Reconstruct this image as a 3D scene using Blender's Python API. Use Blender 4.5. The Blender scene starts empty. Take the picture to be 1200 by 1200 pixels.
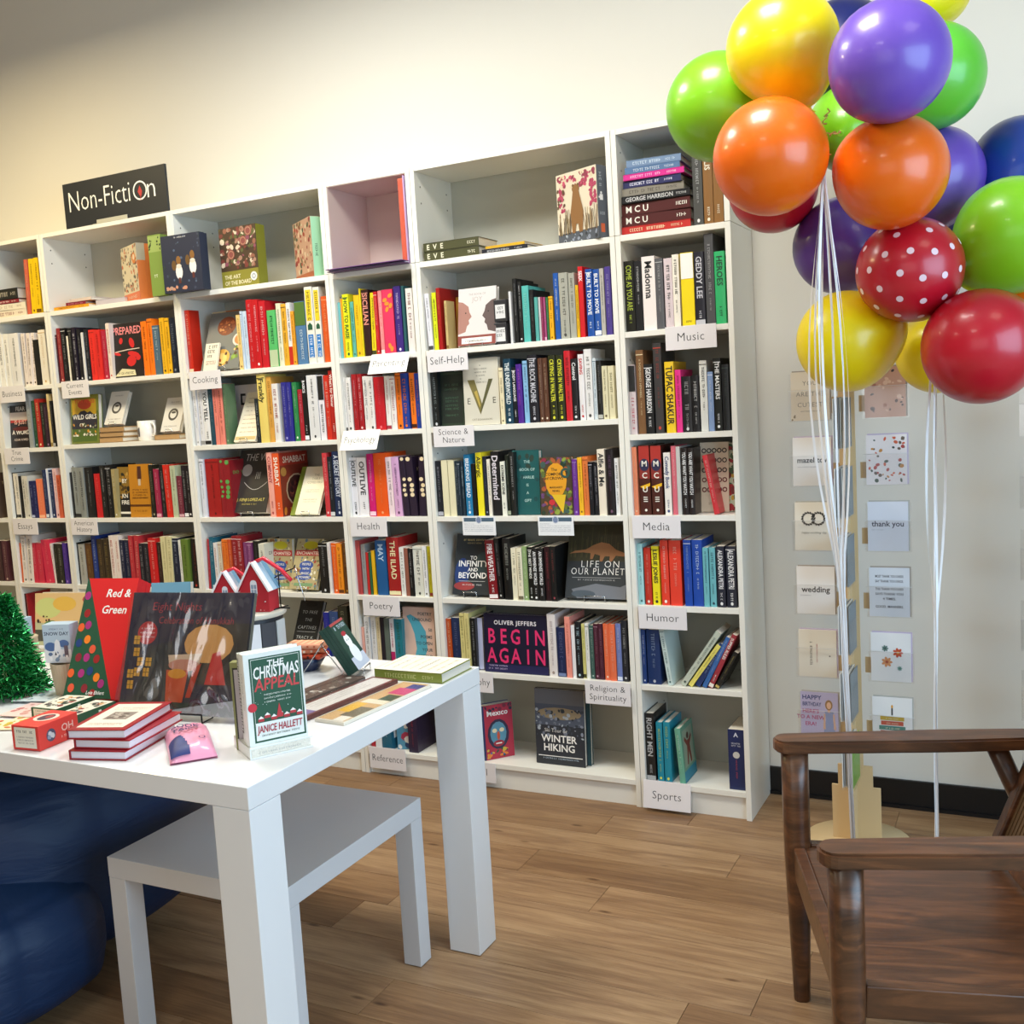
import bpy, bmesh, math, random
from mathutils import Vector, Matrix, Euler

# ------------------------------------------------------------------ camera, world, lights, exposure
S = bpy.context.scene
C = S.collection
CAM = Vector((0.8956, -3.4305, 1.4738))
YAW, PIT, ROL, FPX = -0.4717, -0.1030, -0.0591, 1227.54
FW = Vector((math.sin(YAW)*math.cos(PIT), math.cos(YAW)*math.cos(PIT), math.sin(PIT)))
_R = Vector((math.cos(YAW), -math.sin(YAW), 0)); _U = _R.cross(FW)
RT = _R*math.cos(ROL) + _U*math.sin(ROL); UP = -_R*math.sin(ROL) + _U*math.cos(ROL)
cd = bpy.data.cameras.new('camera'); cam = bpy.data.objects.new('camera', cd); C.objects.link(cam)
cd.sensor_width = 36; cd.lens = 36*FPX/1200; cd.clip_start = 0.05
M = Matrix((RT, UP, -FW)).transposed().to_4x4(); M.translation = CAM
cam.matrix_world = M
S.camera = cam
S.view_settings.view_transform = 'Standard'; S.view_settings.look = 'None'
S.view_settings.exposure = 0.0; S.view_settings.gamma = 1.0; S.view_settings.use_curve_mapping = False
S.cycles.max_bounces = 6; S.cycles.diffuse_bounces = 4; S.cycles.glossy_bounces = 3
S.cycles.transmission_bounces = 6; S.cycles.transparent_max_bounces = 8
S.cycles.caustics_reflective = False; S.cycles.caustics_refractive = False

W = bpy.data.worlds.new('daylight'); S.world = W; W.use_nodes = True
W.node_tree.nodes['Background'].inputs[0].default_value = (0.86, 0.93, 1.0, 1)
W.node_tree.nodes['Background'].inputs[1].default_value = 0.5

def area(name, loc, target, sx, sy, power, col):
    l = bpy.data.lights.new(name, 'AREA'); l.shape = 'RECTANGLE'; l.size = sx; l.size_y = sy
    l.energy = power; l.color = col
    o = bpy.data.objects.new(name, l); C.objects.link(o); o.location = loc
    o.rotation_euler = (Vector(target)-Vector(loc)).to_track_quat('-Z', 'Y').to_euler()
    return o
area('shop_window_daylight', (3.2, -2.6, 1.7), (-0.6, -1.6, 0.6), 2.8, 2.0, 122, (0.47, 0.74, 1.0))
area('front_fill_light', (0.9, -6.3, 1.9), (0.2, 0, 1.2), 3.0, 2.0, 22, (1.0, 0.97, 0.92))  # warm fill added to lift the shelf fronts, not daylight
for i, (lx, ly, sz, pw, col) in enumerate([(-3.3, -1.15, .5, 44, (1, .80, .42)), (-1.5, -1.12, .6, 46, (.98, 1, .97)), (0.1, -1.35, .6, 36, (1, .98, .92)), (1.7, -1.7, .6, 5, (1, .88, .70)),
                                       (-2.2, -3.6, .6, 12, (1, .88, .68)), (0.2, -3.9, .6, 14, (1, .94, .84))]):
    area('ceiling_panel_light', (lx, ly, 3.3), (lx, ly, 0), sz, sz, pw, col)

# ------------------------------------------------------------------ materials
_mats = {}
def lin(h):
    h = h.lstrip('#'); v = [int(h[i:i+2], 16)/255 for i in (0, 2, 4)]
    return tuple(c/12.92 if c <= .04045 else ((c+.055)/1.055)**2.4 for c in v)
def mat(h, rough=0.5, coat=0.0, metal=0.0, spec=0.5):
    k = (h, rough, coat, metal, spec)
    if k in _mats: return _mats[k]
    m = bpy.data.materials.new('paint_'+h); m.use_nodes = True
    b = m.node_tree.nodes['Principled BSDF']
    b.inputs['Base Color'].default_value = (*lin(h), 1); b.inputs['Roughness'].default_value = rough
    b.inputs['Coat Weight'].default_value = coat; b.inputs['Metallic'].default_value = metal
    b.inputs['Specular IOR Level'].default_value = spec
    _mats[k] = m; return m
def nodemat(name):
    m = bpy.data.materials.new(name); m.use_nodes = True
    nt = m.node_tree; return m, nt, nt.nodes['Principled BSDF'], nt.links
def ramp(nt, stops):
    r = nt.nodes.new('ShaderNodeValToRGB'); e = r.color_ramp.elements
    while len(e) < len(stops): e.new(0.5)
    for i, (p, c) in enumerate(stops): e[i].position = p; e[i].color = (*lin(c), 1)
    return r
def noise(nt, links, vec, scale, detail=4, rough=.6, dist=0):
    n = nt.nodes.new('ShaderNodeTexNoise'); n.inputs['Scale'].default_value = scale
    n.inputs['Detail'].default_value = detail; n.inputs['Roughness'].default_value = rough; n.inputs['Distortion'].default_value = dist
    if vec: links.new(vec, n.inputs['Vector'])
    return n
def mapped(nt, links, scale, obj_offset=False, rot=(0, 0, 0)):
    tc = nt.nodes.new('ShaderNodeTexCoord'); mp = nt.nodes.new('ShaderNodeMapping')
    mp.inputs['Scale'].default_value = scale; mp.inputs['Rotation'].default_value = rot
    links.new(tc.outputs['Object'], mp.inputs['Vector'])
    if obj_offset:
        oi = nt.nodes.new('ShaderNodeObjectInfo'); mul = nt.nodes.new('ShaderNodeVectorMath'); mul.operation = 'SCALE'
        cmb = nt.nodes.new('ShaderNodeCombineXYZ')
        for i in range(3): links.new(oi.outputs['Random'], cmb.inputs[i])
        mul.inputs['Scale'].default_value = 37.0
        links.new(cmb.outputs[0], mul.inputs[0]); links.new(mul.outputs[0], mp.inputs['Location'])
    return mp.outputs[0]
def bump(nt, links, bsdf, src, strength, dist=.002):
    b = nt.nodes.new('ShaderNodeBump'); b.inputs['Strength'].default_value = strength; b.inputs['Distance'].default_value = dist
    links.new(src, b.inputs['Height']); links.new(b.outputs[0], bsdf.inputs['Normal'])

def m_wall():
    m, nt, b, L = nodemat('painted_plaster')
    b.inputs['Base Color'].default_value = (*lin('e4dfd4'), 1); b.inputs['Roughness'].default_value = .85
    n = noise(nt, L, mapped(nt, L, (1, 1, 1)), 180, 3)
    bump(nt, L, b, n.outputs['Fac'], .12, .001); return m
def m_laminate(name, h, rough):
    m, nt, b, L = nodemat(name)
    n = noise(nt, L, mapped(nt, L, (1, 1, 1)), 3.0, 3)
    c = lin(h); r = nt.nodes.new('ShaderNodeValToRGB')
    r.color_ramp.elements[0].color = (*[x*.96 for x in c], 1); r.color_ramp.elements[1].color = (*c, 1)
    L.new(n.outputs['Fac'], r.inputs[0]); L.new(r.outputs[0], b.inputs['Base Color']); b.inputs['Roughness'].default_value = rough
    return m
def m_oak():
    m, nt, b, L = nodemat('oak_plank_vinyl')
    v = mapped(nt, L, (1.3, 15, 1), True)
    n1 = noise(nt, L, v, 1.5, 8, .62, 1.0)
    v2 = mapped(nt, L, (5, 120, 1), True); n2 = noise(nt, L, v2, 1.5, 6, .75)
    r1 = ramp(nt, [(0.2, '785c42'), (0.42, '98795a'), (0.55, 'ab8c69'), (0.8, 'bfa07c')]); L.new(n1.outputs['Fac'], r1.inputs[0])
    r2 = ramp(nt, [(0.3, 'c8bdb0'), (0.6, 'ffffff')]); L.new(n2.outputs['Fac'], r2.inputs[0])
    mx = nt.nodes.new('ShaderNodeMixRGB'); mx.blend_type = 'MULTIPLY'; mx.inputs[0].default_value = .65
    L.new(r1.outputs[0], mx.inputs[1]); L.new(r2.outputs[0], mx.inputs[2])
    oi = nt.nodes.new('ShaderNodeObjectInfo'); r3 = ramp(nt, [(0, 'd0c4b8'), (.5, 'f0e8e0'), (1, 'ffffff')]); L.new(oi.outputs['Random'], r3.inputs[0])
    mx2 = nt.nodes.new('ShaderNodeMixRGB'); mx2.blend_type = 'MULTIPLY'; mx2.inputs[0].default_value = 1
    L.new(mx.outputs[0], mx2.inputs[1]); L.new(r3.outputs[0], mx2.inputs[2])
    # knots: rare dark specks
    vk = mapped(nt, L, (2.2, 7, 1), True); vo = nt.nodes.new('ShaderNodeTexVoronoi'); vo.inputs['Scale'].default_value = 1.4; L.new(vk, vo.inputs['Vector'])
    rk = ramp(nt, [(0.0, '4a3422'), (0.035, '8a7060'), (0.09, 'ffffff')]); L.new(vo.outputs['Distance'], rk.inputs[0])
    mx3 = nt.nodes.new('ShaderNodeMixRGB'); mx3.blend_type = 'MULTIPLY'; mx3.inputs[0].default_value = .8
    L.new(mx2.outputs[0], mx3.inputs[1]); L.new(rk.outputs[0], mx3.inputs[2]); L.new(mx3.outputs[0], b.inputs['Base Color'])
    b.inputs['Roughness'].default_value = .42; bump(nt, L, b, n2.outputs['Fac'], .15, .0006); return m
def m_walnut():
    m, nt, b, L = nodemat('dark_stained_wood')
    n1 = noise(nt, L, mapped(nt, L, (2.2, 14, 14)), 1.6, 6, .6, 1.4)
    r1 = ramp(nt, [(0.25, '2c190e'), (0.5, '54331d'), (0.75, '7c4f30')]); L.new(n1.outputs['Fac'], r1.inputs[0])
    L.new(r1.outputs[0], b.inputs['Base Color']); b.inputs['Roughness'].default_value = .34; b.inputs['Coat Weight'].default_value = .25
    b.inputs['Coat Roughness'].default_value = .3
    bump(nt, L, b, n1.outputs['Fac'], .1, .001); return m
def m_pages():
    m, nt, b, L = nodemat('page_block_paper')
    w = nt.nodes.new('ShaderNodeTexWave'); w.wave_type = 'BANDS'; w.bands_direction = 'Y'
    w.inputs['Scale'].default_value = 260; w.inputs['Distortion'].default_value = 1.5
    L.new(mapped(nt, L, (1, 1, 1)), w.inputs['Vector'])
    r = ramp(nt, [(0, 'cfc6b4'), (1, 'f2ecdf')]); L.new(w.outputs['Fac'], r.inputs[0]); L.new(r.outputs[0], b.inputs['Base Color'])
    b.inputs['Roughness'].default_value = .9; return m
def m_nylon():
    m, nt, b, L = nodemat('navy_nylon')
    n = noise(nt, L, mapped(nt, L, (2.2, 2.2, 9)), 2.2, 4, .5, .8)
    b.inputs['Base Color'].default_value = (*lin('0a2c54'), 1)
    b.inputs['Roughness'].default_value = .55
    bump(nt, L, b, n.outputs['Fac'], .3, .02); return m
def m_glass():
    m, nt, b, L = nodemat('clear_acrylic')
    b.inputs['Base Color'].default_value = (.97, .98, .98, 1); b.inputs['Roughness'].default_value = .06
    b.inputs['Transmission Weight'].default_value = 1; b.inputs['IOR'].default_value = 1.25
    m2 = bpy.data.materials.new('clear_plastic_film'); m2.use_nodes = True; nt = m2.node_tree
    for n in list(nt.nodes): nt.nodes.remove(n)
    o = nt.nodes.new('ShaderNodeOutputMaterial'); t = nt.nodes.new('ShaderNodeBsdfTransparent'); g = nt.nodes.new('ShaderNodeBsdfGlossy')
    g.inputs['Roughness'].default_value = .12; mx = nt.nodes.new('ShaderNodeMixShader'); mx.inputs[0].default_value = .07
    nt.links.new(t.outputs[0], mx.inputs[1]); nt.links.new(g.outputs[0], mx.inputs[2]); nt.links.new(mx.outputs[0], o.inputs[0])
    return m, m2, t
def m_crinkle():
    m = bpy.data.materials.new('crinkled_shrink_film'); m.use_nodes = True; nt = m.node_tree
    for n in list(nt.nodes): nt.nodes.remove(n)
    L = nt.links
    o = nt.nodes.new('ShaderNodeOutputMaterial'); t = nt.nodes.new('ShaderNodeBsdfTransparent'); g = nt.nodes.new('ShaderNodeBsdfGlossy')
    g.inputs['Roughness'].default_value = .1
    nz = noise(nt, L, mapped(nt, L, (9, 9, 3.0), rot=(0, .5, 0)), 1.0, 2, .5, 2.0)
    bp = nt.nodes.new('ShaderNodeBump'); bp.inputs['Strength'].default_value = 1; bp.inputs['Distance'].default_value = .012
    L.new(nz.outputs['Fac'], bp.inputs['Height']); L.new(bp.outputs[0], g.inputs['Normal'])
    mx = nt.nodes.new('ShaderNodeMixShader'); mx.inputs[0].default_value = .3
    L.new(t.outputs[0], mx.inputs[1]); L.new(g.outputs[0], mx.inputs[2]); L.new(mx.outputs[0], o.inputs[0]); return m
def m_balloon(h, rim):
    k = ('balloon', h)
    if k in _mats: return _mats[k]
    m, nt, b, L = nodemat('latex_'+h)
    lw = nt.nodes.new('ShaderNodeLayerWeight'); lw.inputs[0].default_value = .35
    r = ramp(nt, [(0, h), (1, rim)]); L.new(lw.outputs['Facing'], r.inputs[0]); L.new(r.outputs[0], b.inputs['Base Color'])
    b.inputs['Roughness'].default_value = .33; b.inputs['Coat Weight'].default_value = .22; b.inputs['Coat Roughness'].default_value = .08
    b.inputs['Subsurface Weight'].default_value = .5; b.inputs['Subsurface Radius'].default_value = (.05, .05, .05); b.inputs['Subsurface Scale'].default_value = .5
    _mats[k] = m; return m
def m_tinsel():
    m, nt, b, L = nodemat('green_tinsel_foil')
    oi = nt.nodes.new('ShaderNodeNewGeometry'); r = ramp(nt, [(0, '0a5424'), (.5, '14903e'), (1, '60e890')])
    L.new(oi.outputs['Random Per Island'], r.inputs[0]); L.new(r.outputs[0], b.inputs['Base Color'])
    b.inputs['Metallic'].default_value = .6; b.inputs['Roughness'].default_value = .22; return m
def m_cane():
    m, nt, b, L = nodemat('woven_cane')
    b.inputs['Base Color'].default_value = (*lin('5d4428'), 1); b.inputs['Roughness'].default_value = .6; return m
WALL = m_wall(); LAM = m_laminate('white_laminate', 'eeece3', .38); TABLE = m_laminate('gloss_white_lacquer', 'e6e8ea', .16)
BENCH = m_laminate('white_foil_board', 'd6d6d8', .45); BACK = m_laminate('shade_toned_fibreboard', 'bebdb0', .6)  # back panels greyed: cubby shade put into their colour
OAK = m_oak(); WALNUT = m_walnut(); PAGES = m_pages(); NYLON = m_nylon(); ACRYL, FILM, _t = m_glass(); CRINKLE = m_crinkle()
TINSEL = m_tinsel(); CANE = m_cane(); WIRE = mat('18181a', .35, 0, .6); CHROME = mat('c8c8c8', .2, 0, 1.0)
PLY = m_laminate('birch_plywood', 'd8bd90', .55)

# ------------------------------------------------------------------ mesh helpers
class MB:
    def __init__(s): s.v = []; s.f = []; s.m = []; s.mats = []; s.smooth = []
    def mi(s, m):
        if isinstance(m, str): m = mat(m)
        if m not in s.mats: s.mats.append(m)
        return s.mats.index(m)
    def add(s, vs, fs, m, smooth=False):
        o = len(s.v); s.v += [tuple(v) for v in vs]; k = s.mi(m)
        for f in fs: s.f.append(tuple(i+o for i in f)); s.m.append(k); s.smooth.append(smooth)
    def box(s, x0, x1, y0, y1, z0, z1, m, T=None):
        vs = [Vector(p) for p in ((x0,y0,z0),(x1,y0,z0),(x1,y1,z0),(x0,y1,z0),(x0,y0,z1),(x1,y0,z1),(x1,y1,z1),(x0,y1,z1))]
        if T: vs = [T @ v for v in vs]
        s.add(vs, ((3,2,1,0),(4,5,6,7),(0,1,5,4),(1,2,6,5),(2,3,7,6),(3,0,4,7)), m)
    def bbox(s, x0, x1, y0, y1, z0, z1, m, r=.002, T=None):   # chamfered box
        bm = bmesh.new(); bmesh.ops.create_cube(bm, size=1)
        for v in bm.verts: v.co = Vector(((x0+x1)/2+v.co.x*(x1-x0), (y0+y1)/2+v.co.y*(y1-y0), (z0+z1)/2+v.co.z*(z1-z0)))
        bmesh.ops.bevel(bm, geom=list(bm.edges), offset=r, segments=2, affect='EDGES', profile=.5)
        if T: bmesh.ops.transform(bm, matrix=T, verts=bm.verts)
        s.frombm(bm, m)
    def frombm(s, bm, m, smooth=False):
        bm.verts.index_update(); s.add([v.co.copy() for v in bm.verts], [[v.index for v in f.verts] for f in bm.faces], m, smooth); bm.free()
    def tube(s, pts, r, m, n=6, closed=False):
        pts = [Vector(p) for p in pts]; rings = []; N = len(pts)
        for i, p in enumerate(pts):
            if closed: d = pts[(i+1) % N]-pts[i-1]
            else: d = pts[min(i+1, N-1)]-pts[max(i-1, 0)]
            d.normalize(); a = d.orthogonal() if i == 0 else (rings_a - d*rings_a.dot(d))
            a.normalize(); rings_a = a; b = d.cross(a)
            rr = r[i] if isinstance(r, (list, tuple)) else r
            rings.append([p+(a*math.cos(2*math.pi*k/n)+b*math.sin(2*math.pi*k/n))*rr for k in range(n)])
        vs = [v for R in rings for v in R]; fs = []
        for i in range(N if closed else N-1):
            j = (i+1) % N
            for k in range(n): fs.append((i*n+k, i*n+(k+1) % n, j*n+(k+1) % n, j*n+k))
        if not closed: fs += [tuple(range(n))[::-1], tuple((N-1)*n+k for k in range(n))]
        s.add(vs, fs, m, True)
    def lathe(s, prof, m, n=24, c=(0, 0, 0)):
        vs = []; fs = []
        for (r, z) in prof:
            for k in range(n): a = 2*math.pi*k/n; vs.append((c[0]+r*math.cos(a), c[1]+r*math.sin(a), c[2]+z))
        for i in range(len(prof)-1):
            for k in range(n): fs.append((i*n+k, i*n+(k+1) % n, (i+1)*n+(k+1) % n, (i+1)*n+k))
        s.add(vs, fs, m, True)
        s.add([vs[k] for k in range(n)], [tuple(range(n))[::-1]], m); s.add(vs[-n:], [tuple(range(n))], m)
    def prism(s, pts, h0, h1, m, T=None):   # xy outline extruded in z
        n = len(pts); vs = [Vector((x, y, h0)) for x, y in pts]+[Vector((x, y, h1)) for x, y in pts]
        if T: vs = [T @ v for v in vs]
        s.add(vs, [tuple(range(n))[::-1], tuple(range(n, 2*n))]+[(i, (i+1) % n, n+(i+1) % n, n+i) for i in range(n)], m)
    def build(s, name, parent=None, loc=None):
        me = bpy.data.meshes.new(name); me.from_pydata(s.v, [], s.f)
        for m in s.mats: me.materials.append(m)
        me.polygons.foreach_set('material_index', s.m); me.polygons.foreach_set('use_smooth', s.smooth); me.update()
        o = bpy.data.objects.new(name, me); C.objects.link(o)
        if parent: o.parent = parent
        if loc: o.location = loc
        return o
def tag(o, label=None, cat=None, group=None, kind=None):
    if label: o['label'] = label
    if cat: o['category'] = cat
    if group: o['group'] = group
    if kind: o['kind'] = kind
    return o
def empty(name, loc=(0, 0, 0), rot=(0, 0, 0), label=None, cat=None, group=None):
    o = bpy.data.objects.new(name, None); C.objects.link(o); o.location = loc; o.rotation_euler = rot; o.empty_display_size = .05
    return tag(o, label, cat, group)

# ---- flat print: letters and shapes laid on a face.  frame = (origin, U, V, N)
_gl = {}
def glyph(ch, bold):
    k = (ch, bold)
    if k in _gl: return _gl[k]
    def mesh_of(t):
        cu = bpy.data.curves.new('t', 'FONT'); cu.body = t; cu.size = 1; cu.resolution_u = 2; cu.offset = .018 if bold else -.010
        cu.fill_mode = 'FRONT'
        o = bpy.data.objects.new('t', cu); C.objects.link(o); me = o.to_mesh()
        vs = [(v.co.x, v.co.y) for v in me.vertices]; fs = [tuple(p.vertices) for p in me.polygons]
        o.to_mesh_clear(); bpy.data.objects.remove(o); bpy.data.curves.remove(cu); return vs, fs
    if ('|', bold) not in _gl and ch != '|': 
        v, f = mesh_of('|'); _gl[('|', bold)] = (v, f, .3)
    vb = _gl[('|', bold)][0] if ch != '|' else mesh_of('|')[0]
    xb = min(p[0] for p in vb)
    vs, fs = ([], []) if ch == ' ' else mesh_of(ch)
    v2, _ = mesh_of(ch+'|'); xm = max(p[0] for p in v2)-(max(p[0] for p in vb)-xb)
    _gl[k] = (vs, fs, max(.1, xm-xb)); return _gl[k]
def width(t, size, bold, sp=0): return sum(glyph(c, bold)[2]+sp for c in t)*size
class Face:
    def __init__(s, mb, O, U, V, N): s.mb = mb; s.O = Vector(O); s.U = Vector(U); s.V = Vector(V); s.N = Vector(N); s.k = 1
    def pt(s, u, v): return s.O+s.U*u+s.V*v+s.N*(.00025*s.k)
    def poly(s, pts, m, up=True):
        s.mb.add([s.pt(*p) for p in pts], [tuple(range(len(pts)))], m)
        if up: s.k += .12
    def rect(s, u0, v0, u1, v1, m): s.poly([(u0, v0), (u1, v0), (u1, v1), (u0, v1)], m)
    def ell(s, u, v, ru, rv, m, n=14, rot=0):
        c_, s_ = math.cos(rot), math.sin(rot); P = []
        for k in range(n):
            a = 2*math.pi*k/n; x, y = ru*math.cos(a), rv*math.sin(a); P.append((u+x*c_-y*s_, v+x*s_+y*c_))
        s.poly(P, m)
    def ring(s, u, v, r0, r1, m, n=18):
        vs = []; 
        for k in range(n):
            a = 2*math.pi*k/n; vs += [s.pt(u+r0*math.cos(a), v+r0*math.sin(a)), s.pt(u+r1*math.cos(a), v+r1*math.sin(a))]
        s.mb.add(vs, [(2*k, 2*k+1, (2*k+3) % (2*n), (2*k+2) % (2*n)) for k in range(n)], m); s.k += .12
    def line(s, pts, w, m):
        for (a, b), (c, d) in zip(pts, pts[1:]):
            L = math.hypot(c-a, d-b) or 1e-6; nx, ny = -(d-b)/L*w/2, (c-a)/L*w/2
            s.poly([(a+nx, b+ny), (a-nx, b-ny), (c-nx, d-ny), (c+nx, d+ny)], m, False)
        s.k += .12
    def text(s, t, u, v, size, m, bold=False, align='c', fit=None, ang=0, shear=0, sp=0, sy=1):
        w = width(t, size, bold, sp)
        sx = 1
        if fit and w > fit: sx = fit/w; w = fit
        x = {'c': -w/2, 'l': 0, 'r': -w}[align]; c_, s_ = math.cos(ang), math.sin(ang)
        for ch in t:
            vs, fs, adv = glyph(ch, bold)
            P = []
            for gx, gy in vs:
                X = x+(gx+shear*gy)*size*sx; Y = gy*size*sy; P.append(s.pt(u+X*c_-Y*s_, v+X*s_+Y*c_))
            if vs: s.mb.add(P, fs, m)
            x += (adv+sp)*size*sx
        s.k += .12
    def scribble(s, u, v, w, h, m, rnd, ang=0, fill=.62):   # lettering too small to read
        x = 0; c_, s_ = math.cos(ang), math.sin(ang)
        def q(a, b, c, d):
            s.poly([(u+X*c_-Y*s_, v+X*s_+Y*c_) for X, Y in ((a, b), (c, b), (c, d), (a, d))], m, False)
        while x < w:
            g = h*rnd.uniform(.45, .75)
            if rnd.random() < .16: x += g; continue
            k = rnd.random(); t = h*.2
            if k < .4: q(x, 0, x+t, h); q(x+g-t, 0, x+g, h) if k < .2 else q(x, h*.4, x+g, h*.4+t)
            elif k < .7: q(x, 0, x+t, h); q(x, 0, x+g, t); q(x, h-t, x+g, h)
            else: q(x+g/2-t/2, 0, x+g/2+t/2, h); q(x, h-t, x+g, h)
            x += g+h*.22
        s.k += .12
    def speckle(s, u0, v0, u1, v1, cols, n, r0, r1, rnd):
        for _ in range(n):
            r = rnd.uniform(r0, r1); s.ell(min(max(rnd.uniform(u0, u1), u0+r), u1-r), min(max(rnd.uniform(v0, v1), v0+r), v1-r), r, r*rnd.uniform(.5, 1), rnd.choice(cols), 7, rnd.uniform(0, 3)); s.k -= .09
        s.k += .3

# ------------------------------------------------------------------ the room
WY = 0.29
def struct(o, k='structure'): o['kind'] = k; return o
mb = MB(); mb.box(-6, 3.3, -6.5, WY+.1, -.06, -.004, 'b29a7c'); floor = struct(mb.build('floor'))
_pl = {}
def plank(x0, x1, y0):
    L_ = round(x1-x0, 3)
    if L_ not in _pl:
        m = MB(); m.bbox(.0006, L_-.0006, .0006, .1694, -.004, 0, OAK, .0008); o = m.build('plank', floor); _pl[L_] = o.data
    else: o = bpy.data.objects.new('plank', _pl[L_]); C.objects.link(o); o.parent = floor
    o.location = (x0, y0, 0)
ends = {0: .45, 1: -.2, 2: .75, 3: .028, 4: -.6, 5: -.285, 6: .35, 7: -.95, 8: .12, 9: .6, 10: -.4, 11: .2, 12: -.7}
for r in range(-1, 13):
    y0 = -.27-.17*(r-2)-.0; e = ends.get(r, .3)
    if y0 > WY: continue
    y0 -= .0; x = e-1.22*4
    while x < 2.2:
        if x+1.22 > -2.9: plank(x, x+1.22, y0-.17 if False else y0)
        x += 1.22
mb = MB(); mb.box(-6, 3.3, WY, WY+.1, 0, 4.2, WALL); struct(mb.build('wall_back'))
WALL2 = mat('a89a86', .8)
mb = MB(); mb.box(-6.1, -6, -6.5, WY, 0, 4.2, WALL2); struct(mb.build('wall_left'))
mb = MB()
for a in ((3.3, 3.4, -6.5, -4.8, 0, 4.2), (3.3, 3.4, -1.0, WY, 0, 4.2), (3.3, 3.4, -4.8, -1.0, 0, .4), (3.3, 3.4, -4.8, -1.0, 2.8, 4.2)): mb.box(*a, WALL)
struct(mb.build('wall_right'))
mb = MB()
for a in ((-6, -1.2, -6.6, -6.5, 0, 4.2), (2.6, 3.3, -6.6, -6.5, 0, 4.2), (-1.2, 2.6, -6.6, -6.5, 0, .5), (-1.2, 2.6, -6.6, -6.5, 2.8, 4.2)): mb.box(*a, WALL2)
struct(mb.build('wall_front'))
mb = MB(); mb.box(-6, 3.3, -6.5, WY, 4.2, 4.3, 'd8d4cc'); struct(mb.build('ceiling'))
mb = MB(); mb.bbox(-6, 3.3, WY-.012, WY, 0, .1, mat('0c0c0e', .4), .002); mb.box(-6, 3.3, WY-.02, WY-.012, 0, .012, mat('0c0c0e', .4)); struct(mb.build('baseboard_back'))

# ------------------------------------------------------------------ bookcases (35 cm extension on a 202 cm case)
UNITS = {'A': (-.40, 0, [2.02, 1.694, 1.342, 1.06, .742, .455, .10]), 'B': (-1.20, -.40, [2.02, 1.69, 1.40, 1.06, .742, .458, .10]),
 'C': (-1.60, -1.20, [2.02, 1.69, 1.40, 1.06, .742, .455, .10]), 'D': (-2.40, -1.60, [2.02, 1.68, 1.372, 1.06, .742, .455, .10]),
 'E': (-3.20, -2.40, [2.02, 1.69, 1.404, 1.06, .742, .455, .10]), 'F': (-3.60, -3.20, [2.02, 1.69, 1.398, 1.06, .742, .455, .10]),
 'G': (-4.40, -3.60, [2.02, 1.69, 1.40, 1.06, .745, .455, .10])}
ULAB = {'A': 'narrow white bookcase at the right end, with Music and Sports shelves', 'B': 'wide white bookcase with Self-Help and Religion shelves and bear puzzle on top',
 'C': 'narrow white bookcase with Parenting, Psychology and Health shelves', 'D': 'wide white bookcase with Cooking shelf and four boxed puzzles above',
 'E': 'wide white bookcase under the dark Non-Fiction sign', 'F': 'narrow white bookcase with Business, True Crime and Essays shelves',
 'G': 'white bookcase cut off by the left edge of the photo'}
D_ = .28
for k, (x0, x1, zs) in UNITS.items():
    rt = empty('bookcase', (x0, 0, 0), label=ULAB[k], cat='bookcase', group='white bookcases along the wall'); w = x1-x0
    for sx in (0, 1):
        a = .001 if sx == 0 else w-.0195; m = MB(); m.bbox(a, a+.0185, 0, D_, 0, 2.019, LAM, .0008); m.bbox(a, a+.0185, 0, D_, 2.0205, 2.37, LAM, .0008)
        xf = a+.0187 if sx == 0 else a-.0002
        if sx == 0:
            for yy in (.04, .235):
                for zz in (2.30, 2.24, 1.93, 1.87, 1.60, 1.30, .95, .62, .33): F = Face(m, (xf, yy, zz), (0, 1, 0), (0, 0, 1), (1, 0, 0)); F.ell(0, 0, .0035, .0035, '55524c', 8)
        m.build('side_panel', rt)
    for i, z in enumerate(zs):
        m = MB(); yb = .0 if i else .0
        m.bbox(.0198, w-.0198, .001, D_-.006, z-.0205 if i == 0 else z-.0195, z, LAM, .0008); m.build('shelf_board', rt)
    m = MB(); m.bbox(.0198, w-.0198, .001, D_-.006, 2.352, 2.37, LAM, .0008); m.build('top_board', rt)
    m = MB(); m.bbox(.0198, w-.0198, .012, .028, 0, .079, LAM, .0008); m.build('plinth', rt)
    m = MB(); m.box(.003, w-.003, D_-.005, D_-.001, .02, 2.365, BACK); m.build('back_panel', rt)

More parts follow.
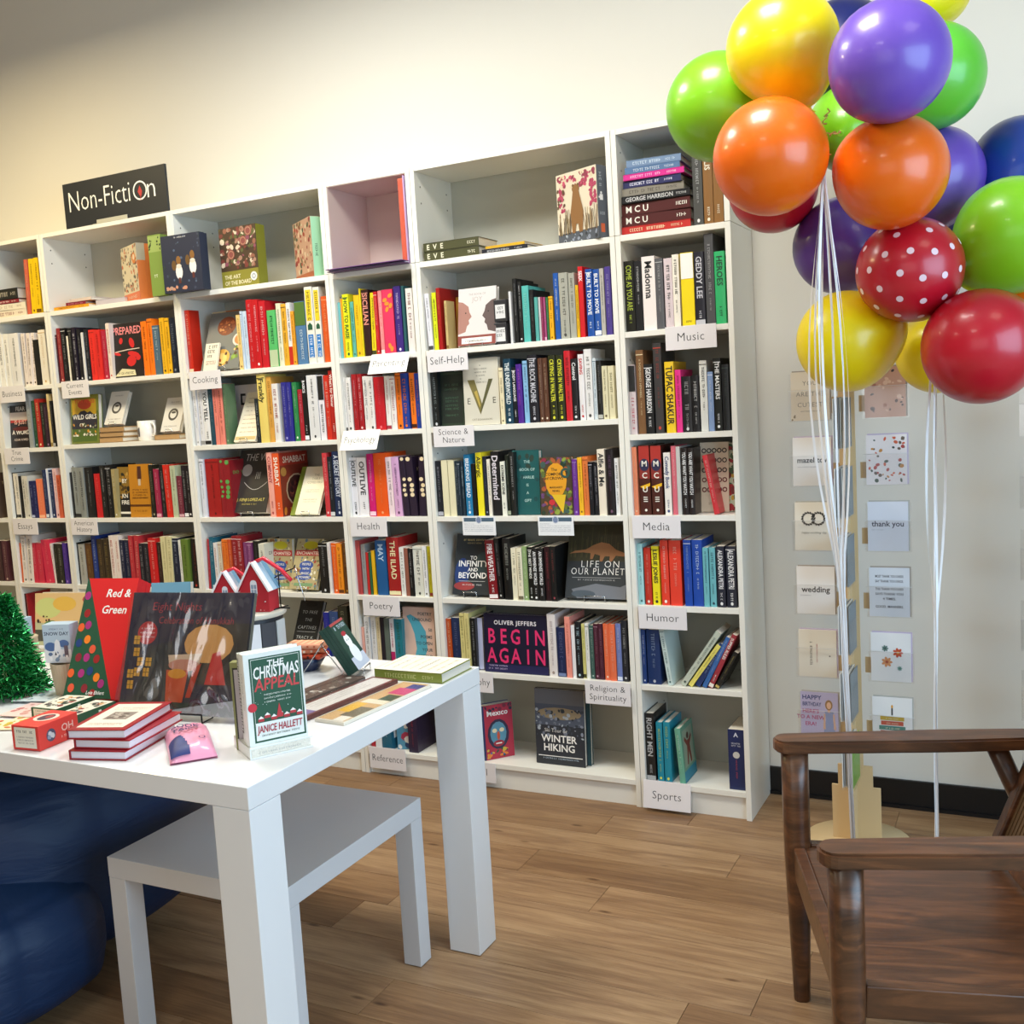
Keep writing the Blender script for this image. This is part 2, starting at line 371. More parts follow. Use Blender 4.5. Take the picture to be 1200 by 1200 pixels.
# ------------------------------------------------------------------ books
RND = random.Random(7)
def book_parts(cov, pg, w, h, t, col, hard=True, deco=None, spine=None, side=None):
    """spine on the plane x=0 (faces -X), front cover on y=0 (faces -Y), thickness +Y"""
    m = mat(col, .38, .15)
    b = .0026 if hard else .0008; e = .003 if hard else .0006
    if t < .009: b = .0008; e = .0006
    cov.box(0, w, 0, b, 0, h, m); cov.box(0, w, t-b, t, 0, h, m)
    q = .0018 if hard and t > .014 else .0004   # slightly rounded spine
    ys = [b*.2, t*.25, t*.5, t*.75, t-b*.2]; xs = [.0006, .0006-q*.75, .0006-q, .0006-q*.75, .0006]
    vs = [(x, y, z) for z in (0, h) for x, y in zip(xs, ys)]+[(.003, y, z) for z in (0, h) for y in (ys[0], ys[-1])]
    fs = [(i+1, i, i+5, i+6) for i in range(4)]+[(0, 1, 2, 3, 4, 11, 10), (9, 8, 7, 6, 5, 12, 13)]
    cov.add(vs, fs, m)
    pg.box(.003, w-e, b, t-b, e, h-e, PAGES)
    if spine: spine(Face(cov, (-q*.9, t/2, h/2), (0, -1, 0), (0, 0, 1), (-1, 0, 0)), t, h)
    if deco: deco(Face(cov, (0, 0, 0), (1, 0, 0), (0, 0, 1), (0, -1, 0)), w, h)
    if side: side(Face(cov, (0, 0, h), (1, 0, 0), (0, 1, 0), (0, 0, 1)), w, t)
def spine_print(col, txt, title, rnd, dense=True):
    def f(F, t, h):
        # F.u runs across the spine to the right, F.v up;  text runs downwards
        s = min(t*.62, .02); TC = mat(txt, .5)
        ttl = title
        if ttl.startswith('#'):
            k = ttl[1:]
            if k == 'patch':
                F.rect(-t*.48, h*.15, t*.48, h*.49, 'f2f0ea'); F.scribble(-t*.3, -h*.44, t*.5, .006, '8a7a20', rnd)
            elif k.startswith('top'): F.rect(-t*.49, h*.12, t*.49, h*.49, k[3:]); F.scribble(-s*.3, h*.05, h*.45, s*.6, TC, rnd, -math.pi/2)
            elif k.startswith('low'): F.rect(-t*.49, -h*.49, t*.49, -h*.2, k[3:]); F.scribble(-s*.3, h*.4, h*.5, s*.6, TC, rnd, -math.pi/2)
            elif k.startswith('blob'):
                for _ in range(7): F.ell(rnd.uniform(-.3, .3)*t, rnd.uniform(-.42, .42)*h, t*.16, h*.045, k[4:], 8, rnd.uniform(0, 3))
            elif k == 'dots':
                for v in (.46, 0.02, -.06, .12, -.14): F.ell(rnd.uniform(-.15, .15)*t, v*h, t*.3, t*.26, TC, 12)
            elif k == 'mcu':
                F.rect(-t*.49, h*.22, t*.49, h*.49, 'b03028'); F.rect(-t*.49, h*.02, t*.49, h*.22, '8a2c24'); F.ell(0, h*.22, t*.46, h*.09, '2a2a4a')
                F.text('M', 0, h*.2, t*.72, TC, True); F.text('C', 0, h*.03, t*.72, TC, True)
                F.poly([(-t*.48, -h*.09), (t*.48, -h*.04), (t*.48, -h*.08), (-t*.1, -h*.13)], 'f0b820'); F.text('U', 0, -h*.17, t*.72, TC, True)
                for i in range(3): F.rect(-t*.2, -h*(.25+.03*i), t*.2, -h*(.238+.03*i), TC)
                F.ell(0, -h*.43, t*.12, t*.12, TC)
            elif k == 'cook':
                F.rect(-t*.36, h*.06, t*.36, h*.46, 'e8c828'); F.scribble(-s*.3, h*.43, h*.34, s*.6, '383020', rnd, -math.pi/2)
                F.poly([(-t*.3, 0), (0, t*.3), (t*.3, 0), (t*.3, -t*.5), (-t*.3, -t*.5)], '20543c'); F.rect(-t*.34, -h*.42, t*.34, -h*.12, '2c78c0'); F.scribble(-s*.3, -h*.14, h*.26, s*.6, 'e8eef4', rnd, -math.pi/2)
            elif k == 'boxA':
                F.text('A', 0, h*.38, .022, TC, True); F.scribble(-t*.3, h*.26, t*.6, .005, TC, rnd); F.scribble(-t*.3, h*.22, t*.6, .005, TC, rnd); F.ell(0, h*.08, .012, .012, 'c8c8c0'); F.scribble(-.003, 0, h*.3, .005, 'b04858', rnd, -math.pi/2)
            return
        if ttl == '': return
        if rnd.random() < .3: F.rect(-t*.48, -h*.485, t*.48, -h*(.42), mat(txt, .5)) if rnd.random() < .4 else F.rect(-t*.48, h*.44, t*.48, h*.45, mat(txt, .5))
        if rnd.random() < .5 and t > .013: F.ell(0, -h*.44, min(.005, t*.2), min(.006, t*.22), TC, 8)
        cc = [int(col[q:q+2], 16) for q in (0, 2, 4)]; tt = [int(txt[q:q+2], 16) for q in (0, 2, 4)]; k_ = rnd.uniform(.5, .85)
        SC = mat('%02x%02x%02x' % tuple(int(c_+(t_-c_)*k_) // 8*8 for c_, t_ in zip(cc, tt)), .5)
        if ttl == '~':
            L1 = h*rnd.uniform(.34, .56); a = h*rnd.uniform(.38, .44); sz = s*rnd.uniform(.38, .66)
            F.scribble(-sz*.5, a, L1, sz, SC, rnd, -math.pi/2)
            L2 = h*rnd.uniform(.12, .24); F.scribble(-sz*.3, a-L1-h*.06, L2, sz*.55, SC, rnd, -math.pi/2)
        else:
            big = ttl.startswith('*'); ttl = ttl.lstrip('*'); sz = min(t*(1.0 if big else .8), .034)
            F.text(ttl, -sz*.34, h*.44, sz, TC, True, 'l', fit=h*(.82 if big else .64), ang=-math.pi/2)
            if not big: F.scribble(-s*.2, -h*.26, h*.12, s*.4, TC, rnd, -math.pi/2)
    return f
BOOKS = '''@A1
-388 43 239 0 1c1c14 a8b840 COME AS YOU ARE
-344 26 236 0 17181c d8d8d8 ~
-315 46 247 0 efe6e2 222222 *Madonna
-269 28 236 0 58585c c0c0c0 ~
-237 28 233 0 d8c8cc 444444 ~
-207 23 242 0 efe8da 333333 ~
-179 44 244 0 f2d818 333333 #patch
-132 34 241 0 1c1c28 c8c8d0 GEDDY LEE
-95 30 296 0 4c4c4e e0e0e0 ~
-63 34 235 0 2faf6a 1a4030 HEROES
@A2
-395 39 239 0 d8c8c8 c05060 #top222222
-351 27 288 0 7a5636 e8d8b0 ~
-323 31 238 0 16181a e8e8e8 GEORGE HARRISON
-288 29 307 0 3c3a3a c04030 ~
-249 32 241 0 f0c828 26241c *TUPAC SHAKUR
-213 20 212 0 e8308c 8a1c50 ~
-192 34 188 0 1a1a1e d0d0d0 ~
-157 25 190 0 121216 d0d0d0 ~
-129 25 237 0 dcdcd6 333333 ~
-102 19 198 0 8098c0 e8e8f0 ~
-80 25 241 0 101410 e8e8e8 THE MASTERS
-53 24 219 0 101418 405048 ~
@A3
-396 32 238 0 f0906a f8c8a0 ~
-357 39 243 0 4a2018 f0ece0 #mcu
-314 39 242 0 4a2018 f0ece0 #mcu
-268 24 215 0 efe8e0 3a4a7a Comedy Book
-240 17 237 0 d86878 f8d8d8 ~
-222 14 234 0 c8c8c4 888888
-204 21 229 0 1c1414 e8e8e8 YOU ARE WHAT YOU WATCH
-182 21 228 0 1c1414 e8e8e8 YOU ARE WHAT YOU WATCH
-95 18 204 -10 c83038 f0e8e0 ~
@A4
-386 27 216 0 a8d8d8 407070 ~
-354 24 203 0 c03020 f0d0c0 ~
-326 26 208 0 f0e020 222222 LESLIE JONES
-294 28 229 0 e8402c f8e8e0 ~
-262 42 229 0 e8402c f8e8e0 ~
-210 27 231 0 1848a8 e8e8f0 ~
-180 36 231 0 1848a8 e8e8f0 ~
-142 19 205 0 70b8c0 203848 ~
-120 21 205 0 70b8c0 203848 ~
-95 28 210 0 202434 e8e8e8 ALEXANDRA PETRI
-63 34 210 0 202434 e8e8e8 ALEXANDRA PETRI
@A5
-385 21 196 0 1c3c78 d0d8e8 ~
-359 48 197 0 163060 b0b8c8 ~
-284 17 203 -12 c8d8d4 406060 ~
-249 21 235 35 c0c8b8 405048 ~
-219 16 184 36 e8dc70 333322 ~
-195 19 178 32 24386c d0d8e8 ~
-166 16 201 27 3868a8 e8e8f0 ~
-145 17 210 26 a03440 f0e8e0 SUPPER RULES
-122 14 148 37 181818 c0a860 ~
@A6
-383 38 248 0 17181a b8b8b8 RIGHT MEN
-339 23 217 0 1888a0 e8e060 ~
-312 25 220 0 1888a0 e8e060 ~
-257 21 199 -4 6aa890 e0e8d8 ~
-80 56 214 0 182858 d8dce8 #boxA
@B1
-1171 20 213 -2 e4e2e6 444444 ~
-1147 18 214 0 d8e020 333333 ~
-1127 16 229 0 a01818 f0c050 ~
-1095 10 179 0 c8b078 806030 ~
-824 9 186 0 dcdcdc 888888
-806 15 230 0 181a1c d0d0d0 ~
-790 16 218 0 1c1c1c e8e8e8 ~
-770 26 200 0 58b8b0 a0d8d0 ~
-741 15 184 0 17191a 909090 ~
-723 13 156 0 58a8a0 d0e8e4
-708 8 155 0 c8c8c8 808080
-699 9 154 0 903058 e0a0b8 ~
-688 8 153 0 a84878 e8b0c8 ~
-678 8 152 0 2c7040 a0c8a8 ~
-670 17 154 0 f0b020 6a4010 ~
-646 19 232 0 1e56a8 e8e8f0 ~
-624 34 230 0 a8a89c 444440 ~
-587 23 226 0 a8a89c 444440 ~
-562 11 182 0 e0b020 604010 ~
-549 18 244 0 d02028 f8f0f0 *SEEK
-521 25 232 0 1c50a0 f0f4f8 BUILT TO MOVE
-495 24 229 0 1c50a0 f0f4f8 BUILT TO MOVE
-469 15 229 0 b8b4ac 333333 ~
-451 21 233 0 4a3a88 d0c8e8 ~
@B2
-1176 28 213 0 141818 d0d0d0 ~
-883 16 206 0 e8dcb8 605030 ~
-864 31 237 0 143c50 e8f0f0 THE UNDERWORLD
-832 17 203 0 101820 e8e8e8 BODY LANGUAGE
-813 22 214 0 4a2088 d870c8 ~
-787 19 225 0 88b8dc 405870 ~
-764 37 243 0 1c1c24 c8c8d0 THE ROCK MACHINE
-724 17 230 0 5a3828 e8d8c0 ~
-705 18 229 0 5a3828 e8d8c0 ~
-683 28 237 0 282c14 d8d838 CRYING IN WALTER
-652 28 235 0 282c14 d8d838 CRYING IN WALTER
-620 24 248 0 c8202c 481014 ~
-594 24 218 0 15151a e8e8e8 Control
-567 21 232 0 e8e4e4 c81c28 SAVING
-543 28 248 0 e4e2e0 444444 ~
-514 13 215 0 cfd8dc 446070 ~
-499 19 205 0 1c1c1a b0b0a8 ~
-479 20 185 0 dcd4b0 605030 ~
-457 22 184 0 dcd4b0 605030 ~
@B3
-1180 25 212 0 181c24 b0b0b8 ~
-1153 26 214 0 e4dcb8 a09870
-1125 27 213 0 e4dcb8 a09870
-1097 12 209 0 20303c c8d0d8 ~
-1084 12 209 0 20303c c8d0d8 ~
-1070 12 209 0 20303c c8d0d8 ~
-1053 28 233 0 1c78a8 e8f0f8 BREAKING BREAD
-1024 16 197 0 101010 909090
-1004 26 238 0 f0e028 333322 *Allergic
-975 16 223 0 182030 8090a8 ~
-956 13 212 0 ece4d4 403830 ~
-939 35 241 0 18181a e0d8e0 *Determined
-900 19 202 0 ececdc 222222 EXTREME SCENE
-880 14 226 0 1a2018 a0a890 ~
-864 21 236 0 161a18 e0e0e0 ~
-611 19 202 0 6a3090 b090d0 ~
-590 17 208 0 f0b828 604810 ~
-571 21 210 0 e07838 7a3010 ~
-549 17 191 0 14161c d0d0d8 ~
-530 17 190 0 14161c d0d0d8 ~
-511 28 235 0 ece0cc 333333 *Alfie & Me
-478 28 233 0 1a1418 705068 ~
-448 15 201 0 ececec 404040 ~
@B4
-978 37 225 -2 801820 f0e8e8 FIRE WEATHER
-939 20 232 -3 141414 c0c0b8 ~
-912 32 232 0 141414 c0c0b8 ~
-878 21 196 0 ece4c8 706850 ~
-854 21 196 0 ece4c8 706850 ~
-832 18 203 0 90a870 e8f0d8 ~
-810 18 200 0 141410 e8e8e0 THE BEST MINDS
-791 22 196 0 181818 f0f0f0 AN IMMENSE WORLD
-767 23 197 0 181818 f0f0f0 AN IMMENSE WORLD
-741 21 203 0 2c1418 a04050 ~
-718 22 204 0 181818 904048 ~
@B5
-1192 35 200 0 c05020 f0c8a0 ~
-1154 34 205 0 202c50 8890b0 ~
-1118 19 224 0 d8cc88 706830 ~
-1096 20 225 0 d8cc88 706830 ~
-1073 22 206 0 181818 b0b0b0 ~
-745 33 235 0 e4dcd8 a09088 ~
-709 32 186 0 1c2850 7080a8 ~
-673 21 228 0 f09888 b04838 ~
-650 14 196 0 ececec 888888
-634 23 210 0 181c20 b8d8e0 ~
-609 12 203 0 d8d080 404020 ~
-595 14 206 0 e8e8e0 202020 ~
-578 15 199 0 406058 b0c0b8 ~
-561 17 206 0 4c2030 c090a0 ~
-543 17 207 0 4c2030 c090a0 ~
-523 20 207 0 e87048 f8d0b8 ~
-501 24 208 0 e87048 f8d0b8 ~
-475 20 210 0 7080b8 d8e0f0 ~
-453 22 223 0 20242c c8c8c8 ~
@C1
-1583 17 219 0 70b8b8 e8f0f0
-1563 9 231 0 e8a020 704010
-1554 29 247 0 e0e020 2c5c28 HOW TO RAISE
-1522 16 216 0 60b0a0 205048 ~
-1502 26 239 0 f0c020 906810 ~
-1473 7 262 0 e8d020 907010
-1465 32 256 0 301818 e09080 *SICILIAN
-1430 20 241 2 e8d020 404018 ~
-1407 16 243 0 c02028 f0c0b0 ~
-1388 17 245 0 f08888 f8d8d8 ~
-1369 49 246 0 e03860 f08028 #blobf09030
-1315 31 254 0 3c2878 e8e0f0 ~
-1280 11 253 0 2c5c60 a0c0c0
-1261 30 241 0 e4e0dc 804040 ~
@C2
-1593 22 215 0 e4e0dc 444444 ~
-1569 25 214 0 e4e0dc 444444 ~
-1540 23 225 0 a01820 e8c0c0 ~
-1515 23 224 0 a01820 e8c0c0 ~
-1488 23 214 0 e4e0dc 303030 ~
-1463 25 212 0 e4e0dc 303030 ~
-1436 46 207 0 c01c28 e86870 ~
-1387 22 208 0 e8e4e0 a03040 ~
-1363 24 206 0 e8e4e0 a03040 ~
-1335 25 217 0 f07820 401808 ~
-1309 31 214 0 1c3c90 f07820 ~
-1273 24 213 0 f07820 401808 ~
-1247 20 210 0 1c3c90 f07820 ~
@C3
-1585 38 236 0 e8e6ea 303030 OUTLIVE
-1545 46 235 0 e8e6ea 303030 OUTLIVE
-1493 29 249 0 d01870 f8d0e0 ~
-1463 58 250 0 e85818 f0a070 ~
-1401 26 233 -4 f0d8dc 404040 ~
-1373 33 232 -3 d8a8d0 502850 ~
-1334 27 233 -5 281c30 ecd8b0 #dots
-1303 33 232 -3 281c30 ecd8b0 #dots
-1264 31 231 3 281c30 ecd8b0 #dots
@C4
-1583 12 220 0 b84848 e8c0c0
-1570 11 220 0 b84848 e8c0c0
-1556 20 204 0 989898 505050 ~
-1533 11 172 0 c02828 e0a0a0
-1521 11 172 0 2c6040 a0c0a8
-1508 16 180 0 e0b020 705010
-1485 49 221 0 1c5890 b8d0e8 *MAY
-1431 56 233 0 a02020 ece0b0 *THE ILIAD
-1373 21 194 0 e8e6e0 808078 ~
-1351 18 191 0 905848 e0c8b8
-1331 18 190 0 181818 b8b8b8 ~
-1310 42 198 0 dcdcd0 404038 ~
-1265 18 200 0 e8e8e8 303030 ~
-1244 15 199 0 b8b020 803020 ~
@C5
-1579 13 152 0 e8a898 a05040
-1564 25 196 0 dcdcdc 606060 ~
-1536 25 197 0 dcdcdc 606060 ~
-1510 19 194 0 d8c8a0 605838 ~
-1489 19 195 0 201c28 8080a0
-1468 22 193 0 5c6860 a0a8a0
-1443 20 192 0 dcdcdc b02060 #lowb02060
-1422 36 191 0 207888 205828 ~
@C6
-1572 20 230 0 b02030 f0e0e0
-1549 30 230 0 e8e8e8 303030 ~
-1517 45 230 0 206078 e8e8e8 ~
-1393 44 230 0 281c38 a03040 ~
@D1
-2378 26 271 -3 c02818 f0d0b0 ~
-2100 20 227 0 e8c880 806030 ~
-2076 11 240 0 c8d8e8 506080 ~
-2063 19 239 0 c8d8e8 506080 ~
-2041 31 283 0 c01820 f8e8e8 ~
-2008 31 280 0 c01820 f8e8e8 ~
-1973 33 271 0 c41c28 f0d8d8 ~
-1935 43 230 0 58b868 1c5c38 #lowb8c8a0
-1888 24 254 0 dcdcc0 506040 ~
-1862 25 249 0 e0a830 503818 ~
-1835 20 252 0 e8e4e0 303030 #lowc02818
-1813 17 216 0 e8a030 885010 ~
-1792 52 251 0 5078a0 c8d8e0 #top507030
-1735 37 304 0 e8e4d8 383838 #cook
-1696 30 300 0 e8e4d8 383838 #cook
-1660 32 260 0 d85820 f0a070 ~
@D2
-2373 20 245 0 dcdce0 909090 ~
-2351 25 244 0 dcdce0 909090 ~
-2323 35 242 0 e8e8e8 202020 YOU YELL
-2286 25 243 0 204858 88a0a8 ~
-2259 21 260 0 e88878 903828 ~
-2236 27 258 0 e88878 903828 ~
-2206 17 256 0 5c7858 a0b898 ~
-2037 20 184 0 20282c e0e0e0 ~
-2013 43 286 0 e8d070 333322 *Frankly
-1968 25 271 0 d8a048 906020 ~
-1939 31 240 0 e4e0dc a03828 ~
-1890 24 243 0 2c2c88 a0a0d8 ~
-1865 23 241 0 2c2c88 a0a0d8 ~
-1837 23 240 0 2c8048 e0f0e0 ~
-1811 22 209 0 a82430 e0a0a8 ~
-1787 21 260 0 181818 f0f0f0 BASICS
-1758 50 263 0 dcdcdc 303030 ~
-1706 27 260 0 e8e4e8 484848 #top181818
-1675 24 258 0 c83020 f8e0d0 ~
-1650 22 276 0 b02820 f8e8e0 What's for Dinner
@D3
-2371 25 254 0 d8dce8 303848 ~
-2341 75 252 0 a01c1c 581010 ~
-2262 24 250 0 8c1c24 60a050 #dots
-2237 38 245 0 8c1c24 60a050 #dots
-2000 29 270 0 f0a898 b04848 COMPANY
-1968 36 266 0 e05828 f8f0e0 SHABBAT
-1713 24 259 0 c83840 f0c0c0 ~
-1687 23 243 0 181c24 d0d0d0 ~
-1663 40 264 0 1c2c50 d0d8e8 A SECRET HISTORY
@D4
-2385 18 220 3 b01c28 e8c0c0 ~
-2363 29 229 2 1c6078 e0e8e8 ~
-2330 17 206 0 e8e4e0 a04040 ~
-2310 20 207 0 d8d0b8 a04040 ~
-2282 16 221 0 e88030 a04018 ~
-2265 16 221 0 e07028 a04018 ~
-2247 16 221 0 c85028 f0c0a0 ~
-2228 29 235 0 902028 f0e0e0 ~
-2197 30 235 0 902028 f0e0e0 ~
-2164 19 208 0 804070 d8a8c8 ~
-2142 24 208 0 804070 d8a8c8 ~
-2111 27 214 0 181c18 707070 ~
-2079 31 203 0 d8d8c8 606058 ~
-1767 44 208 0 181818 d8d8d8 ~
-1720 13 211 0 e8e4e0 a03030 ~
-1702 24 208 0 e86018 f8c0a0 ~
-1677 26 206 0 f09020 603008 ~
-1646 18 211 0 603c20 d8a838 ~
@D5
-1767 26 206 0 202888 8090d0 ~
-1740 44 210 0 304878 8090b0 ~
-1692 45 235 0 26261c a0a080 ~
@E1
-3199 25 223 0 401820 d0a0a0 ~
-3172 24 252 0 8c2828 e0b0a0 ~
-3145 30 250 0 141416 e8e8e8 ~
-3111 13 212 0 e8e4d8 908870
-3095 22 246 0 1a1a1c a8a8a0 ~
-3068 24 247 0 1e1828 d0d0d8 ~
-3039 22 237 0 1a1a1e e8e8e8 ~
-3015 15 220 0 d8d8d8 808080
-2995 26 233 0 181c24 a0a8b0 ~
-2964 35 227 0 e03028 801410 ~
-2926 36 224 0 d82c28 801410 ~
-2886 26 217 0 b02840 e8a0a8 ~
-2854 21 248 0 e8d8cc c03028 ~
-2641 34 237 0 f07818 501808 ~
-2603 28 245 0 f07818 501808 ~
-2571 36 213 0 506878 c8d8e0 ~
-2526 24 242 0 e8b020 403010 ~
-2500 24 239 0 e8b020 403010 ~
-2470 31 237 0 182030 808890 ~
@E3
-3212 44 214 0 141414 b0b0b0 ~
-3163 39 237 0 888c88 222222 ~
-3122 37 236 0 888c88 222222 ~
-3080 51 235 0 181a1c d8d8d8 ~
-3020 38 204 0 c82024 e87070 ~
-2978 33 241 0 181818 e8e8e8 ~
-2941 32 240 0 181818 e8e8e8 ~
-2906 21 223 0 a89868 e0e0d8 ~
-2672 24 236 0 1c1c14 a0a080 ~
-2644 29 217 0 a02848 e0a0b0 ~
-2612 26 235 0 181818 909090 ~
-2581 34 234 -2 d02c20 f8e8e0 ~
-2544 29 229 0 b8c0a0 707858 ~
-2511 30 183 0 702838 d0a0a8 ~
-2479 24 228 0 1c181c e8e8e8 ~
-2453 22 227 0 1c181c e8e8e8 ~
@E4
-3204 31 200 0 141414 707070 ~
-3168 41 192 0 a8a8a0 504830 ~
-3123 38 197 0 604020 c0a060 ~
-3080 29 233 0 203880 c8d0e8 ~
-3046 38 217 0 3c3020 b09858 ~
-3004 35 218 0 3c3020 b09858 ~
-2964 31 234 0 e8dcd4 b03028 ~
-2930 29 234 0 e8dcd4 b03028 ~
-2896 24 214 0 20243c e0e0e8 ~
-2870 26 214 0 20243c e0e0e8 ~
-2840 26 234 0 b83038 f0b0a8 ~
-2811 27 234 2 b83038 f0b0a8 ~
-2780 26 199 0 202028 c8c8c8 ~
-2751 29 199 0 202028 c8c8c8 ~
-2719 47 223 0 c81c20 f8d8c8 ~
-2669 21 204 0 301c18 c0b090 ~
-2643 29 231 0 d8d0a0 908860 ~
-2611 32 231 2 d8d0a0 908860 ~
-2575 37 224 0 1c2438 c0c8d8 ~
-2536 14 216 0 e8e8e0 888888 ~
-2518 42 220 0 607830 303c18 ~
-2471 38 221 2 181414 c04030 ~
@F0
-3343 23 252 2 c86048 e0b0a0 ~
-3317 32 252 2 e8c010 6a4808 ~
-3283 33 253 2 e8c010 6a4808 ~
@F1
-3578 37 258 0 e8e6e0 303030 ~
-3540 38 255 0 e8e6e0 303030 ~
-3500 68 254 0 e4e2e0 303030 ~
-3409 25 248 0 e8dcd4 402820 ~
-3383 25 246 3 e8dcd4 402820 ~
-3357 22 246 3 e8dcd4 402820 ~
-3332 36 212 0 1a1a18 404040 ~
-3292 46 254 0 e8e0d0 c8a050 ~
@F2
-3422 27 256 0 989c9c d8d8d8 ~
-3392 24 222 0 204830 a0b8a8 ~
-3365 29 229 0 b02820 e8d8a0 ~
-3334 24 211 0 182018 d0d0c0 ~
-3308 24 205 0 301828 a08098 ~
-3281 15 248 0 d8c088 907840 ~
-3264 16 215 0 181818 b0b0b0 ~
@F3
-3612 15 222 0 181818 707070
-3594 26 219 0 e8e0d0 303028 ~
-3567 29 218 0 e8e0d0 303028 ~
-3535 18 205 0 141414 606060
-3515 21 205 0 d8d4c8 505048 ~
-3492 22 204 0 d8d4c8 505048 ~
-3464 22 179 0 182058 b0b8d8 ~
-3440 29 179 0 182058 b0b8d8 ~
-3408 41 188 0 f08058 f8b890 ~
-3362 21 230 0 203058 d8e0e8 ~
-3339 14 236 0 d8dce8 8090b0
-3322 22 229 0 203058 d8e0e8 ~
-3296 26 235 0 e8c0c0 905050 ~
-3269 25 204 0 d06040 602018 ~
@F4
-3616 39 195 2 d86020 f0a060 ~
-3574 34 231 2 e8e0d8 404040 ~
-3537 40 232 3 e8e0d8 404040 ~
-3495 30 196 0 d03048 f0a0b0 ~
-3462 37 196 0 d03048 f0a0b0 ~
-3413 58 211 -4 d83050 f07880 ~
-3352 13 194 -7 e8dcd8 905050 ~
-3338 21 193 0 1c1c18 a0a080 ~
-3316 34 193 0 282820 c0c0a8 ~
-3279 27 197 0 4c3090 a080d0 ~
@F5
-3627 25 230 0 401818 905050 ~
-3596 25 230 0 a02028 e8c0a0 ~
@G4
-3782 32 201 0 3c2020 906060 ~
-3744 32 202 0 402828 b08078 ~
-3706 35 202 0 583038 d0b0a0 ~
@G3
-3787 44 223 0 e0d8c8 404040 ~
-3737 44 222 0 504038 c0b090 ~'''
SHELFNAME = {'A1': 'above the Music sign', 'A2': 'below the Music sign', 'A3': 'above the Media sign', 'A4': 'above the Humor sign', 'A5': 'below the Humor sign', 'A6': 'above the Sports sign',
 'B1': 'above the Self-Help sign', 'B2': 'above the Science sign', 'B3': 'below the Science sign', 'B4': 'below two notice cards', 'B5': 'above the Religion sign',
 'C1': 'above the Parenting sign', 'C2': 'above the Psychology sign', 'C3': 'above the Health sign', 'C4': 'above the Poetry sign', 'C5': 'below the Poetry sign', 'C6': 'above the Reference sign',
 'D1': 'above the Cooking sign', 'D2': 'right below the Cooking sign', 'D3': 'two shelves under Cooking sign', 'D4': 'three shelves under Cooking sign', 'D5': 'four shelves under Cooking sign',
 'E1': 'above the Current Events sign', 'E3': 'above American History sign', 'E4': 'below American History sign', 'F0': 'on top Business shelf', 'F1': 'above the Business sign',
 'F2': 'above the True Crime sign', 'F3': 'above the Essays sign', 'F4': 'below the Essays sign', 'F5': 'behind the tinsel tree', 'G3': 'at the left photo edge', 'G4': 'below left photo edge'}
GROUPN = lambda k: 'books on the shelf '+SHELFNAME[k]
import colorsys
def cname(h):
    r, g, b = (int(h[i:i+2], 16)/255 for i in (0, 2, 4)); H, Lg, Sx = colorsys.rgb_to_hls(r, g, b); H *= 360; sat = max(r, g, b)-min(r, g, b)
    if max(r, g, b) < .2: return 'black'
    if sat < .075: return 'white' if Lg > .83 else 'pale grey' if Lg > .62 else 'grey' if Lg > .35 else 'charcoal'
    if Lg > .8: return 'cream' if 25 < H < 75 else 'pale blue' if 170 < H < 260 else 'pale pink' if sat > .05 and (H > 300 or H < 25) else 'off-white'
    if H < 14 or H > 345: n = 'red' if Lg < .62 else 'pink'
    elif H < 38: n = 'brown' if Lg < .36 or sat < .35 else 'orange'
    elif H < 52: n = 'brown' if Lg < .3 else 'tan' if sat < .4 else 'amber'
    elif H < 70: n = 'olive' if Lg < .35 else 'beige' if sat < .35 else 'yellow'
    elif H < 165: n = 'green'
    elif H < 200: n = 'teal'
    elif H < 250: n = 'blue'
    elif H < 295: n = 'purple'
    else: n = 'magenta' if Lg < .6 else 'pink'
    if n in ('red', 'green', 'blue', 'purple', 'teal') : n = ('dark ' if Lg < .3 else 'light ' if Lg > .62 else '')+n
    return n
ORD = ['first', 'second', 'third', 'fourth', 'fifth', 'sixth', 'seventh', 'eighth', 'ninth', 'tenth', 'eleventh', 'twelfth']
rows = {}; key = None
for ln in BOOKS.split('\n'):
    if ln[0] == '@': key = ln[1:]; rows[key] = []; continue
    p = ln.split(' ', 6); rows[key].append([int(p[0])/1000, int(p[1])/1000, int(p[2])/1000, math.radians(float(p[3])), p[4], p[5], p[6] if len(p) > 6 else ''])
items = []
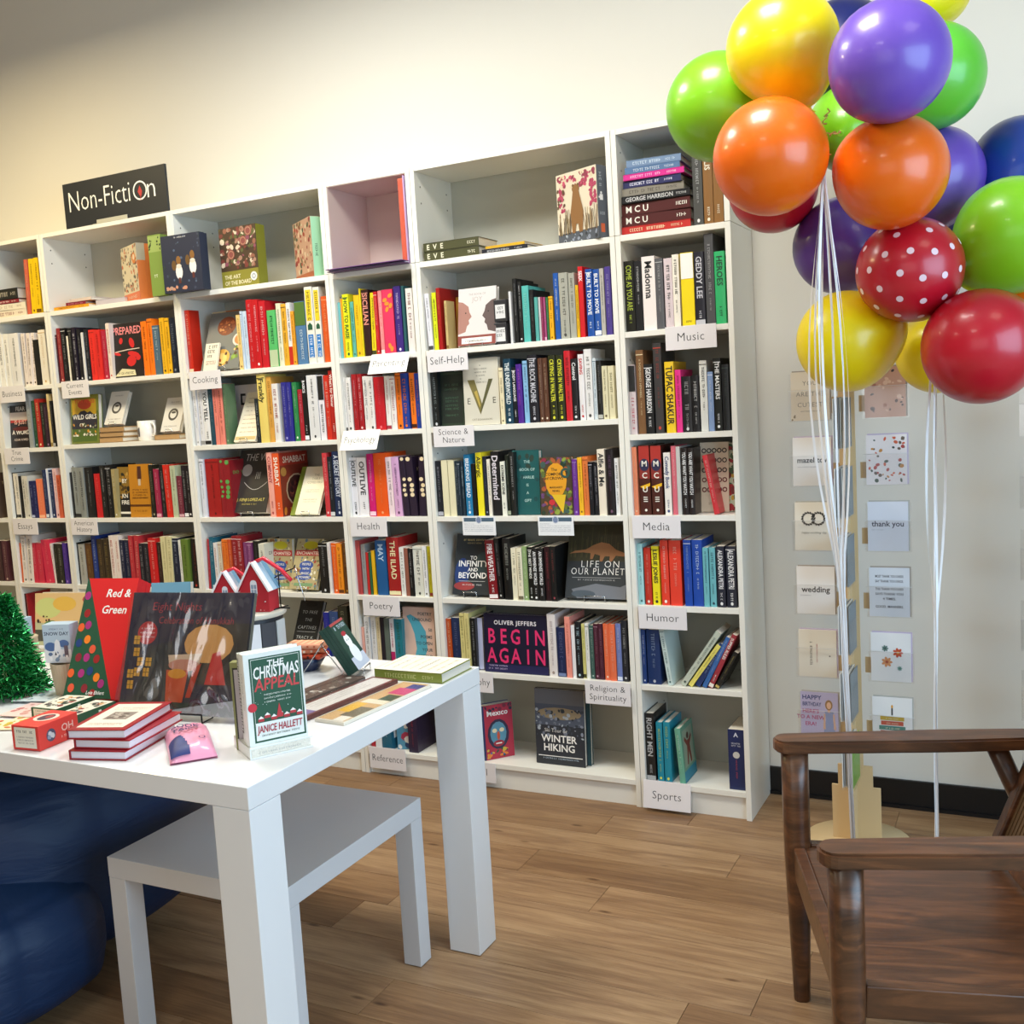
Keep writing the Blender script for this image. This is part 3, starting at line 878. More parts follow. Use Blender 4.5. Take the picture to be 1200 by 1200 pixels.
for key, L in rows.items():
    ux0, ux1, zs = UNITS[key[0]]; z = zs[int(key[1])]; lo = ux0+.0205; hi = ux1-.0205; zc = (zs[int(key[1])-1]-.021 if key[1] != '0' else 2.35)
    prev = None; shift = 0
    if L[0][0]+math.tan(L[0][3])*L[0][2] < lo: pass
    for i, (x, t, h, a, col, txt, ttl) in enumerate(L):
        fx = x/1.0; wb = t/math.cos(a)
        h = min(h, (zc-z-.004-t*abs(math.sin(a)))/math.cos(a)) if key != 'G4' else h
        if h < .1: h = .2
        if prev is None: xmin_at = lambda zz: lo
        else:
            px1, pa, ph = prev; xmin_at = lambda zz: px1+math.tan(pa)*min(zz, ph*math.cos(pa))+.0006 if zz <= ph*math.cos(pa) or pa > 0 else px1
        x1 = x+wb; xn = max(x, (prev[0]+.0006) if prev else lo)
        if xn+.006 > x1: x1 = xn+.008
        wb = x1-xn
        if a < 0:
            zz = h*math.cos(a); lim = xmin_at(min(zz, prev[2]*math.cos(prev[1])) if prev else zz)
            zq = min(zz, prev[2]*math.cos(prev[1])) if prev else zz
            ta = max(math.tan(a), (lim-xn)/max(zq, .01)); ta = max(ta, (lo-xn)/zz); a = math.atan(min(0, ta))
        elif prev and prev[1] > 0 and a > 0: a = max(a, 0)
        if a > 0 and x1+math.tan(a)*h > hi: a = math.atan(max(0, (hi-x1)/h))
        if x1 > hi: x1 = hi; wb = x1-xn
        t = max(.004, wb*math.cos(a)-.0004)
        prev = (x1, a, h)
        d = Vector(((xn+x1)/2, 0, z+h/2))-CAM
        items.append(dict(n=i, key=key, x=xn, x1=x1, t=t, h=h, a=a, col=col, txt=txt, ttl=ttl, z=z, area=t*h/d.length**2))
order = sorted(range(len(items)), key=lambda i: -items[i]['area']); solo = set(order[:215])
# labels
seen = {}
for i, it in enumerate(items):
    if i in solo:
        sz = 'slim ' if it['t'] < .016 else 'thick ' if it['t'] > .04 else ''
        it['d1'] = sz+cname(it['col'])+' book'; it['t1'] = cname(it['txt']); seen.setdefault((it['key'], it['d1']), []).append(i)
for (key, d1), L in seen.items():
    by = {}
    for i in L: by.setdefault(items[i]['t1'] if not items[i]['ttl'] == '' else 'plain', []).append(i)
    for tx, M_ in by.items():
        tail = 'with plain spine' if tx == 'plain' else 'with %s lettering' % tx
        for n, i in enumerate(M_):
            place = SHELFNAME[key]
            if len(M_) == 1: lb = '%s %s, standing %s' % (d1, tail, place)
            else:
                at = 'leftmost' if n == 0 else 'rightmost' if n == len(M_)-1 else ORD[n]+' from the left'
                lb = '%s %s, %s of %d alike %s' % (d1, tail, at, len(M_), place)
            lb = lb.replace('the the', 'the')
            if len(lb.replace(',', '').replace('&', '').split()) > 15: lb = lb.replace(' from the left', '').replace('above the ', 'above ')
            items[i]['label'] = lb
WOVER = {('D3', 5): .19, ('D2', 4): .08, ('D2', 5): .07, ('D1', 0): .06, ('D2', 6): .06, ('D3', 3): .09, ('B3', 14): .1, ('B1', 3): .06}
def car_cover(F, w, h):
    F.rect(0, 0, w, h, 'b4d0ce'); F.scribble(w*.2, h*.86, w*.6, h*.04, '3c6468', A3R); F.scribble(w*.25, h*.78, w*.5, h*.04, '3c6468', A3R)
    F.poly([(w*.12, h*.32), (w*.9, h*.32), (w*.9, h*.52), (w*.75, h*.56), (w*.66, h*.66), (w*.34, h*.66), (w*.24, h*.55), (w*.12, h*.5)], '1c2c30'); F.rect(w*.36, h*.56, w*.5, h*.64, 'b4d0ce'); F.rect(w*.53, h*.56, w*.64, h*.64, 'b4d0ce'); F.ell(w*.28, h*.32, w*.09, w*.09, '101418'); F.ell(w*.74, h*.32, w*.09, w*.09, '101418'); F.rect(0, 0, w, h*.16, '3c7868')
def athlete_cover(F, w, h):
    F.rect(0, 0, w, h, '6c9c84'); F.rect(0, 0, w, h*.2, '2888a0'); F.rect(w*.12, h*.25, w*.88, h*.92, '94a48c'); F.poly([(w*.4, h*.26), (w*.5, h*.5), (w*.6, h*.26), (w*.7, h*.28), (w*.62, h*.6), (w*.8, h*.72), (w*.76, h*.78), (w*.58, h*.7), (w*.42, h*.7), (w*.24, h*.8), (w*.2, h*.74), (w*.4, h*.6), (w*.32, h*.28)], '7a3c30'); F.ell(w*.5, h*.78, w*.09, h*.06, '4c2c24')
A3R = random.Random(11)
def a_shab(F, w, h):
    F.rect(0, h*.8, w, h, 'a03020'); F.rect(0, 0, w, h*.8, '7a2c1c'); F.text('SHABBAT', w*.52, h*.84, w*.2, 'e0c8b0', True, fit=w*.8); F.ell(w*.55, h*.4, w*.38, h*.26, 'b89878'); F.ell(w*.55, h*.4, w*.34, h*.235, '401c18'); F.speckle(w*.3, h*.25, w*.8, h*.55, ['5c2820', '8a4830', '2c1010'], 30, .005, .012, A3R); F.ell(w*.12, h*.7, w*.1, w*.1, 'a87838'); F.speckle(0, 0, w, h*.15, ['c87828', 'd8a040'], 10, .01, .02, A3R)
DECO = {('D3', 5): a_shab, ('A5', 2): car_cover, ('A6', 3): athlete_cover}
A3R = random.Random(11)
stuff = MB(); solos = []
for i, it in enumerate(items):
    rnd = random.Random(i*31+5); t, h, a = it['t'], it['h'], it['a']; w = rnd.uniform(.135, .155) if t > .012 else rnd.uniform(.12, .145)
    if it['key'] in ('D1', 'D3'): w = .19
    w = WOVER.get((it['key'], it['n']), w)
    y = .012+rnd.uniform(0, .006); z = it['z']+.0004
    # pivot on the lower corner that touches the shelf
    hard = rnd.random() < .6 and t > .016
    if a >= 0: loc = Vector((it['x1'], y, z))
    else: loc = Vector((it['x1'], y, z+t*math.sin(-a)))
    if a < 0: loc.x = it['x']+t*math.cos(a)
    col = it['col']
    sp = spine_print(col, it['txt'], it['ttl'], rnd)
    def deco(F, W_, H_, rnd=rnd, it=it):
        F.scribble(W_*.2, H_*.75, W_*.6, .014, it['txt'], rnd); F.rect(W_*.15, H_*.2, W_*.85, H_*.6, it['txt'] if rnd.random() < .2 else it['col'])
    if i in solo:
        rt = empty('book', loc, (a, 0, math.pi/2), it['label'], 'book', GROUPN(it['key']))
        cv = MB(); pg = MB(); book_parts(cv, pg, w, h, t, col, hard, DECO.get((it['key'], it['n']), deco if t > .03 else None), sp)
        cv.build('cover', rt); pg.build('pages', rt); solos.append(rt)
    else:
        cv = MB(); book_parts(cv, cv, w, h, t, col, False, None, sp)
        R = Matrix.Translation(loc) @ Euler((a, 0, math.pi/2)).to_matrix().to_4x4()
        o = len(stuff.v); stuff.v += [tuple(R @ Vector(v)) for v in cv.v]
        remap = [stuff.mi(m) for m in cv.mats]
        for f, k, s_ in zip(cv.f, cv.m, cv.smooth): stuff.f.append(tuple(q+o for q in f)); stuff.m.append(remap[k]); stuff.smooth.append(s_)
if stuff.v: tag(stuff.build('slim_books'), 'the many thinner and farther book spines between the others on the shelves', 'books', None, 'stuff')

# ------------------------------------------------------------------ books that face out
A3R = random.Random(11)
WH = 'f4f2ee'; BK = '1a1a1c'
def face_book(x, y, z, w, h, t, lean, col, art, label, yaw=0, easel=False, hard=True, spine=None, grp=None, name='book', cat='book'):
    a = math.radians(lean); zz = z+t*math.sin(a)+(.004 if easel else .0003)
    rt = empty(name, (x, y, zz), (0, 0, 0), label, cat, grp)
    rt.rotation_euler = (-a, 0, math.radians(yaw))
    cv = MB(); pg = MB(); book_parts(cv, pg, w, h, t, col, hard, art, spine)
    cv.build('cover', rt); pg.build('pages', rt)
    if easel: wire_easel(Vector((x, y, z)), w, h, t, a, math.radians(yaw), 'small wire book stand holding the '+easel)
    return rt
def wire_easel(P, w, h, t, a, yaw, label, m=CHROME, r=.0013, frac=.34, up=.55):
    rt = empty('book_stand', P, (0, 0, yaw), label, 'book stand'); c = w/2; q = w*frac/2; b = MB()
    sa, ca = math.sin(a), math.cos(a); by = t/ca
    b.tube([(c-q, -.006, .022), (c-q, -.006, r), (c-q, by+.004, r), (c-q, by+.006+h*up*sa+.004, h*up*ca), (c+q, by+.006+h*up*sa+.004, h*up*ca), (c+q, by+.004, r), (c+q, -.006, r), (c+q, -.006, .022)], r, m, 5)
    b.tube([(c-q, -.006, .022), (c+q, -.006, .022)], r, m, 5); b.build('frame', rt)
    b = MB(); b.tube([(c, by+.008+h*up*sa+.004, h*up*ca), (c, by+.05+h*up*sa+.03, r)], r, m, 5); b.build('prop', rt)
def T_(lines, m, bold=True, top=.9, step=.13, size=.1, shear=0):
    def f(F, w, h):
        for i, l in enumerate(lines):
            if l: F.text(l, w/2, h*(top-step*i)-size*w*.5, w*size*1.6, m, bold, fit=w*.86, shear=shear)
    return f
def scr(F, w, h, v, m, k=1, size=.03, u0=.15, u1=.85): 
    for i in range(k): F.scribble(w*u0, h*(v-.05*i), w*(u1-u0), h*size, m, A3R)
zB = UNITS['B'][2]; zA = UNITS['A'][2]; zC = UNITS['C'][2]; zDd = UNITS['D'][2]; zE = UNITS['E'][2]; zF = UNITS['F'][2]

def a_rings(F, w, h):
    for r in range(5):
        for c in range(5): F.ring(w*(.14+.18*c), h*(.88-.14*r), w*.05, w*.085, '6a2028' if r > 2 else '2c2424')
    F.text('STORIES', w*.5, h*.1, w*.12, 'c0b8a0', True)
face_book(-.163, .085, zA[3], .10, .24, .018, 5, 'e0d8c4', a_rings, 'cream book with rows of dark rings on its front cover', 0)
def a_floral(F, w, h):
    F.rect(0, 0, w, h, 'c4ccb4'); F.speckle(0, 0, w, h, ['a83038', '4c6848', 'c8a040', 'e0d8c0', '7a2c30'], 60, .006, .016, A3R)
face_book(-.098, .10, zA[3], .074, .235, .02, 5, 'c4ccb4', a_floral, 'pale green floral cover in the right corner above the Media sign')
def a_yel(F, w, h): scr(F, w, h, .85, '7a3020', 3); F.line([(w*.3, h*.2), (w*.4, h*.6), (w*.5, h*.3)], .004, '7a4018')
face_book(-1.108, .115, zB[1], .12, .20, .02, 4, 'cf9c40', a_yel, 'tan yellow cover standing turned behind the two-faces book')
def a_joy(F, w, h):
    F.rect(0, 0, w, h, 'd8d2d0'); F.text('THE BOOK OF', w/2, h*.87, w*.07, '8a8480', False); F.text('JOY', w/2, h*.76, w*.16, 'a89c98', False)
    for sx, col in ((0, 'a8786c'), (1, '5c4a48')):
        X = lambda u: w*(u if sx == 0 else 1-u)
        P = [(X(0), h*.2), (X(.2), h*.24), (X(.24), h*.34), (X(.3), h*.38), (X(.28), h*.44), (X(.36), h*.5), (X(.3), h*.58), (X(.27), h*.68), (X(.12), h*.76), (X(0), h*.78)]
        F.poly(P if sx == 0 else P[::-1], col); F.ell(X(.2), h*.57, w*.02, h*.012, '2a1c1c')
    F.rect(0, 0, w, h*.17, '8a4038'); F.rect(w*.1, h*.03, w*.9, h*.13, 'efeae6'); F.scribble(w*.2, h*.06, w*.6, h*.03, '7a7470', A3R)
face_book(-1.050, .02, zB[1], .159, .214, .022, 9, 'd8d2d0', a_joy, 'pale book with two profile faces looking at each other above Self-Help sign', easel='two-faces book')
for k, (bx, bz, nm) in enumerate(((-.900, zB[1], 'lower'), (-.8955, zB[1]+.083, 'upper'))):
    m = MB(); m.bbox(0, .052, 0, .06, 0, .08, '26262a', .002); rt = empty('boxed_candle', (bx, .03, bz+.0004), (0, 0, 0), 'small black gift box with a white label, %s of the stacked two' % nm, 'box', 'small boxes by the two-faces book')
    F = Face(m, (0, 0, 0), (1, 0, 0), (0, 0, 1), (0, -1, 0)); F.rect(.006, .012, .046, .062, 'dcdcdc'); F.scribble(.012, .045, .026, .009, '333333', A3R); F.scribble(.012, .03, .026, .009, '333333', A3R)
    m.build('box_body', rt)
def a_dg(F, w, h):
    F.rect(w*.08, h*.05, w*.95, h*.95, '1a241c')
    for v in (.74, .66, .5, .44, .36, .3, .18): F.scribble(w*.25, h*v, w*.5, h*.035, '3c5a44', A3R)
face_book(-1.156, .03, zB[2], .108, .205, .03, 4, '2a382a', a_dg, 'dark green framed book left of the cream V cover')
def a_eve(F, w, h):
    for v, q in ((.88, .05), (.83, .3), (.78, .26), (.73, .2), (.68, .05), (.63, .24)): F.scribble(w*(.5-q/1.6), h*v, w*q*1.25, h*.018, '6a655c', A3R)
    F.poly([(w*.12, h*.68), (w*.46, h*.16), (w*.52, h*.3), (w*.32, h*.68)], '7a7040'); F.poly([(w*.46, h*.16), (w*.84, h*.68), (w*.72, h*.68), (w*.5, h*.3)], '5a5838')
    F.poly([(w*.3, h*.5), (w*.38, h*.52), (w*.47, h*.3), (w*.45, h*.26)], 'b8a050')
    F.text('E', w*.14, h*.32, w*.22, '3a382c', False); F.text('E', w*.86, h*.32, w*.22, '3a382c', False); F.text('CAT BOHANNON', w*.5, h*.07, w*.07, '77705c', False)
face_book(-1.040, .02, zB[2], .149, .248, .02, 2, 'd2cdbd', a_eve, 'cream book with one giant patterned letter V above the Science sign')
def a_teal(F, w, h):
    for i, l in enumerate(['THE', 'BOOK OF', 'CHARLIE', 'IS', 'A', 'GIFT']): F.text(l, w*.55, h*(.8-.12*i), w*.13, 'a8c8c0', True)
    F.speckle(0, 0, w, h, ['1a4848', '205c58', '2c4038'], 14, .008, .014, A3R)
face_book(-.862, .03, zB[3], .11, .239, .03, 3, '1c5858', a_teal, 'dark teal cover left of the floral orange cover')
def a_crow(F, w, h):
    F.rect(0, 0, w, h, '4a3c28'); F.speckle(0, 0, w, h, ['5c6a30', '8a2c40', '3c5850', 'a85830', '6a4470', '88983c', '203828'], 110, .005, .013, A3R)
    F.ell(w*.5, h*.6, w*.34, h*.3, 'e09a20'); F.poly([(w*.35, h*.35), (w*.8, h*.35), (w*.7, h*.03)], 'e0b828')
    for l, v in (('The', .76), ('COMFORT', .68), ('of CROWS', .61)): F.text(l, w*.45, h*v, w*.12, '2a2414', True)
    for l, v in (('MARGARET', .46), ('RENKL', .4)): F.text(l, w*.5, h*v, w*.08, '2a2414', True)
    F.ell(w*.36, h*.22, w*.1, h*.05, 'c83038'); F.ring(w*.8, h*.72, w*.08, w*.15, '2c5048')
face_book(-.744, .02, zB[3], .126, .211, .022, 3, '6a4a24', a_crow, 'orange and green leafy floral cover below the Science sign')
def a_inf(F, w, h):
    F.rect(0, 0, w, h, '22282c'); F.ell(w*.22, h*.35, w*.2, h*.25, '1c3870', 14); F.ell(w*.3, h*.14, w*.28, h*.07, '9a3838'); F.ell(w*.75, h*.5, w*.2, h*.2, '25383c')
    F.scribble(w*.2, h*.88, w*.6, h*.03, 'c8b878', A3R); F.scribble(w*.3, h*.83, w*.45, h*.025, 'a89868', A3R)
    for l, v, s in (('TO', .57, .13), ('INFINITY', .46, .2), ('AND', .38, .12), ('BEYOND', .27, .19)): F.text(l, w*.5, h*v, w*s, WH, True, fit=w*.84)
    F.line([(w*.15, h*.22), (w*.85, h*.22)], .001, WH); F.scribble(w*.25, h*.15, w*.5, h*.02, 'd8d8d8', A3R)
face_book(-1.150, .03, zB[4], .164, .238, .024, 17, '22282c', a_inf, 'dark space book TO INFINITY AND BEYOND leaning on a stand', easel='TO INFINITY book')
def a_life(F, w, h):
    F.rect(0, h*.5, w, h, '33301c'); F.rect(0, 0, w, h*.5, '2a3034'); 
    for i in range(40): u = A3R.uniform(0, w*.97); F.rect(u, h*.55, u+.0015, h*A3R.uniform(.7, .98), A3R.choice(['4a4826', '26281a', '57502c'])); F.k -= .1
    F.k += .5
    P = [(.02, .6), (.12, .64), (.3, .66), (.42, .72), (.55, .76), (.68, .74), (.8, .66), (.93, .62), (1, .6), (.92, .57), (.8, .58), (.74, .5), (.7, .5), (.7, .57), (.62, .57), (.58, .5), (.54, .5), (.54, .58), (.45, .6), (.42, .53), (.38, .53), (.38, .61), (.25, .62), (.1, .61)]
    F.poly([(u*w, v*h) for u, v in P][::-1], '9a6840'); F.poly([(w*.2, 0), (w*.1, h*.12), (w*.5, h*.2), (w*.9, h*.16), (w, h*.2), (w, 0)], '6c7078'); F.ell(w*.3, h*.06, w*.2, h*.05, '47525c')
    F.text('LIFE ON', w*.56, h*.42, w*.15, WH, False, sp=.12); F.text('OUR PLANET', w*.52, h*.32, w*.15, WH, False, sp=.1, fit=w*.9); F.line([(w*.1, h*.28), (w*.9, h*.28)], .001, 'c8c8c8'); F.scribble(w*.2, h*.24, w*.6, h*.018, 'a8a8a8', A3R)
face_book(-.672, .03, zB[4], .237, .272, .028, 17, '2a2c26', a_life, 'large dark book with a long-necked dinosaur on its cover', easel='dinosaur book')
face_book(-1.062, .03, zB[5], .032, .20, .10, 2, 'c8ccea', None, 'narrow pale lavender book beside the black BEGIN AGAIN book')
def a_begin(F, w, h):
    F.rect(0, 0, w, h*.14, '20204c'); F.text('OLIVER JEFFERS', w*.5, h*.82, w*.085, 'e8e4e8', True, sp=.08, fit=w*.88)
    for j, l in enumerate(('BEGIN', 'AGAIN')):
        for i, c in enumerate(l): F.text(c, w*(.12+.19*i), h*(.5-.33*j), w*.22, 'e0306c', True, sy=1.35)
    for v in (.1, .05): F.scribble(w*.06, h*v, w*.3, h*.025, 'c0b0d8', A3R)
face_book(-1.017, .015, zB[5], .269, .224, .026, 3, '1c1a30', a_begin, 'wide black picture book with pink letters BEGIN AGAIN')
def a_wint(F, w, h):
    F.rect(0, h*.8, w, h, '686c74'); F.rect(0, h*.5, w, h*.8, '505868'); F.ell(w*.5, h*.68, w*.45, h*.08, '98886c'); F.rect(0, h*.1, w, h*.52, '2c3038')
    F.speckle(0, h*.35, w, h*.75, ['8890a0', '3c4450', 'a8b0b8', '303840', '6c7484'], 90, .003, .009, A3R); F.rect(0, 0, w, h*.1, '2a2e34')
    F.text('Ski Tour or', w*.42, h*.43, w*.1, WH, False, fit=w*.6); F.text('WINTER', w*.48, h*.3, w*.19, WH, True); F.text('HIKING', w*.48, h*.18, w*.19, WH, True); F.rect(w*.05, h*.105, w*.95, h*.115, WH); scr(F, w, h, .07, 'a8b8c8', 1, .02)
face_book(-.842, .06, zB[6], .203, .289, .022, 3, '2c3038', a_wint, 'tall grey WINTER HIKING book standing face out on the bottom shelf')
face_book(-.835, .085, zB[6], .21, .275, .02, 3, '284850', None, 'dark teal book hidden behind the WINTER HIKING book')
def a_mex(F, w, h):
    F.rect(0, 0, w, h, 'b02840'); F.rect(0, 0, w*.06, h, '1c2858'); F.text('Mexico', w*.5, h*.8, w*.24, WH, True, ang=-.0)
    F.speckle(w*.06, h*.86, w, h, ['202038', '7a2038'], 10, .004, .01, A3R)
    F.ell(w*.5, h*.45, w*.36, h*.28, '2c2440'); F.ell(w*.5, h*.46, w*.27, h*.22, '5890a8'); F.ell(w*.38, h*.52, w*.08, h*.04, 'e8d8b0'); F.ell(w*.62, h*.52, w*.08, h*.04, 'e8d8b0'); F.ell(w*.5, h*.42, w*.05, h*.08, 'c85030'); F.ell(w*.5, h*.28, w*.18, h*.06, 'a02838'); F.rect(w*.4, h*.27, w*.6, h*.29, WH)
    F.speckle(w*.08, h*.02, w*.95, h*.2, ['e08030', '2c60a0', '204838', 'c8b040'], 24, .004, .01, A3R)
face_book(-1.043, .015, zB[6], .125, .215, .042, 1, '26305c', a_mex, 'thick guide book with a painted mask face on red cover', yaw=49, spine=lambda F, t, h: F.text('Mexico', -.008, h*.25, .026, WH, True, 'l', ang=-math.pi/2))
def a_poet(F, w, h):
    P = [(w*.12, h*.85), (w*.25, h*.88), (w*.5, h*.8), (w*.72, h*.6), (w*.76, h*.3), (w*.6, h*.04), (w*.3, h*.04), (w*.42, h*.3), (w*.36, h*.55), (w*.25, h*.72)]
    F.poly(P[::-1], '4fa4b8')
    for l, v in (('POETRY', .87), ('UNBOUND', .77), ('50', .6), ('POEMS', .48), ('TO OPEN', .37), ('YOUR', .26), ('WORLD', .15)): F.text(l, w*.92, h*v, w*.12, '3c5058', True, 'r')
face_book(-1.393, .03, zC[5], .146, .235, .025, 3, 'd8b8a8', a_poet, 'pink POETRY UNBOUND book with a blue crescent, below Poetry sign')
def a_travel(F, w, h): F.rect(0, 0, w, h, '4c86a0'); F.speckle(0, 0, w, h, ['a03048', '203860', 'd8d0c8', '284880'], 18, .01, .02, A3R)
face_book(-1.455, .03, zC[6], .085, .2, .03, 3, '4c86a0', a_travel, 'blue and pink guide book on the Reference shelf', yaw=20)
# cooking shelves
def a_lets(F, w, h):
    F.rect(0, 0, w, h, 'd0bc94'); F.text("LET'S", w*.3, h*.78, w*.2, BK, True); F.text('RAMEN', w*.42, h*.66, w*.24, BK, True, fit=w*.7); F.ell(w*.4, h*.25, w*.34, h*.2, '9a4828'); F.ell(w*.4, h*.25, w*.24, h*.14, 'c88848'); F.rect(w*.5, h*.85, w, h, 'b06a30')
face_book(-2.318, .112, zDd[1], .155, .262, .02, 2, 'c8b088', a_lets, "tan LET'S RAMEN cookbook behind the grey food cover")
def a_taco(F, w, h):
    F.rect(0, 0, w, h, '70726e'); 
    for u, v, r, c in ((.5, .75, .25, '7a3c20'), (.85, .88, .14, '8a4830'), (.9, .5, .18, 'd8d4cc'), (.9, .5, .13, 'c88848'), (.25, .35, .13, 'a8b058'), (.5, .2, .22, 'e0a848'), (.5, .18, .15, 'f0c870'), (.82, .2, .06, '88a840'), (.15, .1, .1, 'd8d4c8')): F.ell(w*u, h*v, w*r, w*r*.85, c, 16)
    F.speckle(w*.1, h*.05, w*.95, h*.4, ['6a8830', 'a84828', 'e8c878', '503820'], 30, .004, .01, A3R); F.speckle(w*.3, h*.62, w*.7, h*.85, ['a85c30', '5c2818', 'c88850'], 24, .004, .01, A3R)
face_book(-2.31, .012, zDd[1], .205, .262, .018, 21, '70726e', a_taco, 'grey cookbook with bowls and tacos above the Cooking sign', easel='grey taco cookbook')
def a_wel(F, w, h): F.scribble(w*.15, h*.82, w*.7, h*.1, BK, A3R); F.scribble(w*.2, h*.66, w*.45, h*.1, BK, A3R); F.scribble(w*.2, h*.5, w*.35, h*.09, BK, A3R); scr(F, w, h, .35, '8a5030', 3)
face_book(-2.285, -.004, zDd[1], .075, .125, .008, 16, 'e8e0cc', a_wel, 'small white card leaning on the grey taco cookbook', hard=False, name='card', cat='card')
def a_salt(F, w, h): F.scribble(w*.25, h*.65, w*.6, h*.2, BK, A3R); F.ell(w*.55, h*.3, w*.3, h*.2, '9a6438'); F.ell(w*.55, h*.32, w*.22, h*.14, 'c8a068'); F.ell(w*.05, h*.7, w*.05, h*.06, '8a2830')
face_book(-2.262, .135, zDd[2], .175, .25, .025, 2, 'e4dcd8', a_salt, 'white cookbook with a brown bowl right below the Cooking sign')
def a_list(F, w, h):
    for i in range(9): F.scribble(w*.15, h*(.86-.085*i), w*.68, h*.018, '8a7460', A3R)
    F.rect(w*.03, h*.03, w*.97, h*.1, 'c8b078')
face_book(-2.163, .012, zDd[2], .116, .236, .012, 29, 'eadfc8', a_list, 'slim cream recipe card book leaning before the white cookbook', hard=False, easel='slim cream recipe book')
def a_wok(F, w, h):
    F.text('THE WOK', w*.62, h*.82, w*.24, 'd8d4cc', False, shear=.15, fit=w*.9); F.ell(w*.28, h*.67, w*.14, w*.14, 'a8a49c')
    F.line([(w*(.25+.065*i), h*(.48-.12*math.sin(math.pi*i/10))) for i in range(11)], .002, 'c8c4bc')
    for i in range(3): F.line([(w*(.55+.05*i), h*.53), (w*(.57+.05*i), h*.64)], .002, 'c8c4bc')
    F.text('J. KENJI LOPEZ-ALT', w*.52, h*.18, w*.09, 'c8b860', True, shear=.15, fit=w*.86); F.scribble(w*.3, h*.12, w*.4, h*.02, 'c8b860', A3R)
face_book(-2.225, .02, zDd[3], .195, .282, .04, 22, '383632', a_wok, 'dark THE WOK cookbook with a line drawing of a wok', easel='THE WOK cookbook')
face_book(-1.909, .030, zDd[3], .09, .222, .010, 29, '7a8a30', None, 'olive green book behind the cream TABLE card')
def a_card(F, w, h):
    for l, v in (('THE', .8), ('TABLE', .72), ('COMES FIRST', .64)): F.text(l, w*.55, h*v, w*.13, '8a8470', False, fit=w*.7)
    for v in (.5, .46, .3, .25): F.scribble(w*.2, h*v, w*.6, h*.015, 'a8a088', A3R)
face_book(-1.869, .012, zDd[3], .116, .216, .014, 29, 'ece6cc', a_card, 'cream book with pale lettering leaning near the red spine', easel='cream book by red spine')
def a_ench(F, w, h):
    F.rect(0, 0, w, h, 'b4a478'); F.speckle(0, 0, w, h, ['8a5a38', 'd8c8a0', '6a7048', 'a84838', 'e8e0c8', '5c7888'], 90, .003, .008, A3R)
    F.ell(w*.55, h*.87, w*.28, h*.08, 'c0b420'); F.rect(0, h*.66, w, h*.77, 'b02c30'); F.text('ENCHANTED', w*.5, h*.68, w*.15, 'f0dcc8', True, fit=w*.9)
    F.ell(w*.5, h*.47, w*.26, h*.09, '34509a'); F.ell(w*.5, h*.35, w*.22, h*.08, '34509a'); F.ell(w*.46, h*.23, w*.3, h*.05, '34509a')
    for l, v in (('PEOPLE', .47), ('WITH', .38), ('MAGIC', .29), ('POWERS', .21)): F.text(l, w*.5, h*v, w*.1, 'e8e4d8', True)
    F.rect(w*.15, h*.06, w*.85, h*.12, '7c9c70')
face_book(-2.078, .06, zDd[4], .13, .216, .02, 4, 'b4a478', a_ench, 'busy patterned cover with yellow and blue patches, left of its twin', spine=lambda F, t, h: F.rect(-t*.45, -h*.45, t*.45, h*.45, 'c02828'))
face_book(-1.938, .02, zDd[4], .139, .218, .022, 23, 'b4a478', a_ench, 'busy patterned cover with blue patches leaning beside the black spine', easel='right busy patterned book')
def a_capt(F, w, h):
    for l, v, s in (('TO FREE', .76, .16), ('THE', .62, .16), ('CAPTIVES', .48, .17), ('TRACY K.', .3, .16), ('SMITH', .17, .17)): F.text(l, w*.5, h*v, w*s, 'c8ccc8', False, shear=.15, sp=.06, fit=w*.9)
    F.line([(w*.1, h*.43), (w*.9, h*.43)], .001, 'c8c8c8'); F.ell(w*.5, h*.93, w*.25, h*.05, '101012')
face_book(-1.964, .02, zDd[5], .122, .240, .022, 26, '1c1e20', a_capt, 'black TO FREE THE CAPTIVES book on a wire stand', easel='black captives book')
def a_prep(F, w, h):
    F.rect(0, 0, w, h, '231c1c'); F.text('PREPARED', w*.5, h*.8, w*.25, 'e8888a', True, fit=w*.95)
    for u, v, ru, rv in ((.65, .63, .08, .1), (.3, .68, .06, .06), (.7, .42, .2, .05), (.62, .3, .16, .1), (.15, .45, .14, .03), (.85, .35, .08, .05)): F.ell(w*u, h*v, w*ru, h*rv, 'd02828', 10, A3R.uniform(-.5, .5))
    F.line([(w*.1, h*.48), (w*.5, h*.51), (w*.9, h*.52)], .004, 'd8c8b8'); F.poly([(w*.05, h*.03), (w*.75, h*.03), (w*.72, h*.13), (w*.3, h*.17)], 'd8d0a8'); F.scribble(w*.15, h*.06, w*.5, h*.04, '383020', A3R)
face_book(-2.846, .03, zE[1], .186, .241, .02, 3, '231c1c', a_prep, 'black and red PREPARED cover above the Current Events sign')
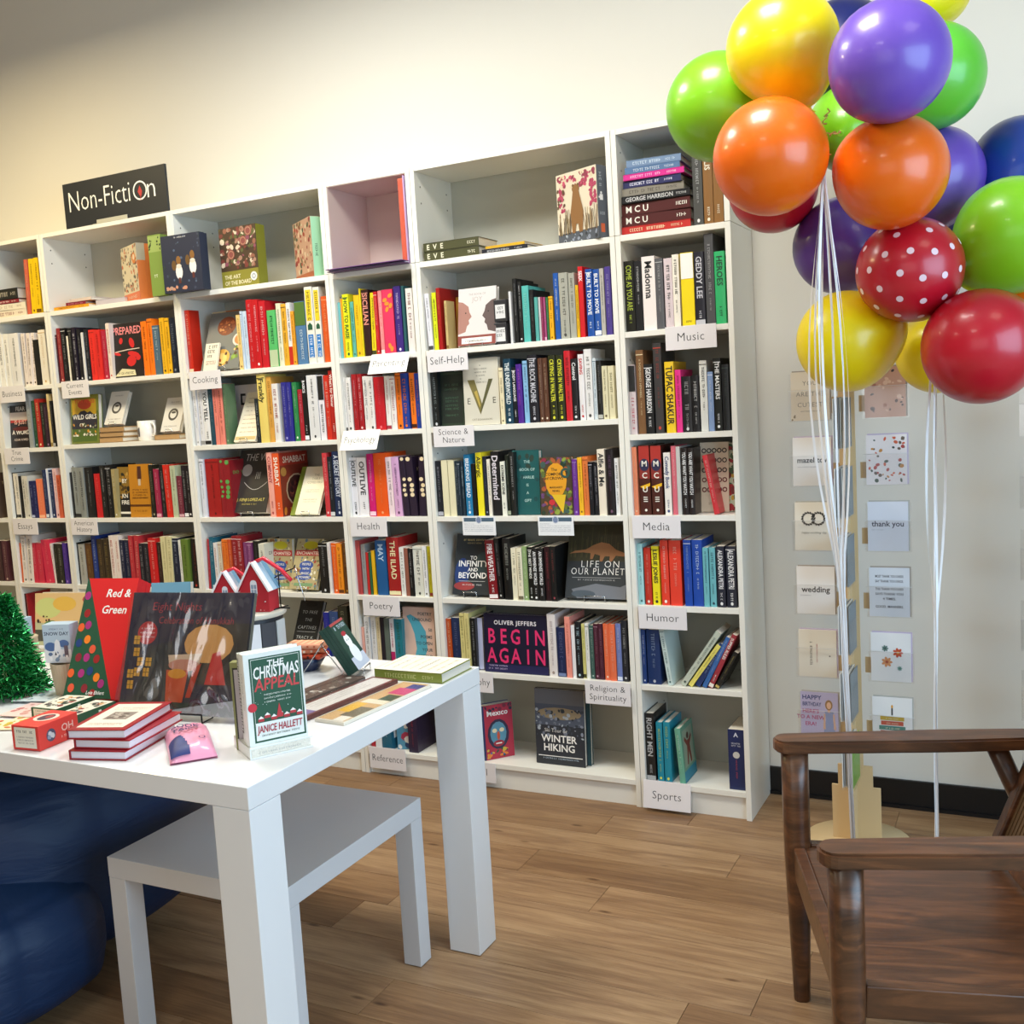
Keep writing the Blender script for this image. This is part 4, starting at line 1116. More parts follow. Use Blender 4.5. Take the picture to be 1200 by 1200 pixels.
def a_wild(F, w, h):
    F.rect(0, h*.66, w, h, '8a8c34'); F.rect(w*.05, h*.6, w*.92, h*.9, 'd0a428'); F.ell(w*.5, h*.8, w*.25, h*.1, 'c84828'); F.text('TIYA MILES', w*.5, h*.83, w*.15, 'e05030', True, fit=w*.75)
    P = [(.03, .3), (.03, .56), (.15, .62), (.25, .6), (.35, .66), (.5, .68), (.6, .63), (.7, .66), (.85, .58), (.95, .56), (.95, .3)]; F.poly([(u*w, v*h) for u, v in P][::-1], '2c2a34')
    F.text('WILD GIRLS', w*.5, h*.5, w*.17, 'efece4', True, fit=w*.86); F.rect(w*.05, h*.04, w*.93, h*.3, '4c6228'); F.speckle(w*.06, h*.15, w*.92, h*.42, ['c88c30', '6a4a24', '8c8c70', '3c4828', 'e0dcc8'], 30, .004, .009, A3R); F.speckle(w*.06, h*.14, w*.92, h*.2, ['e8e4d4', 'c8c4b0'], 12, .004, .007, A3R)
face_book(-3.158, .03, zE[2], .180, .225, .024, 5, '6a7430', a_wild, 'olive WILD GIRLS book under the Current Events sign')
def a_byk(F, w, h):
    F.rect(0, h*.4, w, h, '8a6a28'); F.rect(0, 0, w, h*.45, '181818'); F.speckle(0, h*.35, w, h*.9, ['a87c30', '4c3818', '202018', 'c09848'], 24, .006, .014, A3R)
    for l, v in (('BY', .68), ('KN', .38), ('FIRE', .25)): F.text(l, w*.55, h*v, w*.34, 'f0ece0', True)
    F.rect(w*.1, h*.06, w*.95, h*.1, 'e8e4d8')
face_book(-2.895, .03, zE[3], .078, .228, .04, 3, '1c1a16', a_byk, 'black and gold BY KN cover above American History sign')
def a_amb(F, w, h):
    F.ell(w*.5, h*.8, w*.14, h*.14, 'a06a20'); F.rect(w*.42, h*.72, w*.6, h*.96, '4a2820'); F.rect(w*.44, h*.6, w*.56, h*.72, 'c8b8a0'); scr(F, w, h, .5, '5c3410', 4, .03); F.rect(0, h*.2, w, h*.24, '5a3008'); F.line([(w*.1, h*.36), (w*.9, h*.36)], .002, '5a3410'); F.scribble(w*.2, h*.1, w*.6, h*.03, '7a4810', A3R)
face_book(-2.812, .02, zE[3], .127, .240, .022, 3, 'c08020', a_amb, 'amber orange cover with a small dark figure above American History sign')
def a_fear(F, w, h):
    F.rect(w*.0, h*.66, w, h*.84, 'd8c8bc'); F.poly([(w*.5, h*.6), (w*.02, h*.6), (w*.02, h*.66), (w, h*.66)], 'b03028')
    for l, v, c in (('FEAR', .87, 'd8d4cc'), ('IS JUST', .56, 'e8b8a8'), ('A WORD', .32, 'f0e8e0'), ('AZAM AHMED', .17, 'c8b8b0')): F.text(l, w*.48, h*v, w*(.19 if v != .17 else .1), c, True)
    F.ell(w*.5, h*.45, w*.4, h*.05, '5c1c18')
face_book(-3.578, .03, zF[2], .155, .205, .024, 4, '1c1416', a_fear, 'black FEAR IS JUST A WORD book above the True Crime sign')
# two small card-books standing on stacks, and a mug
for k, (bx, n, nm) in enumerate(((-2.975, 3, 'left'), (-2.632, 1, 'right'))):
    for i in range(n):
        rt = empty('book', (bx+.004*((i*7) % 3), .03, zE[2]+.0005+i*.0235), (0, 0, math.radians((i*5) % 4-1)), 'blank kraft brown book lying flat, %s of the %s stack beside the mug' % (['bottom', 'middle', 'top'][i] if n == 3 else 'only one', nm), 'book', 'kraft books lying flat on the mug shelf')
        m = MB(); m.bbox(0, .148, 0, .12, 0, .004, 'b89468', .001); m.bbox(0, .148, 0, .12, .019, .023, 'b89468', .001); m.bbox(0, .148, 0, .004, .0, .023, 'b08c60', .001); m.build('cover', rt); m = MB(); m.box(.003, .145, .0045, .118, .0042, .0188, PAGES); m.build('pages', rt)
    def a_moon(F, w, h):
        F.scribble(w*.25, h*.85, w*.5, h*.03, '888078', A3R); F.ring(w*.5, h*.5, w*.17, w*.26, '4c4844'); F.ell(w*.5, h*.56, w*.12, w*.05, '4c4844'); F.scribble(w*.15, h*.14, w*.7, h*.03, '888078', A3R)
    face_book(bx+.022, .045, zE[2]+.0005+n*.0235, .112, .162, .02, 23, 'dcd8d0', a_moon, 'white book with a round dark emblem on the %s brown display' % nm, easel='white emblem book, %s display' % nm)
rt = empty('mug', (-2.735, .09, zE[2]), label='white mug with a picture of books on its side', cat='mug')
m = MB(); m.lathe([(.036, .0), (.04, .004), (.041, .09), (.0385, .0905), (.037, .086), (.036, .008), (.001, .006)], mat('ece8e2', .2, .3), 28)
for k in range(6):
    a0 = -2.1+.13*k; Fm = Face(m, (.0412*math.cos(a0), .0412*math.sin(a0), .02), (-math.sin(a0), math.cos(a0), 0), (0, 0, 1), (math.cos(a0), math.sin(a0), 0)); Fm.k = 4; Fm.rect(-.0022, 0, .0022, .034+.004*(k % 3), ['7a2c34', '3c3c44', '8a8478', '40302c', '5c5c60', '302428'][k])
m.build('cup', rt); m = MB(); m.tube([(.040, 0, .075), (.058, .0, .078), (.068, 0, .062), (.068, 0, .04), (.058, 0, .022), (.04, 0, .022)], .005, mat('ece8e2', .2, .3), 8); m.build('handle', rt); rt.rotation_euler = (0, 0, -.25)

# ------------------------------------------------------------------ books lying in stacks on the top shelves
def flat_book(x0, y0, z0, w, d, t, col, txt, label, title=None, yaw=0, grp=None, hard=True, wtop=None, lead='-'):
    rt = empty('book', (x0, y0, z0), (0, 0, math.radians(yaw)), label, 'book', grp); cv = MB(); pg = MB(); m = mat(col, .38, .15); b = .0024 if t > .012 else .0012
    cv.bbox(0, w, 0, d, 0, b, m, .0004); cv.bbox(0, w, 0, d, t-b, t, m, .0004); cv.bbox(0, w, 0, .003, 0, t, m, .0008)
    F = Face(cv, (0, 0, 0), (1, 0, 0), (0, 0, 1), (0, -1, 0))
    if title: F.text(title, w*.06, t*.24, min(t*.8, .03), txt, True, 'l', fit=w*.7); F.scribble(w*.8, t*.35, w*.13, t*.3, txt, A3R)
    elif txt: F.scribble(w*.12, t*.3, w*.5, t*.4, txt, A3R); F.scribble(w*.72, t*.35, w*.15, t*.3, txt, A3R)
    if wtop: wtop(Face(cv, (0, 0, t), (1, 0, 0), (0, 1, 0), (0, 0, 1)), w, d)
    pg.box(.003, w-.003, .004, d-.003, b+.0002, t-b-.0002, PAGES); cv.build('cover', rt); pg.build('pages', rt); return rt
z = 2.0205
for i, (w, t, c, tx, ti, x, lb) in enumerate([(.242, .026, 'c02c28', 'e8d8b0', None, -.378, 'red book, lowest of the music pile by the balloons'),
    (.242, .036, '501c1c', 'f0ece0', 'M C U', -.378, 'dark red MCU book, second from the bottom of music pile'), (.242, .038, '501c1c', 'f0ece0', 'M C U', -.378, 'dark red MCU book, third from the bottom of music pile'),
    (.24, .024, '17171a', 'c8c8c8', 'GEORGE HARRISON', -.374, 'black book in the middle of the pile by the balloons'), (.215, .026, '8a8478', '5c564c', None, -.372, 'grey brown book above the black one in music pile'),
    (.205, .024, '2a2c5c', 'e0e0f0', None, -.369, 'navy book under the pink one in music pile'), (.212, .020, 'd82c90', 'f0c0e0', None, -.364, 'bright pink book near the top of music pile'),
    (.19, .022, '5878a0', 'c8d4e0', None, -.359, 'steel blue book, second from the top of music pile'), (.188, .024, '7890b0', 'c8d8e8', None, -.354, 'pale blue book on top of music pile')]):
    flat_book(x, .012+(i % 3)*.004, z, w, .15, t, c, tx, lb, ti, yaw=[0, 1, -1, 0, 2, -1, 1, 3, 4][i], grp='pile of music books')
    z += t+.0006
for i, (x, t, h, c, tx, ti) in enumerate([(-.124, .032, .245, '4a4a48', 'e0e0e0', None), (-.089, .031, .24, '8a6030', 'efe6d0', 'ELLIS'), (-.056, .031, .24, '8a6030', 'efe6d0', 'ELLIS')]):
    rt = empty('book', (x+t, .012, 2.0204), (0, 0, math.pi/2), ['dark grey book standing beside the music pile', 'brown book standing second right of the music pile', 'brown book standing last in the top music shelf'][i], 'book', 'upright books by the music pile')
    cv = MB(); pg = MB(); book_parts(cv, pg, .15, h, t, c, True, None, spine_print(c, tx, ti or '~', RND)); cv.build('cover', rt); pg.build('pages', rt)
z = 2.0205
for i in range(2):
    def dec(F, w, d): F.ell(w*.5, d*.5, w*.2, d*.2, '8a8458')
    rt = flat_book(-1.168, .014, z, .235, .155, .033, '4c4c30', 'e8e4cc', 'mottled green EVE book lying flat, %s of two' % ['lower', 'upper'][i], 'E  V  E', grp='two lying EVE books'); z += .0336
    m = rt.children[0]
flat_book(-.925, .02, 2.0205, .185, .14, .017, '20222c', 'c8c8c8', 'black book lying flat on the empty top shelf, lower one', yaw=0, grp='two flat books on the empty shelf')
flat_book(-.915, .03, 2.0381, .165, .14, .010, 'd8a828', None, 'yellow slim book lying flat atop the black one', yaw=-4, grp='two flat books on the empty shelf')
for i, (x, y, w, c) in enumerate(((-1.578, -.04, .355, '5c3c70'), (-1.574, -.03, .35, 'e8e0e8'), (-1.576, -.05, .352, '6a4480'))):
    m = MB(); m.bbox(0, w, 0, .27, 0, .003, c, .0008); o = m.build('folder', None, (x, y, 2.0205+i*.0036)); o.rotation_euler = (0, 0, math.radians([0, 1, -1.0][i])); tag(o, ['purple paper folder, lowest of three on the pink shelf', 'white paper folder between two purple ones', 'purple paper folder on top of three on the pink shelf'][i], 'folder', 'flat folders on the pink shelf')
# pink lined cubby: papers standing at its right side
m = MB(); m.bbox(0, .026, 0, .24, 0, .315, 'e0684c', .001); [m.box(.004*k+.002, .004*k+.003, -.0006, 0, .01, .31, 'b84838') for k in range(6)]; o = m.build('wrapping_paper_pad', None, (-1.256, .004, 2.0207)); tag(o, 'coral orange paper pad standing at the right of the pink cubby', 'paper pad')
m = MB(); m.bbox(0, .006, 0, .26, 0, .322, 'b898c0', .0006); o = m.build('wrapping_paper_pad', None, (-1.2285, -.006, 2.0207)); tag(o, 'thin lilac paper pad beside the coral one in the pink cubby', 'paper pad')
m = MB(); PK = 'dccac0'; m.box(-1.5795, -1.578, .002, .27, 2.024, 2.350, PK); m.box(-1.578, -1.245, .2695, .271, 2.024, 2.350, 'dcc8be'); m.box(-1.578, -1.2215, .003, .269, 2.3495, 2.3515, PK); tag(m.build('paper_lining'), 'pale pink paper lining the top cubby of narrow bookcase', 'lining')
# flat books, Current Events top
flat_book(-3.168, .015, 2.0205, .225, .15, .016, 'e8a028', '5c3408', 'orange book lying flat, lowest in the corner under Non-Fiction', None, 0, 'flat pile under the Non-Fiction sign')
flat_book(-3.105, .03, 2.0371, .12, .11, .016, '7a2038', 'c88898', 'dark red small book lying on the orange one', None, 3, 'flat pile under the Non-Fiction sign')
flat_book(-3.10, .045, 2.0537, .16, .12, .014, 'd8c8c0', None, 'pale small book topping the pile under Non-Fiction', None, -5, 'flat pile under the Non-Fiction sign')
flat_book(-2.935, .05, 2.0205, .17, .16, .03, 'b8b0b8', None, 'grey lilac book lying left of the orange puzzle', None, 4, 'flat pile under the Non-Fiction sign')
z = 2.0205
for i, (w, t, c, tx, lb) in enumerate([(.22, .034, 'e0d4c0', '8a3c34', 'cream book, lowest of the far left pile'), (.21, .03, 'e4dcc8', 'b8a890', 'cream book, second of the far left pile'), (.17, .018, '8a2830', 'f0e8e0', 'dark red book in the far left pile'),
                                   (.17, .05, '242420', 'b8b0a0', 'thick black book topping the far left pile')]):
    flat_book(-3.578, .02, z, w, .14, t, c, tx, lb, None, (i*2) % 3, 'far left pile of books'); z += t+.0006

# ------------------------------------------------------------------ boxed puzzles on top shelves
def puzzle(x, y, w, h, t, yaw, front, side, art, label, side_art=None):
    rt = empty('puzzle_box', (x, y, 2.0204), (0, 0, math.radians(yaw)), label, 'puzzle box', 'boxed puzzles on the top shelves')
    m = MB(); m.bbox(0, w, 0, t*.62, 0, h, front, .0015); F = Face(m, (0, 0, 0), (1, 0, 0), (0, 0, 1), (0, -1, 0)); art(F, w, h)
    F2 = Face(m, (w, 0, 0), (0, 1, 0), (0, 0, 1), (1, 0, 0)); F2.rect(.001, .001, t*.615, h-.001, side)
    if side_art: side_art(F2, t*.62, h)
    m.build('box_lid', rt); m = MB(); m.bbox(.0015, w-.0015, t*.62, t, .0015, h-.0015, side, .0015); m.build('box_base', rt)
def a_bear(F, w, h):
    F.rect(0, 0, w, h, 'dcd0b8'); F.rect(0, 0, w, h*.16, '4c525c'); F.speckle(w*.02, 0, w*.98, h*.14, ['8890a0', 'a8b0b8', '2c3038'], 30, .004, .009, A3R)
    F.speckle(w*.02, h*.75, w*.98, h*.98, ['a83858', 'c04868', '8a3048', 'd8c8a8'], 60, .005, .011, A3R); F.speckle(0, h*.45, w*.22, h*.8, ['b04060', 'a83858', '5c4430'], 30, .005, .01, A3R); F.speckle(w*.8, h*.45, w, h*.8, ['b04060', 'a83858'], 26, .005, .01, A3R)
    for i in range(60):
        u = A3R.uniform(.02, .98)*w; 
        if .34*w < u < .68*w: continue
        F.line([(u, h*.14), (u+A3R.uniform(-.01, .01), h*A3R.uniform(.3, .5))], .002, A3R.choice(['5c4430', '8a6a40', 'a08858', '3c3428'])); F.k -= .08
    F.k += 1
    F.poly([(w*.42, h*.72), (w*.56, h*.72), (w*.66, h*.42), (w*.62, h*.14), (w*.54, h*.14), (w*.52, h*.26), (w*.47, h*.26), (w*.44, h*.14), (w*.37, h*.14), (w*.34, h*.42)][::-1], '8a6034'); F.ell(w*.49, h*.75, w*.09, h*.06, '8a6034'); F.ell(w*.43, h*.8, w*.025, h*.02, '6a4824'); F.ell(w*.55, h*.8, w*.025, h*.02, '6a4824')
def s_bear(F, w, h): F.scribble(w*.3, h*.9, h*.16, w*.3, 'b0b8c0', A3R, -math.pi/2); F.rect(w*.3, h*.52, w*.7, h*.6, 'f0f0f0'); F.ell(w*.5, h*.62, w*.12, w*.12, 'f0f0f0'); F.ell(w*.25, h*.56, w*.1, w*.1, 'f0f0f0'); F.scribble(w*.25, h*.32, w*.5, h*.04, 'b0b8c0', A3R); F.rect(w*.3, h*.08, w*.8, h*.2, 'd86840')
puzzle(-.640, .075, .205, .245, .06, -24, '4c525c', '5c626c', a_bear, 'grey puzzle box with a brown bear among red flowers', s_bear)
def a_mint(F, w, h): F.rect(0, 0, w, h, 'c0987c'); F.speckle(0, h*.1, w, h, ['a04838', 'd8b898', '7a6a48', '8a3430', 'c8c0a0', '4c5a40'], 80, .006, .014, A3R); F.rect(0, 0, w, h*.1, 'a8603c')
puzzle(-1.845, .115, .20, .235, .06, -32, 'c0987c', '98c8a4', a_mint, 'mint green puzzle box with a reddish picture, rightmost on Cooking bookcase', lambda F, w, h: F.scribble(w*.35, h*.55, h*.2, w*.25, '2c4838', A3R, -math.pi/2))
def a_board(F, w, h):
    F.rect(0, h*.28, w, h, '4a3828'); F.rect(0, 0, w, h*.28, '8a8430'); F.speckle(0, h*.3, w, h, ['7a3c34', '94604c', '5c6038', 'a8806c', 'd8c8b0', '3c2c24', '8a4c5c'], 120, .005, .014, A3R)
    for u, v in ((.3, .55), (.65, .75), (.8, .9)): F.ell(w*u, h*v, w*.1, w*.1, '8a4a44'); F.ring(w*u, h*v, w*.06, w*.08, 'b08068')
    F.text('THE ART', w*.08, h*.15, w*.11, 'e8e0b8', True, 'l'); F.text('OF THE BOARD', w*.08, h*.05, w*.11, 'e8e0b8', True, 'l', fit=w*.72); F.ell(w*.87, h*.15, w*.09, w*.09, 'e8e8e0'); F.ring(w*.87, h*.15, w*.03, w*.05, '8890a8')
puzzle(-2.165, .03, .205, .245, .055, -3, '4a3828', '7a7c28', a_board, 'olive puzzle box THE ART OF THE BOARD')
def a_navy(F, w, h):
    F.rect(0, 0, w, h, '262c40'); F.speckle(0, 0, w, h, ['3c4458', '2c3c38', '50607a'], 40, .003, .007, A3R)
    for u, v in ((.42, .35), (.78, .42)): F.ell(w*u, h*v, w*.09, h*.13, 'e8e4e0'); F.ell(w*u, h*(v+.2), w*.06, h*.08, '8a6030'); F.ell(w*u, h*(v+.1), w*.07, h*.04, 'd8d0c0'); F.rect(w*(u-.03), h*(v-.2), w*(u+.03), h*(v-.1), '5c2c28'); F.ell(w*(u-.12), h*(v+.12), w*.06, h*.09, '6a4c28')
    F.scribble(w*.35, h*.94, w*.3, h*.025, 'e8e8e8', A3R); F.speckle(w*.05, h*.03, w*.6, h*.12, ['c88c70', 'b09080'], 14, .005, .01, A3R)
puzzle(-2.408, -.055, .205, .235, .05, 3, '262c40', '2c3448', a_navy, 'navy puzzle box with white and gold bird figures, across the divider')
def a_green(F, w, h): F.rect(0, 0, w, h, '7c9444'); F.rect(0, h*.72, w, h*.98, '98ac60'); F.speckle(0, h*.74, w, h*.97, ['2c3c24'], 12, .004, .008, A3R); F.scribble(w*.3, h*.3, w*.4, h*.05, 'e8ecd0', A3R)
puzzle(-2.505, -.03, .072, .255, .21, 0, '7c9444', '6c8438', a_green, 'green puzzle box standing spine out left of the navy one')
def a_org(F, w, h):
    F.rect(0, h*.16, w, h, 'd8ccb0'); F.rect(0, 0, w, h*.16, 'd87850'); F.speckle(0, h*.18, w, h, ['5c5448', 'a87850', '8a8c7c', 'c86c40', '3c3830', 'b8a888'], 110, .005, .01, A3R); F.ell(w*.82, h*.75, w*.12, h*.1, 'd88848'); F.ell(w*.82, h*.77, w*.06, h*.05, 'e8d8c0'); F.scribble(w*.3, h*.06, w*.5, h*.05, 'e8c8b0', A3R)
puzzle(-2.80, .095, .20, .245, .06, -25, 'd87850', 'd07030', a_org, 'orange puzzle box with rows of tiny portraits', lambda F, w, h: F.rect(0, h*.7, w, h, 'b0a48c'))

# ------------------------------------------------------------------ the section signs
def shelf_sign(x, z, lines, label, tilt=0, w=.175, h=.078, roll=0, col='e6e2e4', y=-.012, sz=.04):
    rt = empty('shelf_sign', (x, y, z), (math.radians(tilt), math.radians(roll), 0), label, 'sign', 'white section signs on the shelf edges')
    m = MB(); m.bbox(0, w, 0, .002, -h, 0, mat(col, .5), .0005); F = Face(m, (0, 0, -h), (1, 0, 0), (0, 0, 1), (0, -1, 0))
    n = len(lines)
    for i, l in enumerate(lines): F.text(l, w/2, h*(.36 if n == 1 else (.58 if i == 0 else .2)), sz if n == 1 else sz*.8, '2a2a30', False, fit=w*.86, sp=.02)
    m.build('sign_plate', rt); m = MB(); m.box(.02, w-.02, .002, .0108, -.022, -.0015, FILM); m.build('clip', rt)
for x, z, L, lb, kw in [(-.232, 1.697, ['Music'], 'Music sign', {}), (-.382, 1.060, ['Media'], 'Media sign', {}), (-.374, .740, ['Humor'], 'Humor sign', {}), (-.385, .112, ['Sports'], 'Sports sign', dict(tilt=-8, h=.1)),
    (-1.169, 1.686, ['Self-Help'], 'Self-Help sign', {}), (-1.163, 1.404, ['Science &', 'Nature'], 'Science and Nature sign', {}), (-1.578, 1.061, ['Health'], 'Health sign', {}),
    (-1.545, .741, ['Poetry'], 'Poetry sign', {}), (-1.568, .118, ['Reference'], 'Reference sign', dict(h=.09)), (-2.358, 1.688, ['Cooking'], 'Cooking sign', {}), (-3.140, 1.695, ['Current', 'Events'], 'Current Events sign', {}),
    (-3.565, 1.697, ['Business'], 'Business sign', {}), (-3.579, 1.402, ['True', 'Crime'], 'True Crime sign', {}), (-3.573, 1.061, ['Essays'], 'Essays sign', {}), (-3.171, 1.061, ['American', 'History'], 'American History sign', {}),
    (-1.147, .461, ['Biography'], 'Biography sign', {}), (-.593, .460, ['Religion &', 'Spirituality'], 'Religion and Spirituality sign', dict(h=.086)), (-1.160, .104, ['Travel'], 'Travel sign partly hidden by the table leg', {})]:
    shelf_sign(x, z, L, 'small white shelf-edge '+lb+' with dark lettering', **kw)
shelf_sign(-1.416, 1.693, ['Parenting'], 'small white Parenting sign tipped up towards the light', tilt=-27, h=.085, col='f6f4ee')  # both tipped signs get a paler plate, ceiling light put into the colour
shelf_sign(-1.575, 1.405, ['Psychology'], 'small white Psychology sign tipped up towards the light', tilt=-27, h=.085, col='f6f4ee')
for i, x in enumerate((-1.061, -.745)):
    rt = empty('notice_card', (x, -.012, 1.062), label='white notice card with a blue header, %s of two' % ['left', 'right'][i], cat='card', group='two notice cards on the shelf edge')
    m = MB(); w, h = .141, .072; m.bbox(0, w, 0, .0015, -h, 0, 'eceef0', .0004); F = Face(m, (0, 0, -h), (1, 0, 0), (0, 0, 1), (0, -1, 0)); F.rect(w*.05, h*.72, w*.95, h*.92, '4c6478'); F.ell(w*.5, h*.8, w*.09, h*.19, 'c8d0dc'); F.ell(w*.5, h*.8, w*.07, h*.15, '7888a8')
    for v in (.58, .48, .38, .28, .2): F.scribble(w*.06, h*v, w*(.86 if v < .58 else .3), h*.03, '8890a0', A3R)
    m.build('card_sheet', rt)
rt = empty('shop_sign', (-3.045, .075, 2.3702), (0, 0, 0), 'dark Non-Fiction sign with white letters standing on the bookcase', 'sign')
rt.location = (-3.052, .03, 2.3702); m = MB(); w, h = .622, .205; m.bbox(0, w, 0, .012, .002, h, mat('1e2228', .5), .001); F = Face(m, (0, 0, 0), (1, 0, 0), (0, 0, 1), (0, -1, 0))
F.text('Non-Ficti', w*.04, h*.38, .128, 'f2f0e8', False, 'l', fit=w*.63); F.ring(w*.755, h*.56, .034, .041, 'f2f0e8', 26); F.text('n', w*.86, h*.38, .128, 'f2f0e8', False, fit=.09)
F.poly([(w*.755, h*.66), (w*.733, h*.54), (w*.748, h*.46), (w*.765, h*.44), (w*.775, h*.54)], 'b83838'); F.line([(w*.757, h*.46), (w*.757, h*.36)], .003, 'b83838')
m.build('sign_board', rt); m = MB(); m.bbox(w*.32, w*.62, -.03, .035, 0, .002, 'b8b4a4', .0005); m.bbox(w*.32, w*.62, -.005, -.002, 0, .024, 'b8b4a4', .0005); m.build('sign_foot', rt)

# ------------------------------------------------------------------ white table and small side table
TZ = .775; TX1 = -.462; TY0 = -1.948; TY1 = -1.018; TX0 = -2.30
def parsons(name, x0, x1, y0, y1, z, leg, th, m, label, cat, r):
    rt = empty(name, (x0, y0, 0), (0, 0, 0), label, cat); w, d = x1-x0, y1-y0
    b = MB(); b.bbox(0, w, 0, d, z-th, z, m, r); b.build('tabletop', rt)
    for a, c in ((0, 0), (w-leg, 0), (0, d-leg), (w-leg, d-leg)):
        b = MB(); b.bbox(a+.0005, a+leg-.0005, c+.0005, c+leg-.0005, .002, z-th-.0006, m, r); o = b.build('leg', rt)
        b = MB(); b.box(a+.004, a+leg-.004, c+.004, c+leg-.004, 0, .0022, '3a3a3c'); b.build('foot_pad', o)
    return rt
parsons('table', TX0, TX1, TY0, TY1, TZ, .094, .046, TABLE, 'long glossy white table with thick square legs holding the display', 'table', .0015)
parsons('side_table', -1.115, -.583, -1.735, -1.165, .45, .053, .05, BENCH, 'low white square side table tucked under the long table', 'side table', .001)

# navy bean bag under the table
def bean_bag():
    rt = empty('bean_bag', (-1.72, -1.55, 0), label='large wrinkled navy blue nylon bean bag under the white table', cat='bean bag')
    for (cx, cy, cz, rx, ry, rz, nm) in ((0, .1, .335, .46, .46, .335, 'bag'), (.10, -.26, .19, .42, .30, .195, 'front_fold')):
        bm = bmesh.new(); bmesh.ops.create_uvsphere(bm, u_segments=96, v_segments=56, radius=1)
        for v in bm.verts:
            d = v.co.normalized(); th = math.atan2(d.y, d.x)
            r = .95-.045*(1-abs(math.sin(2.5*th+.4)))**9-.02*math.exp(-((d.z-.62)/.05)**2)+.012*math.sin(5*th+3*d.z)+.006*math.sin(11*th+9*d.z)*(1-abs(d.z))+.008*math.sin(14*d.z+2*th)*(.3+max(0, d.z))
            p = Vector((math.copysign(abs(d.x)**.7, d.x)*rx*.97, math.copysign(abs(d.y)**.7, d.y)*ry*.97, math.copysign(abs(d.z)**.6, d.z)*rz))*r
            v.co = Vector((cx, cy, cz))+p
            v.co.z = max(v.co.z, .002)
        m = MB(); m.frombm(bm, NYLON, True); m.build(nm, rt)
    return rt
bean_bag()

# ------------------------------------------------------------------ things on the table
TT = TZ+.0003
def at(x, y, z=TT): return Vector((x, y, z))
# stack of three red books
def a_redtop(F, w, d): 
    F.rect(w*.1, d*.08, w*.9, d*.92, 'e8dccc'); F.rect(w*.3, d*.35, w*.72, d*.62, '8a8078'); F.speckle(w*.32, d*.36, w*.7, d*.6, ['5c544c', 'b0a89c'], 16, .004, .01, A3R)
    for v in (.16, .2, .7, .76): F.scribble(w*.2, d*v, w*.6, d*.02, '9a8c84', A3R)
z = TT
for i, (dx, dy, yw) in enumerate(((0, 0, 14), (.004, .012, 13), (-.006, .004, 17))):
    t = .021; rt = empty('book', (-.958+dx, -1.938+dy, z), (0, 0, math.radians(yw)), ['lowest', 'middle', 'top'][i]+' red book of the three stacked on the white table', 'book', 'three red books stacked on the table')
    cv = MB(); w, d = .136, .205; RD = mat('98101e', .45); cv.bbox(0, w, 0, d, 0, .0026, RD, .0006); cv.bbox(0, w, 0, d, t-.0026, t, RD, .0006); cv.bbox(0, .003, 0, d, 0, t, RD, .001)
    if i == 2: a_redtop(Face(cv, (0, 0, t), (1, 0, 0), (0, 1, 0), (0, 0, 1)), w, d)
    cv.build('cover', rt); pg = MB(); pg.box(.0032, w-.004, .004, d-.004, .0027, t-.0027, 'e6e2ea'); pg.build('pages', rt); z += t+.0004
# red box and the two green boxes
def small_box(x, y, w, d, h, yaw, col, label, front=None, side=None, top=None, z=TT, name='boxed_card_set', grp='small boxed sets on the table'):
    rt = empty(name, (x, y, z), (0, 0, math.radians(yaw)), label, 'box', grp); m = MB(); m.bbox(0, w, 0, d, 0, h, col, .0012)
    if front: front(Face(m, (0, 0, 0), (1, 0, 0), (0, 0, 1), (0, -1, 0)), w, h)
    if side: side(Face(m, (w, 0, 0), (0, 1, 0), (0, 0, 1), (1, 0, 0)), d, h)
    if top: top(Face(m, (0, 0, h), (1, 0, 0), (0, 1, 0), (0, 0, 1)), w, d)
    m.build('box_body', rt); return rt
def f_lab(c):
    def f(F, w, h):
        F.rect(w*.1, h*.1, w*.9, h*.92, c); F.scribble(w*.18, h*.7, w*.6, h*.1, '3c3838', A3R)
        for v in (.5, .38, .26): F.scribble(w*.18, h*v, w*.62, h*.06, '8a8480', A3R)
    return f
def s_red(F, d, h): F.ell(d*.3, h*.48, h*.24, h*.26, '4a4e68'); F.speckle(d*.2, h*.3, d*.4, h*.65, ['c8d0d8', '8a9cb8'], 6, .003, .006, A3R); F.text('OH', d*.72, h*.45, h*.42, 'f0c0b8', True); F.scribble(d*.55, h*.2, d*.35, h*.1, 'f0c0b8', A3R)
def t_red(F, w, d): F.ell(w*.5, d*.55, w*.36, d*.25, 'e8c8b8'); F.ell(w*.5, d*.55, w*.22, d*.2, '4c3c4c'); F.ell(w*.55, d*.6, w*.1, d*.1, 'a83838')
small_box(-1.150, -1.925, .078, .115, .056, 5, 'd83c34', 'bright red box with a white label at the table edge', f_lab('e8e4d4'), s_red, t_red)
def s_grn(F, d, h): F.rect(0, h*.0, d, h, '1c4c30'); F.rect(d*.55, h*.3, d*.62, h*.8, 'd8d8c8')
def t_grn(F, w, d): F.rect(w*.03, d*.03, w*.97, d*.97, 'dcd8c8'); F.speckle(w*.1, d*.1, w*.9, d*.9, ['8a3838', '3c5c44', '50484c', 'c8a070', '2c3c34', 'b8b0a0'], 26, .004, .012, A3R); F.text('MERRY', w*.5, d*.2, w*.2, '4c4848', True)
small_box(-1.185, -1.775, .062, .12, .034, 2, '1c4c30', 'green and white box right behind the red box, nearer the red book stack', f_lab('e8d8cc'), s_grn, t_grn)
small_box(-1.315, -1.745, .085, .12, .030, 2, '1c4c30', 'green and white box left of its twin, by the tinsel tree', f_lab('e8d8cc'), s_grn, t_grn)
